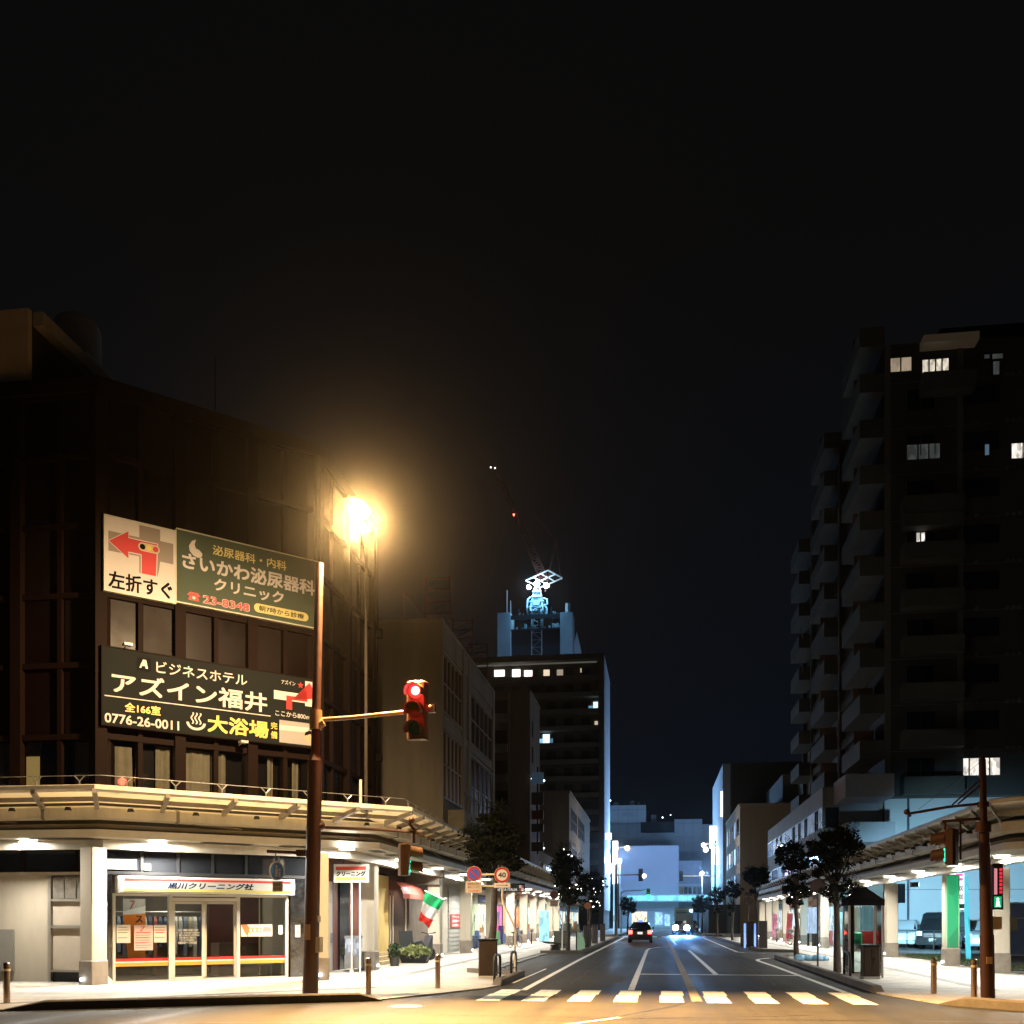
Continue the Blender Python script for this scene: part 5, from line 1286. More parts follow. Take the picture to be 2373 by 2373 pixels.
MB().ball((.9,1,23.4),.13).ball((2.6,1,23.9),.1).ball((-10.2,1,27.2),.13).build('roof_light', E('roof_light_glow',(.8,.9,1),8), ds)
an = thing('violet_annex', 'blank violet-grey wall block in front of the department store', 'building', (0,200,0))
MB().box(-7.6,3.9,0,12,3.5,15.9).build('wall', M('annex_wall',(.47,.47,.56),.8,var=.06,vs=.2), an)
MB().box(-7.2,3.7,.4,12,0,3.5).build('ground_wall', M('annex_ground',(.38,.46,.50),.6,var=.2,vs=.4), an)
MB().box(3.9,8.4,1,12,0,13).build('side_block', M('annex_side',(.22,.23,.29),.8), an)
wn = MB()
for i in range(5): wn.box(4.1+.85*i,4.7+.85*i,.93,1.02,6.6,7.9)
wn.build('window', DARKGLASS, an)
MB().box(3.9,8.4,.9,1.0,8.1,8.5).build('ledge', M('annex_ledge',(.35,.36,.42),.7), an)
for (x0,x1,z0,z1,m_) in ((-5.6,-2.2,.4,3.1,MATS['shop_glow_warm']),(-.6,.8,.6,3.0,EW('store_glow_blue',(.35,.7,1),1.2,2,.6)),(1.2,2.2,.4,2.6,MATS['store_glow_blue'])):
    MB().box(x0,x1,.3,.4,z0,z1).build('lit_window', m_, an)
br = thing('covered_footbridge', 'long cyan glowing canopy crossing the street in front of the violet wall', 'footbridge', (0,196,0))
MB().box(-6.0,9.2,0,2.4,5.2,6.15).build('glass_band', EW('bridge_glow',(.22,.80,1),1.15,.8,.75), br)
k = MB().box(-6.1,9.3,-.1,2.5,6.15,6.35).box(-6.1,9.3,-.1,2.5,5.0,5.2)
for i in range(9): k.box(-6+1.9*i,-5.9+1.9*i,-.06,0,5.2,6.15)
for x in (-5.5,8.6): k.box(x,x+.5,.8,1.4,0,5)
k.build('frame', M('bridge_frame',(.4,.5,.55),.5), br)
lamp('AREA','bridge_lamp',(1.5,-1.2,5.0),900,(.35,.78,1),br,(14,.8),aim=(1.5,-3,0))
# assumed plaza lamps, added to wash the far end in blue white
for i, (x,y,z,p,c,lab) in enumerate(((-6.2,168,11,20000,(.30,.58,1),'assumed plaza lamp post on the far left beside the slab block'),(7.6,182,9.5,20000,(.30,.56,1),'assumed plaza lamp post on the far right by the footbridge'))):
    t_ = thing('assumed_plaza_lamp', lab, 'street lamp', (x,y,0))
    MB().cyl((0,0,0),(0,0,z),.12,.07,n=10).build('pole', STEEL, t_)
    MB().ball((0,0,z+.25),.32,12,8).build('globe', E('plaza_globe_glow',(.8,.9,1),6), t_)
    lamp('POINT','assumed_plaza_light',(0,-.6,z+.3),p,c,t_,.35)
vs_ = thing('vertical_sign', 'tall white lit column sign at the second crossing on the left', 'sign', (-4.65,112,0))
MB().box(-.28,.28,-.28,.28,5.5,10.1).build('lit_column', E('column_sign_glow',(1,.96,.97),6), vs_)
MB().box(-.2,.2,-.2,.2,0,5.4).build('mast', EW('column_sign_blue',(.3,.7,1),1.4,1,.5), vs_)
MB().box(-.32,.32,-.32,.32,10.1,10.2).build('cap', WHITE, vs_)
MB().box(.285,.3,-.05,.05,7,9).build('stripe', E('sign_pink_stripe',(1,.15,.3),3), vs_)
# ================================================================ poles, signals and signs at the crossing
HOOD = BLACKM
def signal_head(par, loc, rz, lit, n=3, pitch=.385, r=.15, body=None, name='signal_head'):
    """vertical signal: lamps face local -y; lit = index from the top"""
    h = MB(); H = pitch*n+.06
    hw = .21 if n == 3 else .15; h.rbox(-hw,hw,0,.24 if n == 3 else .2,-H/2,H/2,.04)
    o = h.build(name, body or BROWN, par, loc=loc); o.rotation_euler = (0,0,R(rz))
    cols = {3:[((1,.012,.010),(.10,.02,.02)),((1,.6,.05),(.09,.06,.02)),((.01,1,.45),(.02,.07,.05))], 2:[((1,.06,.04),(.10,.02,.02)),((.03,1,.55),(.02,.07,.05))]}[n]
    for i in range(n):
        z = H/2-.03-pitch*(i+.5)
        on, off = cols[i]
        if i == lit: m = E('signal_lit_%d_%d' % (n,i), on, 5 if n == 3 else 2)
        else: m = M('signal_lens_%d_%d' % (n,i), off, .12)
        if n == 3:
            ln_ = MB().cyl((0,-.02,z),(0,.02,z),r,n=24).build('lens', m, o)
            if i == lit: MB().cyl((0,-.03,z),(0,-.015,z),r*.6,n=24).build('lamp_core', E('signal_core_%d' % i, tuple(.22*c+.1*(c > .5)+.0 if False else (c if c > .5 else .30) for c in on), 6), ln_)
        else: MB().box(-r*.9,r*.9,-.02,.02,z-r,z+r).build('lens', m, o)
        v = MB(); k = 12; vs = []; fs = []
        for j in range(k+1):
            a = math.pi*(-.15+1.3*j/k)
            for (yy, rr) in ((-.0,r+.02),(-.27,r+.035)):
                vs.append((rr*math.cos(a), yy, z+rr*math.sin(a)-(.05 if yy < -.1 else 0)))
            for (yy, rr) in ((-.27,r+.022),(-.0,r+.008)):
                vs.append((rr*math.cos(a), yy, z+rr*math.sin(a)-(.05 if yy < -.1 else 0)))
        for j in range(k):
            for q in range(4): fs.append((j*4+q,j*4+(q+1) % 4,(j+1)*4+(q+1) % 4,(j+1)*4+q))
        fs += [(0,1,2,3),(k*4+3,k*4+2,k*4+1,k*4)]
        v.add(vs, fs); v.build('visor', body or BROWN, o, smooth=50)
    return o
lpole = thing('signal_pole', 'tall brown pole at the left corner carrying a red traffic signal on an arm', 'signal pole', (-7.17,20.5,0))
lean = .022
p = MB(); p.cyl((0,0,0),(lean*4.9,0,4.9),.165,.145,n=20); p.cyl((lean*4.9,0,4.9),(lean*5.1,0,5.05),.145,.095,n=20); p.cyl((lean*5.1,0,5.05),(lean*9,0,9.0),.095,.085,n=18); p.cyl((0,0,0),(0,0,.05),.24,n=16)
p.build('pole', BROWN, lpole, smooth=40)
ca = MB(); ca.tube([(.14,0,5.75),(.9,.1,5.80),(1.95,.2,5.9)],.045,10); ca.tube([(.14,0,5.62),(.3,0,5.70)],.09,10); ca.cyl((.12,0,5.55),(.12,0,5.95),.13,n=14); ca.tube([(1.95,.2,5.9),(2.5,.2,5.92)],.03,8)
ca.build('signal_arm', M('arm_tan',(.34,.22,.10),.45,var=.2,vs=4), lpole, smooth=40)
sh_ = signal_head(lpole, (2.22,.12,5.93), -4, 0)
MB().box(-.09,.09,0,.16,-.08,.08).build('sensor', BLACKM, lpole, loc=(2.53,.1,5.95))
MB().ball((2.53,.06,5.97),.035).build('sensor_lens', M('lens_pale',(.6,.5,.35),.2), lpole)
ar = MB(); ar.tube([(.1,0,3.52),(.3,0,3.55)],.07,10); ar.tube([(.2,.05,3.52),(1.2,.25,3.49),(2.25,.5,3.42)],.032,8); ar.tube([(2.1,.45,3.43),(2.1,.45,3.2)],.03,8); ar.tube([(2.0,.42,3.62),(2.15,.45,3.42)],.03,8); ar.tube([(2.1,.45,3.4),(2.45,.5,3.3),(2.45,.5,3.1)],.012,6); ar.ball((2.05,.45,3.68),.07,10,6)
ar.build('lower_arm', BROWN, lpole, smooth=40)
sp2 = signal_head(lpole, (2.0,.40,2.86), 118, 1, n=2, pitch=.31, r=.12, body=M('signal_tan',(.17,.09,.042),.5,var=.2,vs=5))
lamp('POINT','green_signal_light',(2.42,.62,2.68),16,(.1,1,.7),lpole,.08)
lamp('POINT','red_signal_light',(2.2,-.5,6.3),40,(1,.05,.03),lpole,.12)
a2 = MB(); a2.tube([(-.1,0,2.98),(-.9,-.1,3.02)],.035,8); a2.box(-.28,-.12,-.08,.08,2.92,3.05); a2.cyl((-.72,-.08,2.8),(-.72,-.08,3.0),.012,n=6)
a2.build('sign_bracket', BROWN, lpole)
rs_ = MB(); rs_.mat(0).cyl((0,-.01,0),(0,.01,0),.20,n=28); rs_.mat(1).disc(0,0,.175,-.013); rs_.mat(0).disc(-.02,.09,.03,-.016); rs_.flat([(-.06,-.12),(-.0,-.12),(.03,.05),(-.05,.05)],-.016); rs_.flat([(.04,-.12),(.09,-.12),(.08,-.01),(.04,-.01)],-.016); rs_.disc(.065,.03,.022,-.016)
o = rs_.build('round_sign', [M('sign_rim_white',(.6,.6,.58),.5), M('sign_blue',(.07,.26,.70),.5)], lpole, loc=(-.69,-.1,2.61)); o.rotation_euler = (0,0,R(62))
pl_ = MB(); pl_.mat(0).box(-.13,.13,-.008,.008,-.11,.11); pl_.mat(1).text('自転車',-.09,.09,.01,.07,-.01,.02).text('歩行者',-.1,.1,-.08,-.02,-.01,.02)
o = pl_.build('sign_plate', [M('plate_cream',(.62,.53,.38),.5), M('plate_print',(.2,.11,.06),.6)], lpole, loc=(-.67,-.1,2.29)); o.rotation_euler = (0,0,R(-20))
MB().box(-.06,.06,-.178,-.166,1.18,1.5).build('sticker', M('sticker_tan',(.50,.30,.18),.6), lpole)
MB().box(.14,.24,-.1,.1,.92,1.24).box(.12,.2,-.08,.08,1.55,1.68).build('button_box', M('box_beige',(.55,.46,.32),.5), lpole)
# sodium street lamp on its own thin post, its long arm shaped so one head lights canopy and crossing
slamp = thing('street_lamp', 'tall thin street lamp with an orange glowing head, rising past the canopy corner', 'street lamp', (-7.62,26.15,0))
MB().cyl((0,0,4.46),(0,0,10.9),.05,.036,n=12).box(-.14,.14,-.14,.14,4.5,4.62).build('post', M('lamp_post_dark',(.035,.028,.022),.7,var=.2,vs=3,spec=.12), slamp, smooth=40)
MB().tube([(0,0,10.85),(.02,-.15,11.15),(.12,-.7,11.3),(.6,-2.8,11.12),(1.34,-5.07,10.36)],.03,10).build('lamp_bracket', M('lamp_bracket_black',(.006,.005,.005),.9,spec=.03), slamp, smooth=40)
MB().loft([[(1.45+w*math.cos(2*math.pi*k/14),y,10.2+z+h*math.sin(2*math.pi*k/14)) for k in range(14)] for (y,w,z,h) in ((-5.02,.05,.1,.03),(-5.17,.13,.09,.05),(-5.52,.15,.08,.05),(-5.77,.11,.07,.04),(-5.84,.03,.05,.02))]).build('lamp_housing', M('lamp_housing',(.3,.25,.18),.4), slamp, smooth=60)
MB().ball((1.45,-5.47,10.11),.2,18,10,(1.15,1.1,.8)).build('lamp_glass', E('sodium_glow',(1,.62,.16),42), slamp)
lamp('SPOT','sodium_light',(1.45,-5.57,9.85),10500,(1,.68,.36),slamp,.16,(-2.55,-2.75,4.4),138,.75)
lamp('SPOT','sodium_road_light',(1.49,-5.62,9.85),115000,(1,.55,.185),slamp,.16,(8.95,-14.15,0),98,.85)
lamp('POINT','sodium_spill',(1.45,-5.52,9.83),110,(1,.53,.11),slamp,.16)

rpole = thing('signal_pole', 'brown stepped pole at the right corner with two arms and pedestrian lights', 'signal pole', (6.5,21.6,0))
p = MB(); p.cyl((.02,0,0),(0,0,1.3),.135,.135,n=18); p.cyl((0,0,1.3),(-.06,0,3.5),.125,.10,n=18); p.cyl((-.06,0,3.5),(-.08,0,4.8),.07,.062,n=16); p.cyl((-.07,0,3.35),(-.07,0,3.55),.15,n=16); p.cyl((-.07,0,3.85),(-.07,0,3.95),.11,n=14); p.cyl((-.08,0,4.78),(-.08,0,4.86),.05,n=10)
p.build('pole', BROWN2, rpole, smooth=40)
a_ = MB(); a_.tube([(-.1,0,3.92),(-.75,.0,3.86),(-1.5,.05,3.74)],.028,8); a_.tube([(-.1,0,4.42),(-.66,0,3.9)],.018,6); a_.tube([(-.1,0,4.3),(-.55,0,3.92)],.018,6); a_.ball((-1.52,.05,3.78),.06); a_.tube([(-1.52,.05,3.84),(-1.45,.05,3.68)],.03,6); a_.tube([(-1.3,.05,3.82),(-.12,0,4.75)],.004,4)
a_.build('long_arm', BROWN2, rpole, smooth=40)
a_ = MB(); a_.tube([(-.1,0,3.62),(-.85,0,3.57)],.03,8); a_.tube([(-.5,0,3.58),(-.5,0,2.8)],.02,6); a_.tube([(-.8,0,3.57),(-.8,0,3.4)],.03,8)
a_.build('short_arm', BROWN2, rpole, smooth=40)
signal_head(rpole, (-.76,.02,3.06), -122, 1, n=2, pitch=.33, r=.13, body=M('signal_dark_red',(.022,.007,.004),.6,var=.2,vs=5,spec=.2))
# pedestrian signal with countdown bars beside the pole
pb_ = MB().rbox(-.09,.11,0,.14,1.8,2.72,.02).build('pedestrian_signal', BLACKM, rpole, loc=(.2,-.02,0))
ct = MB(); ct.mat(0).flat([(-.07,2.1),(-.01,2.1),(-.01,2.62),(-.07,2.62)],-.004); ct.mat(1)
for i in range(7): ct.flat([(.03,2.12+.075*i),(.085,2.12+.075*i),(.085,2.175+.075*i),(.03,2.175+.075*i)],-.004)
ct.build('countdown', [E('countdown_white',(1,.35,.4),.7), E('countdown_red',(1,.02,.06),1.0)], pb_)
gm = MB(); gm.mat(0).flat([(-.07,1.84),(.07,1.84),(.07,2.06),(-.07,2.06)],-.004); gm.mat(1).disc(0,2.01,.022,-.008); gm.flat([(-.03,1.93),(.03,1.93),(.02,1.98),(-.02,1.98)],-.008); gm.flat([(-.04,1.86),(-.015,1.86),(.01,1.93),(-.02,1.93)],-.008); gm.flat([(.02,1.86),(.045,1.86),(.02,1.93),(-.01,1.93)],-.008)
gm.build('walking_figure', [E('ped_green',(.01,.6,.22),.8), E('ped_white',(.8,1,.9),3)], pb_)
lamp('SPOT','added_green_spot',(-.95,.35,2.85),15000,(.0,1,.40),rpole,.1,(3.3,14.9,1.75),8.5,1)  # spot without a fixture, added to turn the arcade pillar green
MB().box(.14,.3,.05,.2,1.4,1.66).build('control_box', M('box_tan',(.36,.27,.17),.6), rpole)
MB().box(-.05,.06,-.15,-.13,.72,.86).build('sticker', M('sticker_brown',(.22,.13,.06),.6), rpole)
up = thing('utility_pole', 'dark utility pole with two tan meter boxes at the edge of the car park', 'utility pole', (12.9,40.9,0))
MB().cyl((0,0,0),(0,0,3.55),.1,.09,n=12).build('pole', BLACKM, up)
MB().box(-.5,-.1,-.15,.1,1.3,1.85).build('meter_box', M('meter_tan',(.42,.33,.22),.6), up); MB().box(.12,.45,-.15,.1,1.2,1.7).build('meter_box', MATS['meter_tan'], up)
MB().tube([(-.3,-.05,1.3),(-.15,-.12,1.0),(.1,-.14,.92),(.3,-.05,1.2)],.025).tube([(.1,-.1,0),(.1,-.1,1.2)],.035).build('cable', STEEL, up)
# regulation signs on a bent post
sp_ = thing('road_sign', 'bent cream post with a no parking disc and a 40 speed limit disc', 'road sign', (-4.0,28,0))
MB().tube([(.08,0,0),(.1,0,1.3),(.0,0,1.55),(-.24,0,2.05),(-.27,0,2.2),(-.27,0,2.95)],.03,10).build('post', M('post_cream',(.55,.45,.30),.5,var=.2,vs=4), sp_, smooth=50)
bk = MB(); bk.box(-1.05,-.2,.0,.03,2.83,2.88); bk.box(-1.05,-.2,0,.03,2.51,2.55); bk.build('bracket', MATS['post_cream'], sp_)
RR_ = M('sign_ring_red',(.30,.020,.014),.6,spec=.2); 
d1_ = MB(); d1_.mat(0).cyl((-1.06,-.03,2.87),(-1.06,-.01,2.87),.21,n=32); d1_.mat(1).disc(-1.06,2.87,.205,-.033); d1_.mat(2).disc(-1.06,2.87,.15,-.036)
c45 = .7071; k = MB().flat([(-.155,-.022),(.155,-.022),(.155,.022),(-.155,.022)],0); k.v = [(-1.06+x*c45+z*c45, -.039, 2.87-x*c45+z*c45) for x,y_,z in k.v]; d1_.mat(1).add(k.v,k.f)
d1_.build('no_parking_disc', [WHITE, RR_, M('disc_blue',(.03,.05,.28),.5)], sp_)
d2_ = MB(); d2_.mat(0).cyl((-.27,-.05,2.83),(-.27,-.03,2.83),.22,n=32); d2_.mat(1).disc(-.27,2.83,.215,-.053); d2_.mat(0).disc(-.27,2.83,.155,-.056); d2_.mat(2).text('40',-.38,-.16,2.76,2.9,-.059,.045)
d2_.build('speed_disc', [M('disc_cream',(.50,.47,.42),.6,spec=.2), RR_, M('disc_navy',(.015,.015,.05),.5)], sp_)
e1 = MB(); e1.mat(0).box(-1.3,-.84,-.03,-.01,2.34,2.66); e1.mat(1).text('駐車禁止区間',-1.24,-.92,2.56,2.62,-.033,.02).text('終日 ここまで',-1.24,-.9,2.47,2.53,-.033,.02); e1.mat(2).flat([(-1.22,2.385),(-.98,2.385),(-.98,2.37),(-.9,2.395),(-.98,2.42),(-.98,2.405),(-1.22,2.405)],-.033)
e1.build('notice_plate', [M('plate_peach',(.36,.29,.21),.6,spec=.2), M('plate_dark',(.18,.09,.04),.6), M('plate_red',(.42,.03,.02),.6)], sp_)
e2 = MB(); e2.mat(0).box(-.5,-.04,-.05,-.03,2.48,2.61); e2.mat(1).flat([(-.44,2.538),(-.16,2.538),(-.16,2.52),(-.09,2.546),(-.16,2.572),(-.16,2.554),(-.44,2.554)],-.053)
e2.build('arrow_plate', [MATS['disc_cream'], M('arrow_dark_red',(.25,.015,.012),.6)], sp_)
# utility cabinet and bike racks at the left kerb tip
cab_m = M('cabinet_brown',(.045,.030,.020),.5,var=.2,vs=3)
cab_m.node_tree.nodes['Principled BSDF'].inputs['Specular IOR Level'].default_value = .15
def cabinet(loc, rz, w, d, h, label, group=None, m=None, base=True):
    c = thing('utility_cabinet', label, 'cabinet', loc, rz, group)
    MB().rbox(-w/2,w/2,-d/2,d/2,.1,h,.025).build('case', m or cab_m, c)
    MB().box(-w/2+.0,w/2,-d/2,d/2,0,.1).build('base', CONC, c)
    MB().box(-w/2-.02,w/2+.02,-d/2-.02,d/2+.02,h,h+.03).build('lid', BLACKM, c)
    MB().box(-.006,.006,-d/2-.006,-d/2+.02,.15,h-.05).box(.05,.08,-d/2-.02,-d/2,h*.55,h*.65).build('door_gap', BLACKM, c)
    return c
cabinet((-4.55,27.3,.0),8,.5,.75,1.05,'dark brown utility cabinet by the bike racks at the left kerb tip')
rk0 = thing('bike_rack', 'black loop bike rack nearest the crossing on the left kerb', 'bike rack', (-3.97,25.2,.03), 90, 'bike racks at the kerb')
MB().tube([(-.45,0,0),(-.45,0,.55),(-.38,0,.66),(-.2,0,.69),(.2,0,.69),(.38,0,.66),(.45,0,.55),(.45,0,0)],.035,10).tube([(-.45,0,.25),(.45,0,.25)],.018,8).build('loop', BLACKM, rk0, smooth=60)
for loc, rz, lab in (((5.02,28.5,.03),90,'black loop bike rack in front of the phone booth'),((-3.9,27.6,.03),90,'black loop bike rack at the foot of the bent cream sign post')):
    r_ = copy_tree(rk0); r_.location = loc; r_.rotation_euler = (0,0,R(rz)); r_['label'] = lab
# bollards
bo0 = thing('bollard', 'copper steel bollard at the far left edge of the picture', 'bollard', (-12.15,17.75,.03), 0, 'steel bollards at the corners')
MB().cyl((0,0,0),(0,0,.74),.06,n=16).ball((0,0,.74),.06,16,6,(1,1,.5)).build('post', M('bollard_steel',(.48,.36,.28),.22,metal=1.0), bo0, smooth=50)
MB().cyl((0,0,.6),(0,0,.64),.064,n=16).build('band', M('band_tan',(.7,.55,.38),.4), bo0, smooth=50)
for loc, lab in (((-6.05,20.95,.03),'steel bollard just right of the left signal pole'),((-4.99,22.93,.03),'steel bollard on the left pavement between the pole and the brown cabinet'),((5.78,22.75,.03),'steel bollard on the right pavement below the phone booth'),((6.36,21.95,.03),'steel bollard touching the right signal pole')):
    b_ = copy_tree(bo0); b_.location = loc; b_['label'] = lab
# bicycles left under the arcades
bi0 = thing('bicycle', 'dark bicycle leaning under the left arcade behind the bent cream sign post', 'bicycle', (-7.9,56.5,.03), 70, 'bicycles under the arcades')
for x in (-.52,.52):
    w_ = MB()
    for k in range(24):
        a, c = 2*math.pi*k/24, 2*math.pi*(k+1)/24
        w_.tube([(x+.32*math.cos(a),0,.34+.32*math.sin(a)),(x+.32*math.cos(c),0,.34+.32*math.sin(c))],.018,5)
    for k in range(6):
        a = math.pi*k/6; w_.tube([(x+.31*math.cos(a),0,.34+.31*math.sin(a)),(x-.31*math.cos(a),0,.34-.31*math.sin(a))],.004,3)
    w_.build('wheel', BLACKM, bi0)
MB().tube([(-.52,0,.34),(-.12,0,.3),(.3,0,.78),(.42,0,.72),(.52,0,.34)],.02).tube([(-.12,0,.3),(-.2,0,.82)],.02).tube([(-.52,0,.34),(-.17,0,.7)],.014).tube([(.3,0,.78),(.27,0,.95)],.016).build('frame', M('bike_paint',(.08,.09,.12),.35), bi0)
MB().box(-.32,-.1,-.07,.07,.82,.88).build('saddle', BLACKM, bi0); MB().tube([(.16,-.27,.98),(.27,-.1,1.0),(.27,.1,1.0),(.16,.27,.98)],.014).build('handlebar', STEEL, bi0)
bk_ = MB().box(.38,.66,-.15,.15,.74,.78).box(.38,.66,-.15,-.14,.78,.96).box(.38,.66,.14,.15,.78,.96).box(.38,.39,-.14,.14,.78,.96).box(.65,.66,-.14,.14,.78,.96); bk_.build('basket', STEEL, bi0)
for loc, rz, lab in (((-8.0,64.8,.03),95,'bicycle parked beside the pillar before the pink lit shop, left arcade'),((8.2,64.2,.03),110,'bicycle parked behind the pale blue notice board, right arcade'),((8.1,72.5,.03),80,'bicycle between the red and pink banners, right arcade'),((-4.3,66.5,.03),88,'bicycle at the left kerb between the third tree and the taxi')):
    b_ = copy_tree(bi0); b_.location = loc; b_.rotation_euler = (0,0,R(rz)); b_['label'] = lab
# phone booth
ph_ = thing('phone_booth', 'glass phone booth with a dark gabled roof on the right pavement', 'phone booth', (5.56,29.2,.03), 0)
f_ = MB()
for x in (-.43,.43):
    for y in (-.42,.42): f_.box(x-.025,x+.025,y-.025,y+.025,0,2.05)
for z in (.05,1.98): f_.box(-.43,.43,-.44,-.40,z,z+.06); f_.box(-.43,.43,.40,.44,z,z+.06); f_.box(-.45,-.41,-.42,.42,z,z+.06); f_.box(.41,.45,-.42,.42,z,z+.06)
f_.build('frame', M('booth_frame',(.50,.42,.36),.35,metal=.4), ph_)
MB().box(.2,.26,-.43,-.39,.1,1.98).build('door_post', M('booth_post_steel',(.5,.45,.42),.3,metal=.6), ph_)
for (x0,x1,y0,y1) in ((-.4,.4,-.425,-.415),(-.4,.4,.415,.425),(-.435,-.425,-.4,.4),(.425,.435,-.4,.4)):
    MB().box(x0,x1,y0,y1,.11,1.98).build('glass', WG, ph_)
ro = MB(); ro.box(-.48,.48,-.47,.47,1.95,2.12); ro.add([(-.5,-.5,2.08),(.5,-.5,2.08),(.5,.5,2.08),(-.5,.5,2.08),(-.08,0,2.46),(.08,0,2.46)],[(0,1,5,4),(1,2,5),(2,3,4,5),(3,0,4),(3,2,1,0)])
ro.build('roof', M('booth_roof_black',(.008,.007,.007),.9,spec=.04), ph_)
MB().box(-.46,-.18,-.46,.4,0,1.95).build('dark_panel', M('booth_panel',(.03,.026,.022),.5), ph_) if False else None
MB().box(-.40,-.30,-.41,-.36,.1,1.95).build('inner_post', M('booth_inner_dark',(.03,.024,.02),.5), ph_)
MB().box(-.1,.3,.1,.4,.75,.88).build('shelf', STEEL, ph_)
MB().rbox(-.22,.0,.05,.33,.88,1.22,.03).box(-.2,-.04,.0,.06,1.0,1.18).build('telephone', M('phone_green',(.04,.36,.14),.4), ph_)
MB().box(.02,.4,.1,.35,.9,1.25).build('red_box', M('booth_red',(.60,.04,.03),.5), ph_)
MB().box(-.35,.35,-.2,.2,1.95,1.96).build('ceiling_light', E('booth_light',(.8,.9,1),1.5), ph_)
lamp('AREA','booth_lamp',(0,0,1.93),14,(.85,.93,1),ph_,.4)
cabinet((5.56,28.2,.0),3,.42,.4,.9,'brown utility cabinet standing before the phone booth')
tw = cabinet((4.98,57,.0),-6,.42,.5,1.45,'nearer of the two tall dark cabinets behind the right parking bay', m=M('cabinet_black',(.03,.022,.02),.5))
cabinet((5.5,55.6,.0),-6,.44,.5,1.5,'tall dark cabinet at the pavement corner behind the right parking bay', m=MATS['cabinet_black'])
gp = thing('glowing_post', 'blue glowing post pair beside the tall dark cabinets on the right', 'light post', (4.72,57.6,0.03))
for (x,y) in ((0,0),(.46,-.86)): MB().box(x-.05,x+.05,y-.05,y+.05,0,1.35).build('post', EW('post_blue_glow',(.2,.35,1),1.8,3,.5), gp)
lr = thing('bike_rack', 'row of low black hoops behind the tall dark cabinets', 'bike rack', (4.8,60.5,.03), 90)
for i in range(3): MB().tube([(-1+.8*i,0,0),(-1+.8*i,0,.75)],.05,8).build('post', BLACKM, lr)
k = MB(); k.tube([(-1,0,.5),(.6,0,.5)],.02); k.build('rail', BLACKM, lr)
# seat and green rounded panel on the left island
be = thing('street_bench', 'black angular bench on the left kerb island', 'bench', (-5.1,50.6,.03), 10)
MB().prism_y([(-.55,.42),(.5,.3),(.5,.38),(-.1,.46),(-.6,.5)],-.6,.6).build('seat', BLACKM, be); MB().prism_y([(-.2,.3),(.1,.0),(.3,.0),(.15,.35)],-.5,.5).build('leg', BLACKM, be); MB().prism_y([(-.25,0),(-.05,0),(.2,.32),(-.1,.3)],-.5,.5).build('leg', BLACKM, be)
cabinet((-4.95,52.6,.03),0,.75,.4,.95,'dark green cabinet between the bench and the rounded pale green panel', m=M('cabinet_green',(.05,.06,.045),.6))
gr_ = thing('rounded_panel', 'pale green rounded panel standing on the left kerb island', 'panel', (-4.15,52.8,.03))
MB().prism_y([(0,0),(.38,0),(.42,.3),(.36,.62),(.2,.85),(0,.92)],-.05,.05).build('board', M('panel_green',(.28,.50,.36),.6), gr_); MB().prism_y([(-.06,0),(0,0),(0,.95),(-.06,.95)],-.06,.06).build('edge', BLACKM, gr_)
for (x,y,lab) in ((-3.75,54.2,'dark brown bin post next to the rounded green panel'),(-3.85,63,'dark post box shape by the third left tree'),(-3.75,70,'slim dark cabinet on the left kerb near the taxi')):
    cabinet((x,y,.03),0,.35,.35,1.25,lab,m=MATS['cabinet_black'])
# second sign post on the left, sign posts on the right
s2 = thing('road_sign', 'bent white post with a dark no parking disc on the left island', 'road sign', (-4.6,48.75,.03))
MB().tube([(.05,0,0),(.08,0,1.4),(-.05,0,1.75),(-.3,0,2.25),(-.33,0,2.9)],.03,8).build('post', WHITE, s2, smooth=50)
k = MB(); k.mat(0).cyl((-.33,-.03,2.75),(-.33,-.01,2.75),.2,n=24); k.mat(1).disc(-.33,2.75,.14,-.034); k.build('disc', [M('sign_deep_red',(.16,.02,.02),.6), M('sign_deep_blue',(.05,.015,.03),.6)], s2)
k = MB(); k.mat(0).box(-.52,-.14,-.03,-.01,2.2,2.48); k.mat(1).text('駐車禁止',-.48,-.18,2.36,2.43,-.033,.02).text('区間内',-.44,-.22,2.25,2.31,-.033,.02); k.build('notice_plate', [M('plate_dim',(.30,.22,.18),.6), MATS['plate_dark']], s2)
def back_sign(loc, h, label):
    s = thing('road_sign', label, 'road sign', loc)
    MB().cyl((0,0,0),(0,0,h),.03,n=10).build('post', M('post_dark_brown',(.05,.03,.022),.5), s)
    MB().cyl((0,-.05,h-.5),(0,-.03,h-.5),.24,n=26).build('disc_back', M('sign_back_dark',(.055,.03,.025),.6), s)
    MB().box(-.2,.2,-.05,-.03,h-.2,h+.0).build('plate_back', MATS['sign_back_dark'], s)
    return s
back_sign((5.08,34,.03), 3.15, 'back of a round road sign on a dark post between the two big right trees')
back_sign((5.0,58.6,.03), 3.1, 'back of a round road sign beside the third right tree')
s3 = thing('road_sign', 'small round orange-backed sign by the third left tree', 'road sign', (-3.95,58,.03))
MB().cyl((0,0,0),(0,0,2.5),.03,n=8).build('post', BLACKM, s3); MB().cyl((0,-.04,2.35),(0,-.02,2.35),.2,n=22).build('disc', M('disc_orange',(.30,.11,.05),.6), s3)
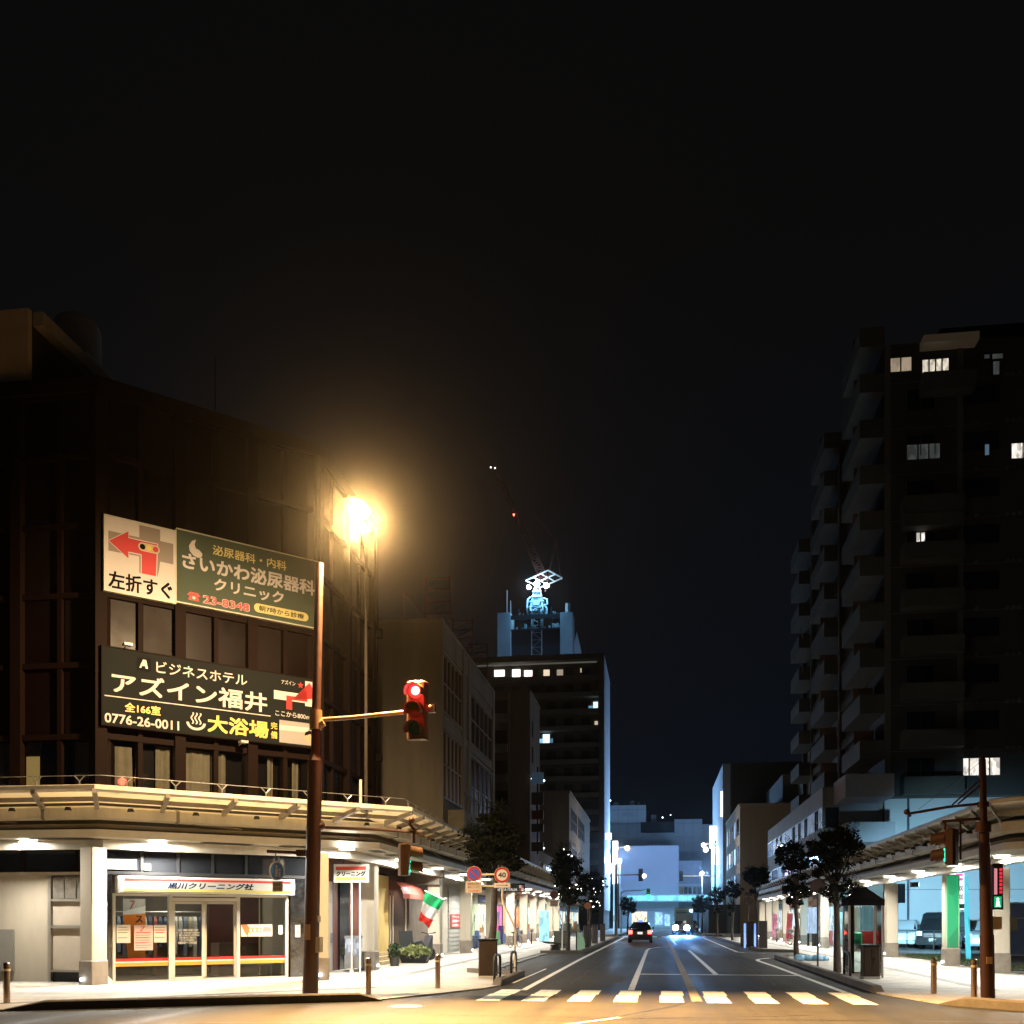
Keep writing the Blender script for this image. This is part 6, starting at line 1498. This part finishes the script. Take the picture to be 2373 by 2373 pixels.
# rubbish bag by the second right tree
rbag = MB(); rr_ = random.Random(8)
for (x,y,r0) in ((0,0,.2),(.35,.05,.17),(.65,.0,.2),(.95,.06,.14)): rbag.ball((x,y,r0*.55),r0,12,8,(1.15,.9,.65))
rbag.v = [(x+rr_.uniform(-.025,.025),y+rr_.uniform(-.025,.025),max(0,z+rr_.uniform(-.03,.03))) for x,y,z in rbag.v]
o = tag(rbag.build('rubbish_bag', M('blue_bag',(.22,.42,.62),.35), smooth=50), 'pale blue rubbish bags heaped at the foot of the second right tree', 'bag'); o.location = (5.35,40.3,.03)

# ================================================================ street trees
BARK = M('bark',(.055,.04,.03),.9,var=.4,vs=9,bump=.6,bs=25)
LEAF = M('leaf_dark',(.010,.0135,.0075),.7,var=.5,vs=2.5,spec=.15)
def tree_parts(seed, h, blobs, n, size, lean_=.1, trunk=.11):
    r_ = random.Random(seed); t = MB()
    hz = h*.55
    pts = [(0,0,0)]; 
    for i in range(1,6): pts.append((lean_*i/5+r_.uniform(-.05,.05), r_.uniform(-.05,.05), hz*i/5*1.25))
    t.tube(pts, trunk, 9, trunk*.45)
    for (bx,by,bz,sx_,sy_,sz_) in blobs:
        for q in range(5):
            e = (bx+r_.uniform(-.7,.7)*sx_, by+r_.uniform(-.7,.7)*sy_, bz+r_.uniform(-.5,.7)*sz_)
            s = pts[2+min(3,int((bz/h)*3.2))]
            t.tube([s, ((s[0]+e[0])/2+r_.uniform(-.1,.1), (s[1]+e[1])/2, s[2]*.45+e[2]*.55-.05), e], trunk*.28, 5, .008)
    l = MB(); tot = sum(b[3]*b[4]*b[5] for b in blobs)
    for (bx,by,bz,sx_,sy_,sz_) in blobs:
        k = int(n*sx_*sy_*sz_/tot)
        # clumps inside the blob so that gaps show
        for c in range(max(5,k//45)):
            while True:
                p = Vector((r_.uniform(-1,1),r_.uniform(-1,1),r_.uniform(-1,1)))
                if .3 < p.length < 1.08: break
            kk = r_.uniform(.6,1.15)
            leafball(l, (bx+p.x*sx_,by+p.y*sy_,bz+p.z*sz_), (.22*sx_+.06)*kk,(.22*sy_+.06)*kk,(.2*sz_+.05)*kk, 52, size*.82, r_, 0)
        for q in range(46):                                # stray shoots on top
            a = r_.uniform(0,6.28); rr = r_.uniform(.3,1)
            b0 = Vector((bx+sx_*rr*math.cos(a)*.9, by+sy_*rr*math.sin(a)*.9, bz+sz_*math.sqrt(max(.05,1-rr*rr))*.9)); d = Vector((.2*math.cos(a),.2*math.sin(a),.34))*r_.uniform(.5,1.1)
            for w_ in range(5):
                c = b0+d*(w_/4)
                s1 = size*.8; ang = r_.uniform(0,6.28)
                l.add([tuple(c),(c.x+s1*math.cos(ang)*.5,c.y+s1*math.sin(ang)*.5,c.z+s1*.8),(c.x+s1*math.cos(ang)*1.4,c.y+s1*math.sin(ang)*1.4,c.z+s1)],[(0,1,2)])
    return t, l
def tree(loc, label, seed, h, blobs, n=2600, size=.085, rz=0, lean_=.1, trunk=.11, lights=0):
    o = thing('street_tree', label, 'tree', loc, rz, 'street trees along the kerb')
    t, l = tree_parts(seed, h, blobs, int(n*1.9), size, lean_, trunk)
    t.build('trunk', BARK, o, smooth=60); l.build('crown', LEAF, o)
    if lights:
        g = MB(); r_ = random.Random(seed+50)
        for i in range(lights):
            b = blobs[r_.randrange(len(blobs))]; p = Vector((r_.gauss(0,1),-abs(r_.gauss(0,1)),r_.gauss(0,1))).normalized()
            g.ball((b[0]+p.x*b[3]*.95,b[1]+p.y*b[4]*.95,b[2]+p.z*b[5]*.95),r_.uniform(.022,.045),6,4)
        g.build('fairy_lights', E('fairy_glow',(1,.95,.85),6), o)
    return o
T_A = [(0,0,4.15,.85,.85,.75),(.05,0,3.2,.75,.75,.5),(0,0,4.9,.45,.45,.45)]
tree((-5.45,33.3,.03),'dark tree behind the road sign discs, nearest on the left',1,5.3,[(.05,0,4.2,.95,.95,.6),(.15,0,3.45,.85,.85,.45),(-.05,0,4.9,.55,.55,.35)],3000,.08,0,.16,.15)
tree((-4.55,51.9,.03),'leafy tree with scattered small lights above the bench, second on the left',2,5.3,[(-.1,0,4.2,.8,.8,.75),(.2,0,2.9,.65,.65,.55),(-.4,0,3.2,.45,.45,.4),(-.1,0,4.9,.45,.45,.4)],3200,.08,40,.05,.12,lights=15)
tree((-3.95,59.6,.03),'round tree strung with small lights, third on the left',3,4.6,[(.3,0,3.6,.85,.85,.65),(.35,0,2.4,.6,.6,.4)],2600,.08,90,.25,.1,lights=20)
tree((-3.1,105,.03),'bushy tree at the far side of the second crossing on the left',4,3.9,[(0,0,2.9,.9,.9,.85)],1400,.1,0)
tree((5.27,31.5,.03),'tallest tree on the right, its crown overlapping the arcade roof by the booth',5,4.5,[(-.1,0,3.65,.72,.72,.5),(.2,0,3.95,.55,.55,.35),(.1,0,2.5,.55,.55,.4),(-.25,0,3.0,.4,.4,.3)],3000,.07,10,-.05,.12)
tree((5.25,40.4,.03),'two-tiered tree with a rubbish bag at its foot, second on the right',6,4.7,[(0,0,4.0,.72,.72,.55),(.08,0,2.7,.55,.55,.55)],2600,.075,70,0,.11)
tree((5.32,57,.03),'mushroom-shaped tree above the tall dark cabinets on the right',7,4.5,[(0,0,3.9,.7,.7,.45),(-.1,0,3.2,.3,.3,.25)],1800,.085,0,0,.09)
tree((5.55,79,.03),'slim tree far along the right kerb beyond the mushroom-shaped one',8,4.5,[(0,0,3.8,.65,.65,.65),(-.1,0,2.2,.3,.3,.5)],1500,.09,30)
tree((5.05,90,.03),'broad tree before the second crossing on the right kerb',9,4.4,[(0,0,3.7,.75,.75,.65),(.2,0,2.3,.35,.35,.5)],1500,.09,60)
tree((4.9,118,.03),'small round tree by the far headlights on the right',10,4.4,[(0,0,3.4,.75,.75,.9)],1200,.1,60)
tree((5.0,133,.03),'tree near the glowing footbridge on the far right kerb',12,4.4,[(0,0,3.4,.9,.9,.9)],1000,.12,0)

# ================================================================ second crossing: poles, signals
q = thing('signal_pole', 'dark pole with a red-lined signal arm at the second crossing on the left', 'signal pole', (-4.1,100.3,.03))
MB().cyl((0,0,0),(0,0,7.0),.14,.1,n=12).build('pole', BROWN, q)
MB().tube([(0,0,5.9),(2.6,0,5.95)],.07,8).build('signal_arm', M('arm_red',(.5,.16,.12),.4), q)
signal_head(q, (2.4,-.1,5.9), 0, -1, body=BLACKM)
MB().ball((2.75,-.1,5.8),.2,12,8).build('lamp', E('white_lamp_glow',(1,.97,.95),7), q)
gs = thing('green_signal', 'green traffic light glowing over the street before the footbridge', 'traffic signal', (-1.3,120,0))
MB().tube([(-3,0,0),(-3,0,4.7),(-2.6,0,4.95),(.3,0,5.0)],.07,8).build('arm', STEEL, gs)
sgh = signal_head(gs, (.15,-.1,4.6), 0, 2, body=BLACKM)
MB().ball((.15,-.25,4.2),.27,14,8,(1,.5,1)).build('green_glare_ball', E('green_glare_glow',(.02,1,.42),7), gs, smooth=60)  # added ball that imitates the glare around the green lamp
lamp('POINT','green_lamp',(.15,-.9,4.25),90,(.05,1,.55),gs,.15)
q2 = thing('signal_pole', 'pole with a long pale signal arm reaching left at the second crossing on the right', 'signal pole', (6.7,124,.03))
MB().cyl((0,0,0),(0,0,11),.15,.09,n=12).build('pole', BLACKM, q2); MB().tube([(0,0,6.75),(-4,0,6.75)],.08,8).build('signal_arm', M('arm_pale',(.7,.62,.55),.4), q2)
signal_head(q2, (-4,-.1,6.75), 180, -1, body=BLACKM)
lamp('POINT','arm_light',(-1.8,-1.5,8.2),60,(1,.85,.75),q2,.2)
for (x,y,z,lab,c,s) in ((-3.3,111,9.3,'small amber street lamp beside the white column sign',(1,.72,.42),8),(5.3,123,10.4,'street lamp with white globes above the right side of the second crossing',(1,.9,.75),7)):
    t_ = thing('street_lamp', lab, 'street lamp', (x,y,0))
    dx = -1.1 if x < 0 else 1.4
    MB().tube([(dx,0,0),(dx,0,z-.3),(dx*.8,0,z+.1),(0,0,z+.15)],.06,8).build('pole', STEEL, t_)
    MB().ball((0,0,z),.27,12,8).build('globe', E('globe_%d' % int(y), c, s), t_)
    if x > 0: MB().ball((.25,0,z-.55),.3,12,8).build('globe', MATS['globe_123'], t_); MB().ball((1.3,.2,z+.1),.16,10,6).build('blue_light', E('lamp_blue',(.12,.3,1),5), t_)
    lamp('POINT','street_light',(0,-.5,z-.3),500,c,t_,.2)
bp_ = thing('banner_pole', 'leaning cyan glowing banner pole beside the price board of the car park', 'banner pole', (11.85,41.6,.03))
MB().loft([[(-.09,-.02,0),(.09,-.02,0),(.09,.02,0),(-.09,.02,0)],[(-.2,-.02,3.2),(-.02,-.02,3.3),(-.02,.02,3.3),(-.2,.02,3.2)]]).build('cloth', EW('pole_cyan_glow',(.12,.75,.95),.8,2,.7), bp_); MB().cyl((-.24,0,1.9),(-.24,0,3.4),.02,n=8).build('pole', STEEL, bp_)
pb2 = thing('price_board', 'illuminated pink and cyan price board hanging at the car park entrance', 'sign', (11.4,41.5,1.98))
k = MB(); k.mat(0).box(-.25,.25,-.05,.05,0,1.4); k.mat(1).flat([(-.2,1.12),(.2,1.12),(.2,1.22),(-.2,1.22)],-.053); k.flat([(-.05,1.3),(.2,1.3),(.2,1.38),(-.05,1.38)],-.053); k.mat(2).flat([(-.23,.3),(.08,.3),(.08,1.02),(-.23,1.02)],-.053); k.mat(3).text('100',.03,.22,.72,.92,-.056,.02).text('800',.03,.22,.4,.6,-.056,.02); k.mat(4).box(-.25,.25,-.052,-.05,.05,.22)
k.build('board', [E('board_white_glow',(.9,.92,1),1.5), E('board_pink_glow',(1,.08,.4),1.6), E('board_cyan_glow',(.15,.85,.85),1.1), M('digit_red',(.6,.1,.15),.5), M('board_grey',(.3,.35,.45),.5)], pb2)
MB().cyl((-.3,0,-1.95),(-.3,0,1.5),.03,n=8).build('post', STEEL, pb2)
gf_ = thing('glass_partition', 'blue glass partition with white rails at the far right of the car park', 'partition', (13.2,44,.03))
for i in range(4):
    for (z0,z1) in ((.15,1.6),(1.65,2.2)): MB().box(.05+.9*i,.87+.9*i,-.01,.01,z0,z1).build('glass', M('blue_glass_panel',(.30,.38,.62),.25,var=.2,vs=1), gf_)
k = MB()
for i in range(5): k.box(-.0+.9*i,.05+.9*i,-.03,.03,0,2.25)
k.box(0,3.65,-.03,.03,2.2,2.27); k.box(0,3.65,-.03,.03,1.6,1.65); k.box(0,3.65,-.03,.03,.1,.15); k.build('rail', WHITE, gf_)
rl_ = thing('guard_rail', 'thin black guard rail along the back of the car park', 'railing', (12.2,54.3,.03))
k = MB(); k.tube([(-1,0,1.0),(7,0,1.0)],.025,6).tube([(-1,0,.5),(7,0,.5)],.015,6)
for i in range(7): k.tube([(-1+1.3*i,0,0),(-1+1.3*i,0,1.0)],.025,6)
k.build('rail', BLACKM, rl_)
assumed_flood = thing('floodlight', 'assumed cool floodlight added under the back edge of the right arcade', 'floodlight', (10.9,46,3.1))  # assumed lamp and housing, none seen; added to light the car park wall cyan
MB().box(-.15,.15,-.12,.12,-.1,.1).build('case', BLACKM, assumed_flood); MB().box(.15,.17,-.1,.1,-.08,.08).build('lens', E('assumed_flood_glow',(.6,.85,1),8), assumed_flood)
lamp('SPOT','assumed_flood_lamp',(.4,0,-.1),26000,(.36,.75,1),assumed_flood,.2,(6.5,19,-3.6),68,1)

# ================================================================ vehicles
TYRE = M('tyre',(.015,.015,.015),.8); RIM = M('rim',(.45,.45,.46),.3,metal=.8)
CGL = M('car_glass',(.01,.012,.014),.04,spec=.8)
def vehicle(name, label, cat, loc, rz, L, Wd, H, paint, prof, glass, lights, wheels=(.2,.8), front_lit=None, rear_lit=None):
    """x along the length (front at -x). prof = list of (t, z_low, z_belt, z_roof, half width low, half width roof)"""
    v = thing(name, label, cat, loc, rz)
    secs = []
    for (t,zl,zb,zr,wl,wr) in prof:
        x = (t-.5)*L; wl *= Wd/2; wr *= Wd/2
        secs.append([(x,-wl*.9,zl),(x,-wl,zl+.12),(x,-wl,zb-.08),(x,-wl*.97,zb),(x,-wr,zr-.05),(x,-wr*.85,zr),(x,wr*.85,zr),(x,wr,zr-.05),(x,wl*.97,zb),(x,wl,zb-.08),(x,wl,zl+.12),(x,wl*.9,zl)])
    MB().loft(secs).build('body', paint, v, smooth=35)
    for (nm, pts) in glass:
        a, b_, c, d = [Vector(q) for q in pts]
        nrm = (b_-a).cross(d-a).normalized()*.012
        MB().add([a+nrm,b_+nrm,c+nrm,d+nrm,a-nrm,b_-nrm,c-nrm,d-nrm],[(0,1,2,3),(7,6,5,4),(0,4,5,1),(1,5,6,2),(2,6,7,3),(3,7,4,0)]).build(nm, CGL, v)
    for t in wheels:
        for s in (-1,1):
            x = (t-.5)*L; wy = s*(Wd/2-.09)
            w_ = MB().cyl((x,wy-.1,.31),(x,wy+.1,.31),.31,n=22).build('wheel', TYRE, v, smooth=40)
            MB().cyl((x,wy+s*.085,.31),(x,wy+s*.108,.31),.2,n=18).build('rim', RIM, w_)
    for (nm, (x0,x1,y0,y1,z0,z1), m_) in lights:
        MB().box(x0,x1,y0,y1,z0,z1).build(nm, m_, v)
    return v
HL = M('headlamp_glass',(.6,.62,.65),.1); PLT = M('number_plate',(.70,.70,.66),.5)
def sedan_glass(L, Wd, zb, zr, f0, f1, r0, r1, wr=.62):
    w = Wd/2; a = wr*w
    x = lambda t: (t-.5)*L
    return [('windscreen',[(x(f0),-w*.84,zb+.02),(x(f0),w*.84,zb+.02),(x(f1),a,zr-.06),(x(f1),-a,zr-.06)][::-1]),
            ('rear_window',[(x(r1),-w*.84,zb+.02),(x(r1),w*.84,zb+.02),(x(r0),a,zr-.06),(x(r0),-a,zr-.06)]),
            ('side_window',[(x(f0)+.25,-w*.955,zb+.02),(x(r1)-.3,-w*.955,zb+.02),(x(r0)-.05,-a*1.03,zr-.09),(x(f1)+.1,-a*1.03,zr-.09)]),
            ('side_window',[(x(f0)+.25,w*.955,zb+.02),(x(r1)-.3,w*.955,zb+.02),(x(r0)-.05,a*1.03,zr-.09),(x(f1)+.1,a*1.03,zr-.09)][::-1])]
SED = lambda zb, zr: [(0,.35,.62,.63,.80,.6),(.03,.22,.72,.74,.95,.7),(.25,.2,zb-.04,zb+.0,1,.8),(.31,.2,zb,zb+.06,1,.8),(.45,.2,zb,zr-.01,1,.70),(.55,.2,zb,zr,1,.70),(.70,.2,zb,zr-.03,1,.69),(.84,.2,zb,zb+.08,1,.8),(.97,.22,zb-.04,zb,.95,.75),(1,.35,.8,.81,.85,.65)]
DARKP = M('taxi_dark_paint',(.012,.012,.014),.18,coat=1.0); WHITEP = M('white_car_paint',(.70,.72,.74),.25,coat=1.0); VANP = M('dark_van_paint',(.010,.0105,.012),.25); SILV = M('silver_car_paint',(.42,.43,.44),.28,metal=.4,coat=1.0)
TAIL = E('tail_light_glow',(1,.08,.06),9)
L,Wd = 4.5,1.62
vehicle('taxi','dark taxi with glowing red tail lights driving away along the street','car',(-1.23,72.5,.0),-90,L,Wd,1.45,DARKP,SED(.95,1.42),
    sedan_glass(L,Wd,.97,1.42,.31,.45,.70,.85),
    [('tail_light',(2.19,2.25,-.78,-.52,.62,.86),TAIL),('tail_light',(2.19,2.25,.52,.78,.62,.86),TAIL),('number_plate',(2.235,2.265,-.17,.17,.6,.76),E('plate_glow',(1,1,.95),.9)),
     ('roof_sign',(.0,.28,-.16,.16,1.43,1.56),E('taxi_sign_blue',(.12,.2,1),2.5)),('roof_bar',(-.05,.35,-.6,.6,1.415,1.44),BLACKM),('bumper',(2.2,2.3,-.76,.76,.3,.5),DARKP),('mirror',(-.9,-.75,-.95,-.8,.95,1.1),DARKP),('mirror',(-.9,-.75,.8,.95,.95,1.1),DARKP)])
tx = bpy.data.objects['taxi']
lamp('POINT','tail_lamp',(2.6,-.62,.7),3,(1,.06,.04),tx,.1); lamp('POINT','tail_lamp',(2.6,.62,.7),3,(1,.06,.04),tx,.1)
HG = E('headlight_glow',(.85,.95,1),90)
L,Wd = 4.4,1.72
vehicle('oncoming_car','oncoming car with two dazzling white headlights far down the street','car',(2.35,109.6,.0),90,L,Wd,1.5,VANP,SED(.95,1.48),
    sedan_glass(L,Wd,.97,1.48,.31,.45,.70,.85),
    [('number_plate',(-2.22,-2.19,-.17,.17,.42,.56),PLT),('mirror',(-.9,-.75,-1.0,-.84,.95,1.1),VANP),('mirror',(-.9,-.75,.84,1.0,.95,1.1),VANP),('bumper',(-2.26,-2.1,-.76,.76,.28,.5),VANP)])
oc = bpy.data.objects['oncoming_car']
for y in (-.57,.57): MB().ball((-2.2,y,.74),.29,14,8,(.4,1,1)).build('headlight', HG, oc, smooth=60)  # balls oversized to include the glare around each lamp
for y in (-.57,.57): lamp('SPOT','headlight_beam',(-2.35,y,.72),70000,(.10,.36,1),oc,.1,(-16,y*1.2,-.9),14,1)
tv = vehicle('box_lorry','tall vehicle with a bright upper lamp behind the oncoming car','lorry',(2.9,121,.0),90,5.5,2.1,2.9,M('lorry_paint',(.20,.26,.30),.5),[(0,.4,1.2,1.6,.9,.85),(.05,.35,1.3,2.7,1,.95),(.2,.35,1.3,2.8,1,.95),(.22,.35,1.3,3.0,1,1),(1,.35,1.3,3.0,1,1)],
    [('windscreen',[(-2.62,-.85,1.5),(-2.62,.85,1.5),(-2.55,.85,2.4),(-2.55,-.85,2.4)][::-1])],[('headlight',(-2.76,-2.7,-.9,-.65,.7,.95),HL),('headlight',(-2.76,-2.7,.65,.9,.7,.95),HL),('roof_lamp',(-2.6,-2.5,-.95,-.7,2.5,2.75),E('roof_lamp_glow',(.6,.95,1),22))],(.16,.78))
# car park
L,Wd = 4.2,1.68
vehicle('parked_car','white hatchback parked left of the dark van in the car park','car',(13.9,60.9,.04),70,L,Wd,1.5,WHITEP,[(0,.35,.62,.63,.80,.6),(.03,.22,.75,.78,.95,.7),(.25,.2,.98,1.0,1,.8),(.31,.2,.98,1.04,1,.8),(.45,.2,.98,1.52,1,.70),(.6,.2,.98,1.55,1,.70),(.85,.2,.98,1.5,1,.69),(.97,.22,.95,1.1,.95,.75),(1,.35,.8,.95,.85,.65)],
    sedan_glass(L,Wd,1.0,1.53,.31,.45,.84,.97),[('headlight',(-2.08,-1.9,-.78,-.5,.62,.82),HL),('headlight',(-2.08,-1.9,.5,.78,.62,.82),HL),('number_plate',(-2.12,-2.09,-.17,.17,.4,.55),PLT),('mirror',(-.75,-.6,-.98,-.82,.98,1.12),WHITEP),('mirror',(-.75,-.6,.82,.98,.98,1.12),WHITEP)])
L,Wd = 4.7,1.72
vehicle('parked_van','dark boxy van in the middle of the car park','van',(15.1,57.4,.04),62,L,Wd,1.98,VANP,[(0,.35,.85,.9,.88,.75),(.03,.25,1.02,1.06,.98,.8),(.07,.22,1.08,1.16,1,.84),(.22,.22,1.1,1.88,1,.86),(.3,.22,1.1,1.96,1,.86),(.95,.22,1.1,1.98,1,.86),(1,.3,1.05,1.85,.95,.82)],
    [('windscreen',[(-1.98,-.74,1.16),(-1.98,.74,1.16),(-1.35,.68,1.84),(-1.35,-.68,1.84)][::-1]),('side_window',[(-1.35,-.86,1.14),(2.1,-.86,1.14),(2.0,-.76,1.78),(-1.1,-.76,1.78)]),('side_window',[(-1.35,.86,1.14),(2.1,.86,1.14),(2.0,.76,1.78),(-1.1,.76,1.78)][::-1]),('rear_window',[(2.3,-.7,1.15),(2.3,.7,1.15),(2.26,.66,1.75),(2.26,-.66,1.75)])],
    [('headlight',(-2.36,-2.25,-.8,-.52,.72,.95),HL),('headlight',(-2.36,-2.25,.52,.8,.72,.95),HL),('number_plate',(-2.38,-2.34,-.17,.17,.42,.57),PLT),('grille',(-2.37,-2.3,-.45,.45,.65,.85),M('grille_chrome',(.5,.5,.52),.2,metal=.9)),('mirror',(-1.35,-1.2,-1.02,-.86,1.1,1.3),VANP),('mirror',(-1.35,-1.2,.86,1.02,1.1,1.3),VANP),('bumper',(-2.38,-2.2,-.82,.82,.26,.5),VANP)])
L,Wd = 4.3,1.72
vehicle('parked_car','silver car parked right of the dark van, half hidden by the right pole','car',(17.0,55.8,.04),62,L,Wd,1.55,SILV,[(0,.35,.62,.63,.80,.6),(.03,.22,.75,.78,.95,.7),(.25,.2,1.0,1.02,1,.8),(.30,.2,1.0,1.06,1,.8),(.45,.2,1.0,1.55,1,.70),(.6,.2,1.0,1.58,1,.70),(.85,.2,1.0,1.5,1,.69),(.97,.22,.95,1.1,.95,.75),(1,.35,.8,.95,.85,.65)],
    sedan_glass(L,Wd,1.02,1.56,.30,.45,.84,.97),[('headlight',(-2.12,-1.9,-.8,-.5,.66,.86),HL),('headlight',(-2.12,-1.9,.5,.8,.66,.86),HL),('number_plate',(-2.16,-2.12,-.17,.17,.4,.55),PLT),('mirror',(-.8,-.65,-1.0,-.84,1.0,1.15),SILV),('mirror',(-.8,-.65,.84,1.0,1.0,1.15),SILV)])
vehicle('parked_car','dark car in the street by the right kerb beyond the second crossing','car',(4.1,131,.0),90,4.3,1.7,1.5,VANP,SED(.95,1.48),sedan_glass(4.3,1.7,.97,1.48,.31,.45,.70,.85),[('headlight',(-2.12,-2.05,-.75,-.5,.6,.8),HL),('headlight',(-2.12,-2.05,.5,.75,.6,.8),HL),('number_plate',(-2.18,-2.14,-.17,.17,.42,.56),PLT)])
bpy.data.scenes.remove(TMP)
# ================================================================ the night air
hz = bpy.data.materials.new('haze_air'); hz.use_nodes = True
n_ = hz.node_tree.nodes; n_.remove(n_['Principled BSDF'])
pv = n_.new('ShaderNodeVolumePrincipled'); pv.inputs['Color'].default_value = (.9,.92,.95,1); pv.inputs['Density'].default_value = .00007; pv.inputs['Anisotropy'].default_value = .984
hz.node_tree.links.new(pv.outputs[0], n_['Material Output'].inputs['Volume'])
o = MB().box(-130,130,-25,300,-1,100).build('haze', hz); tag(o, kind='stuff')
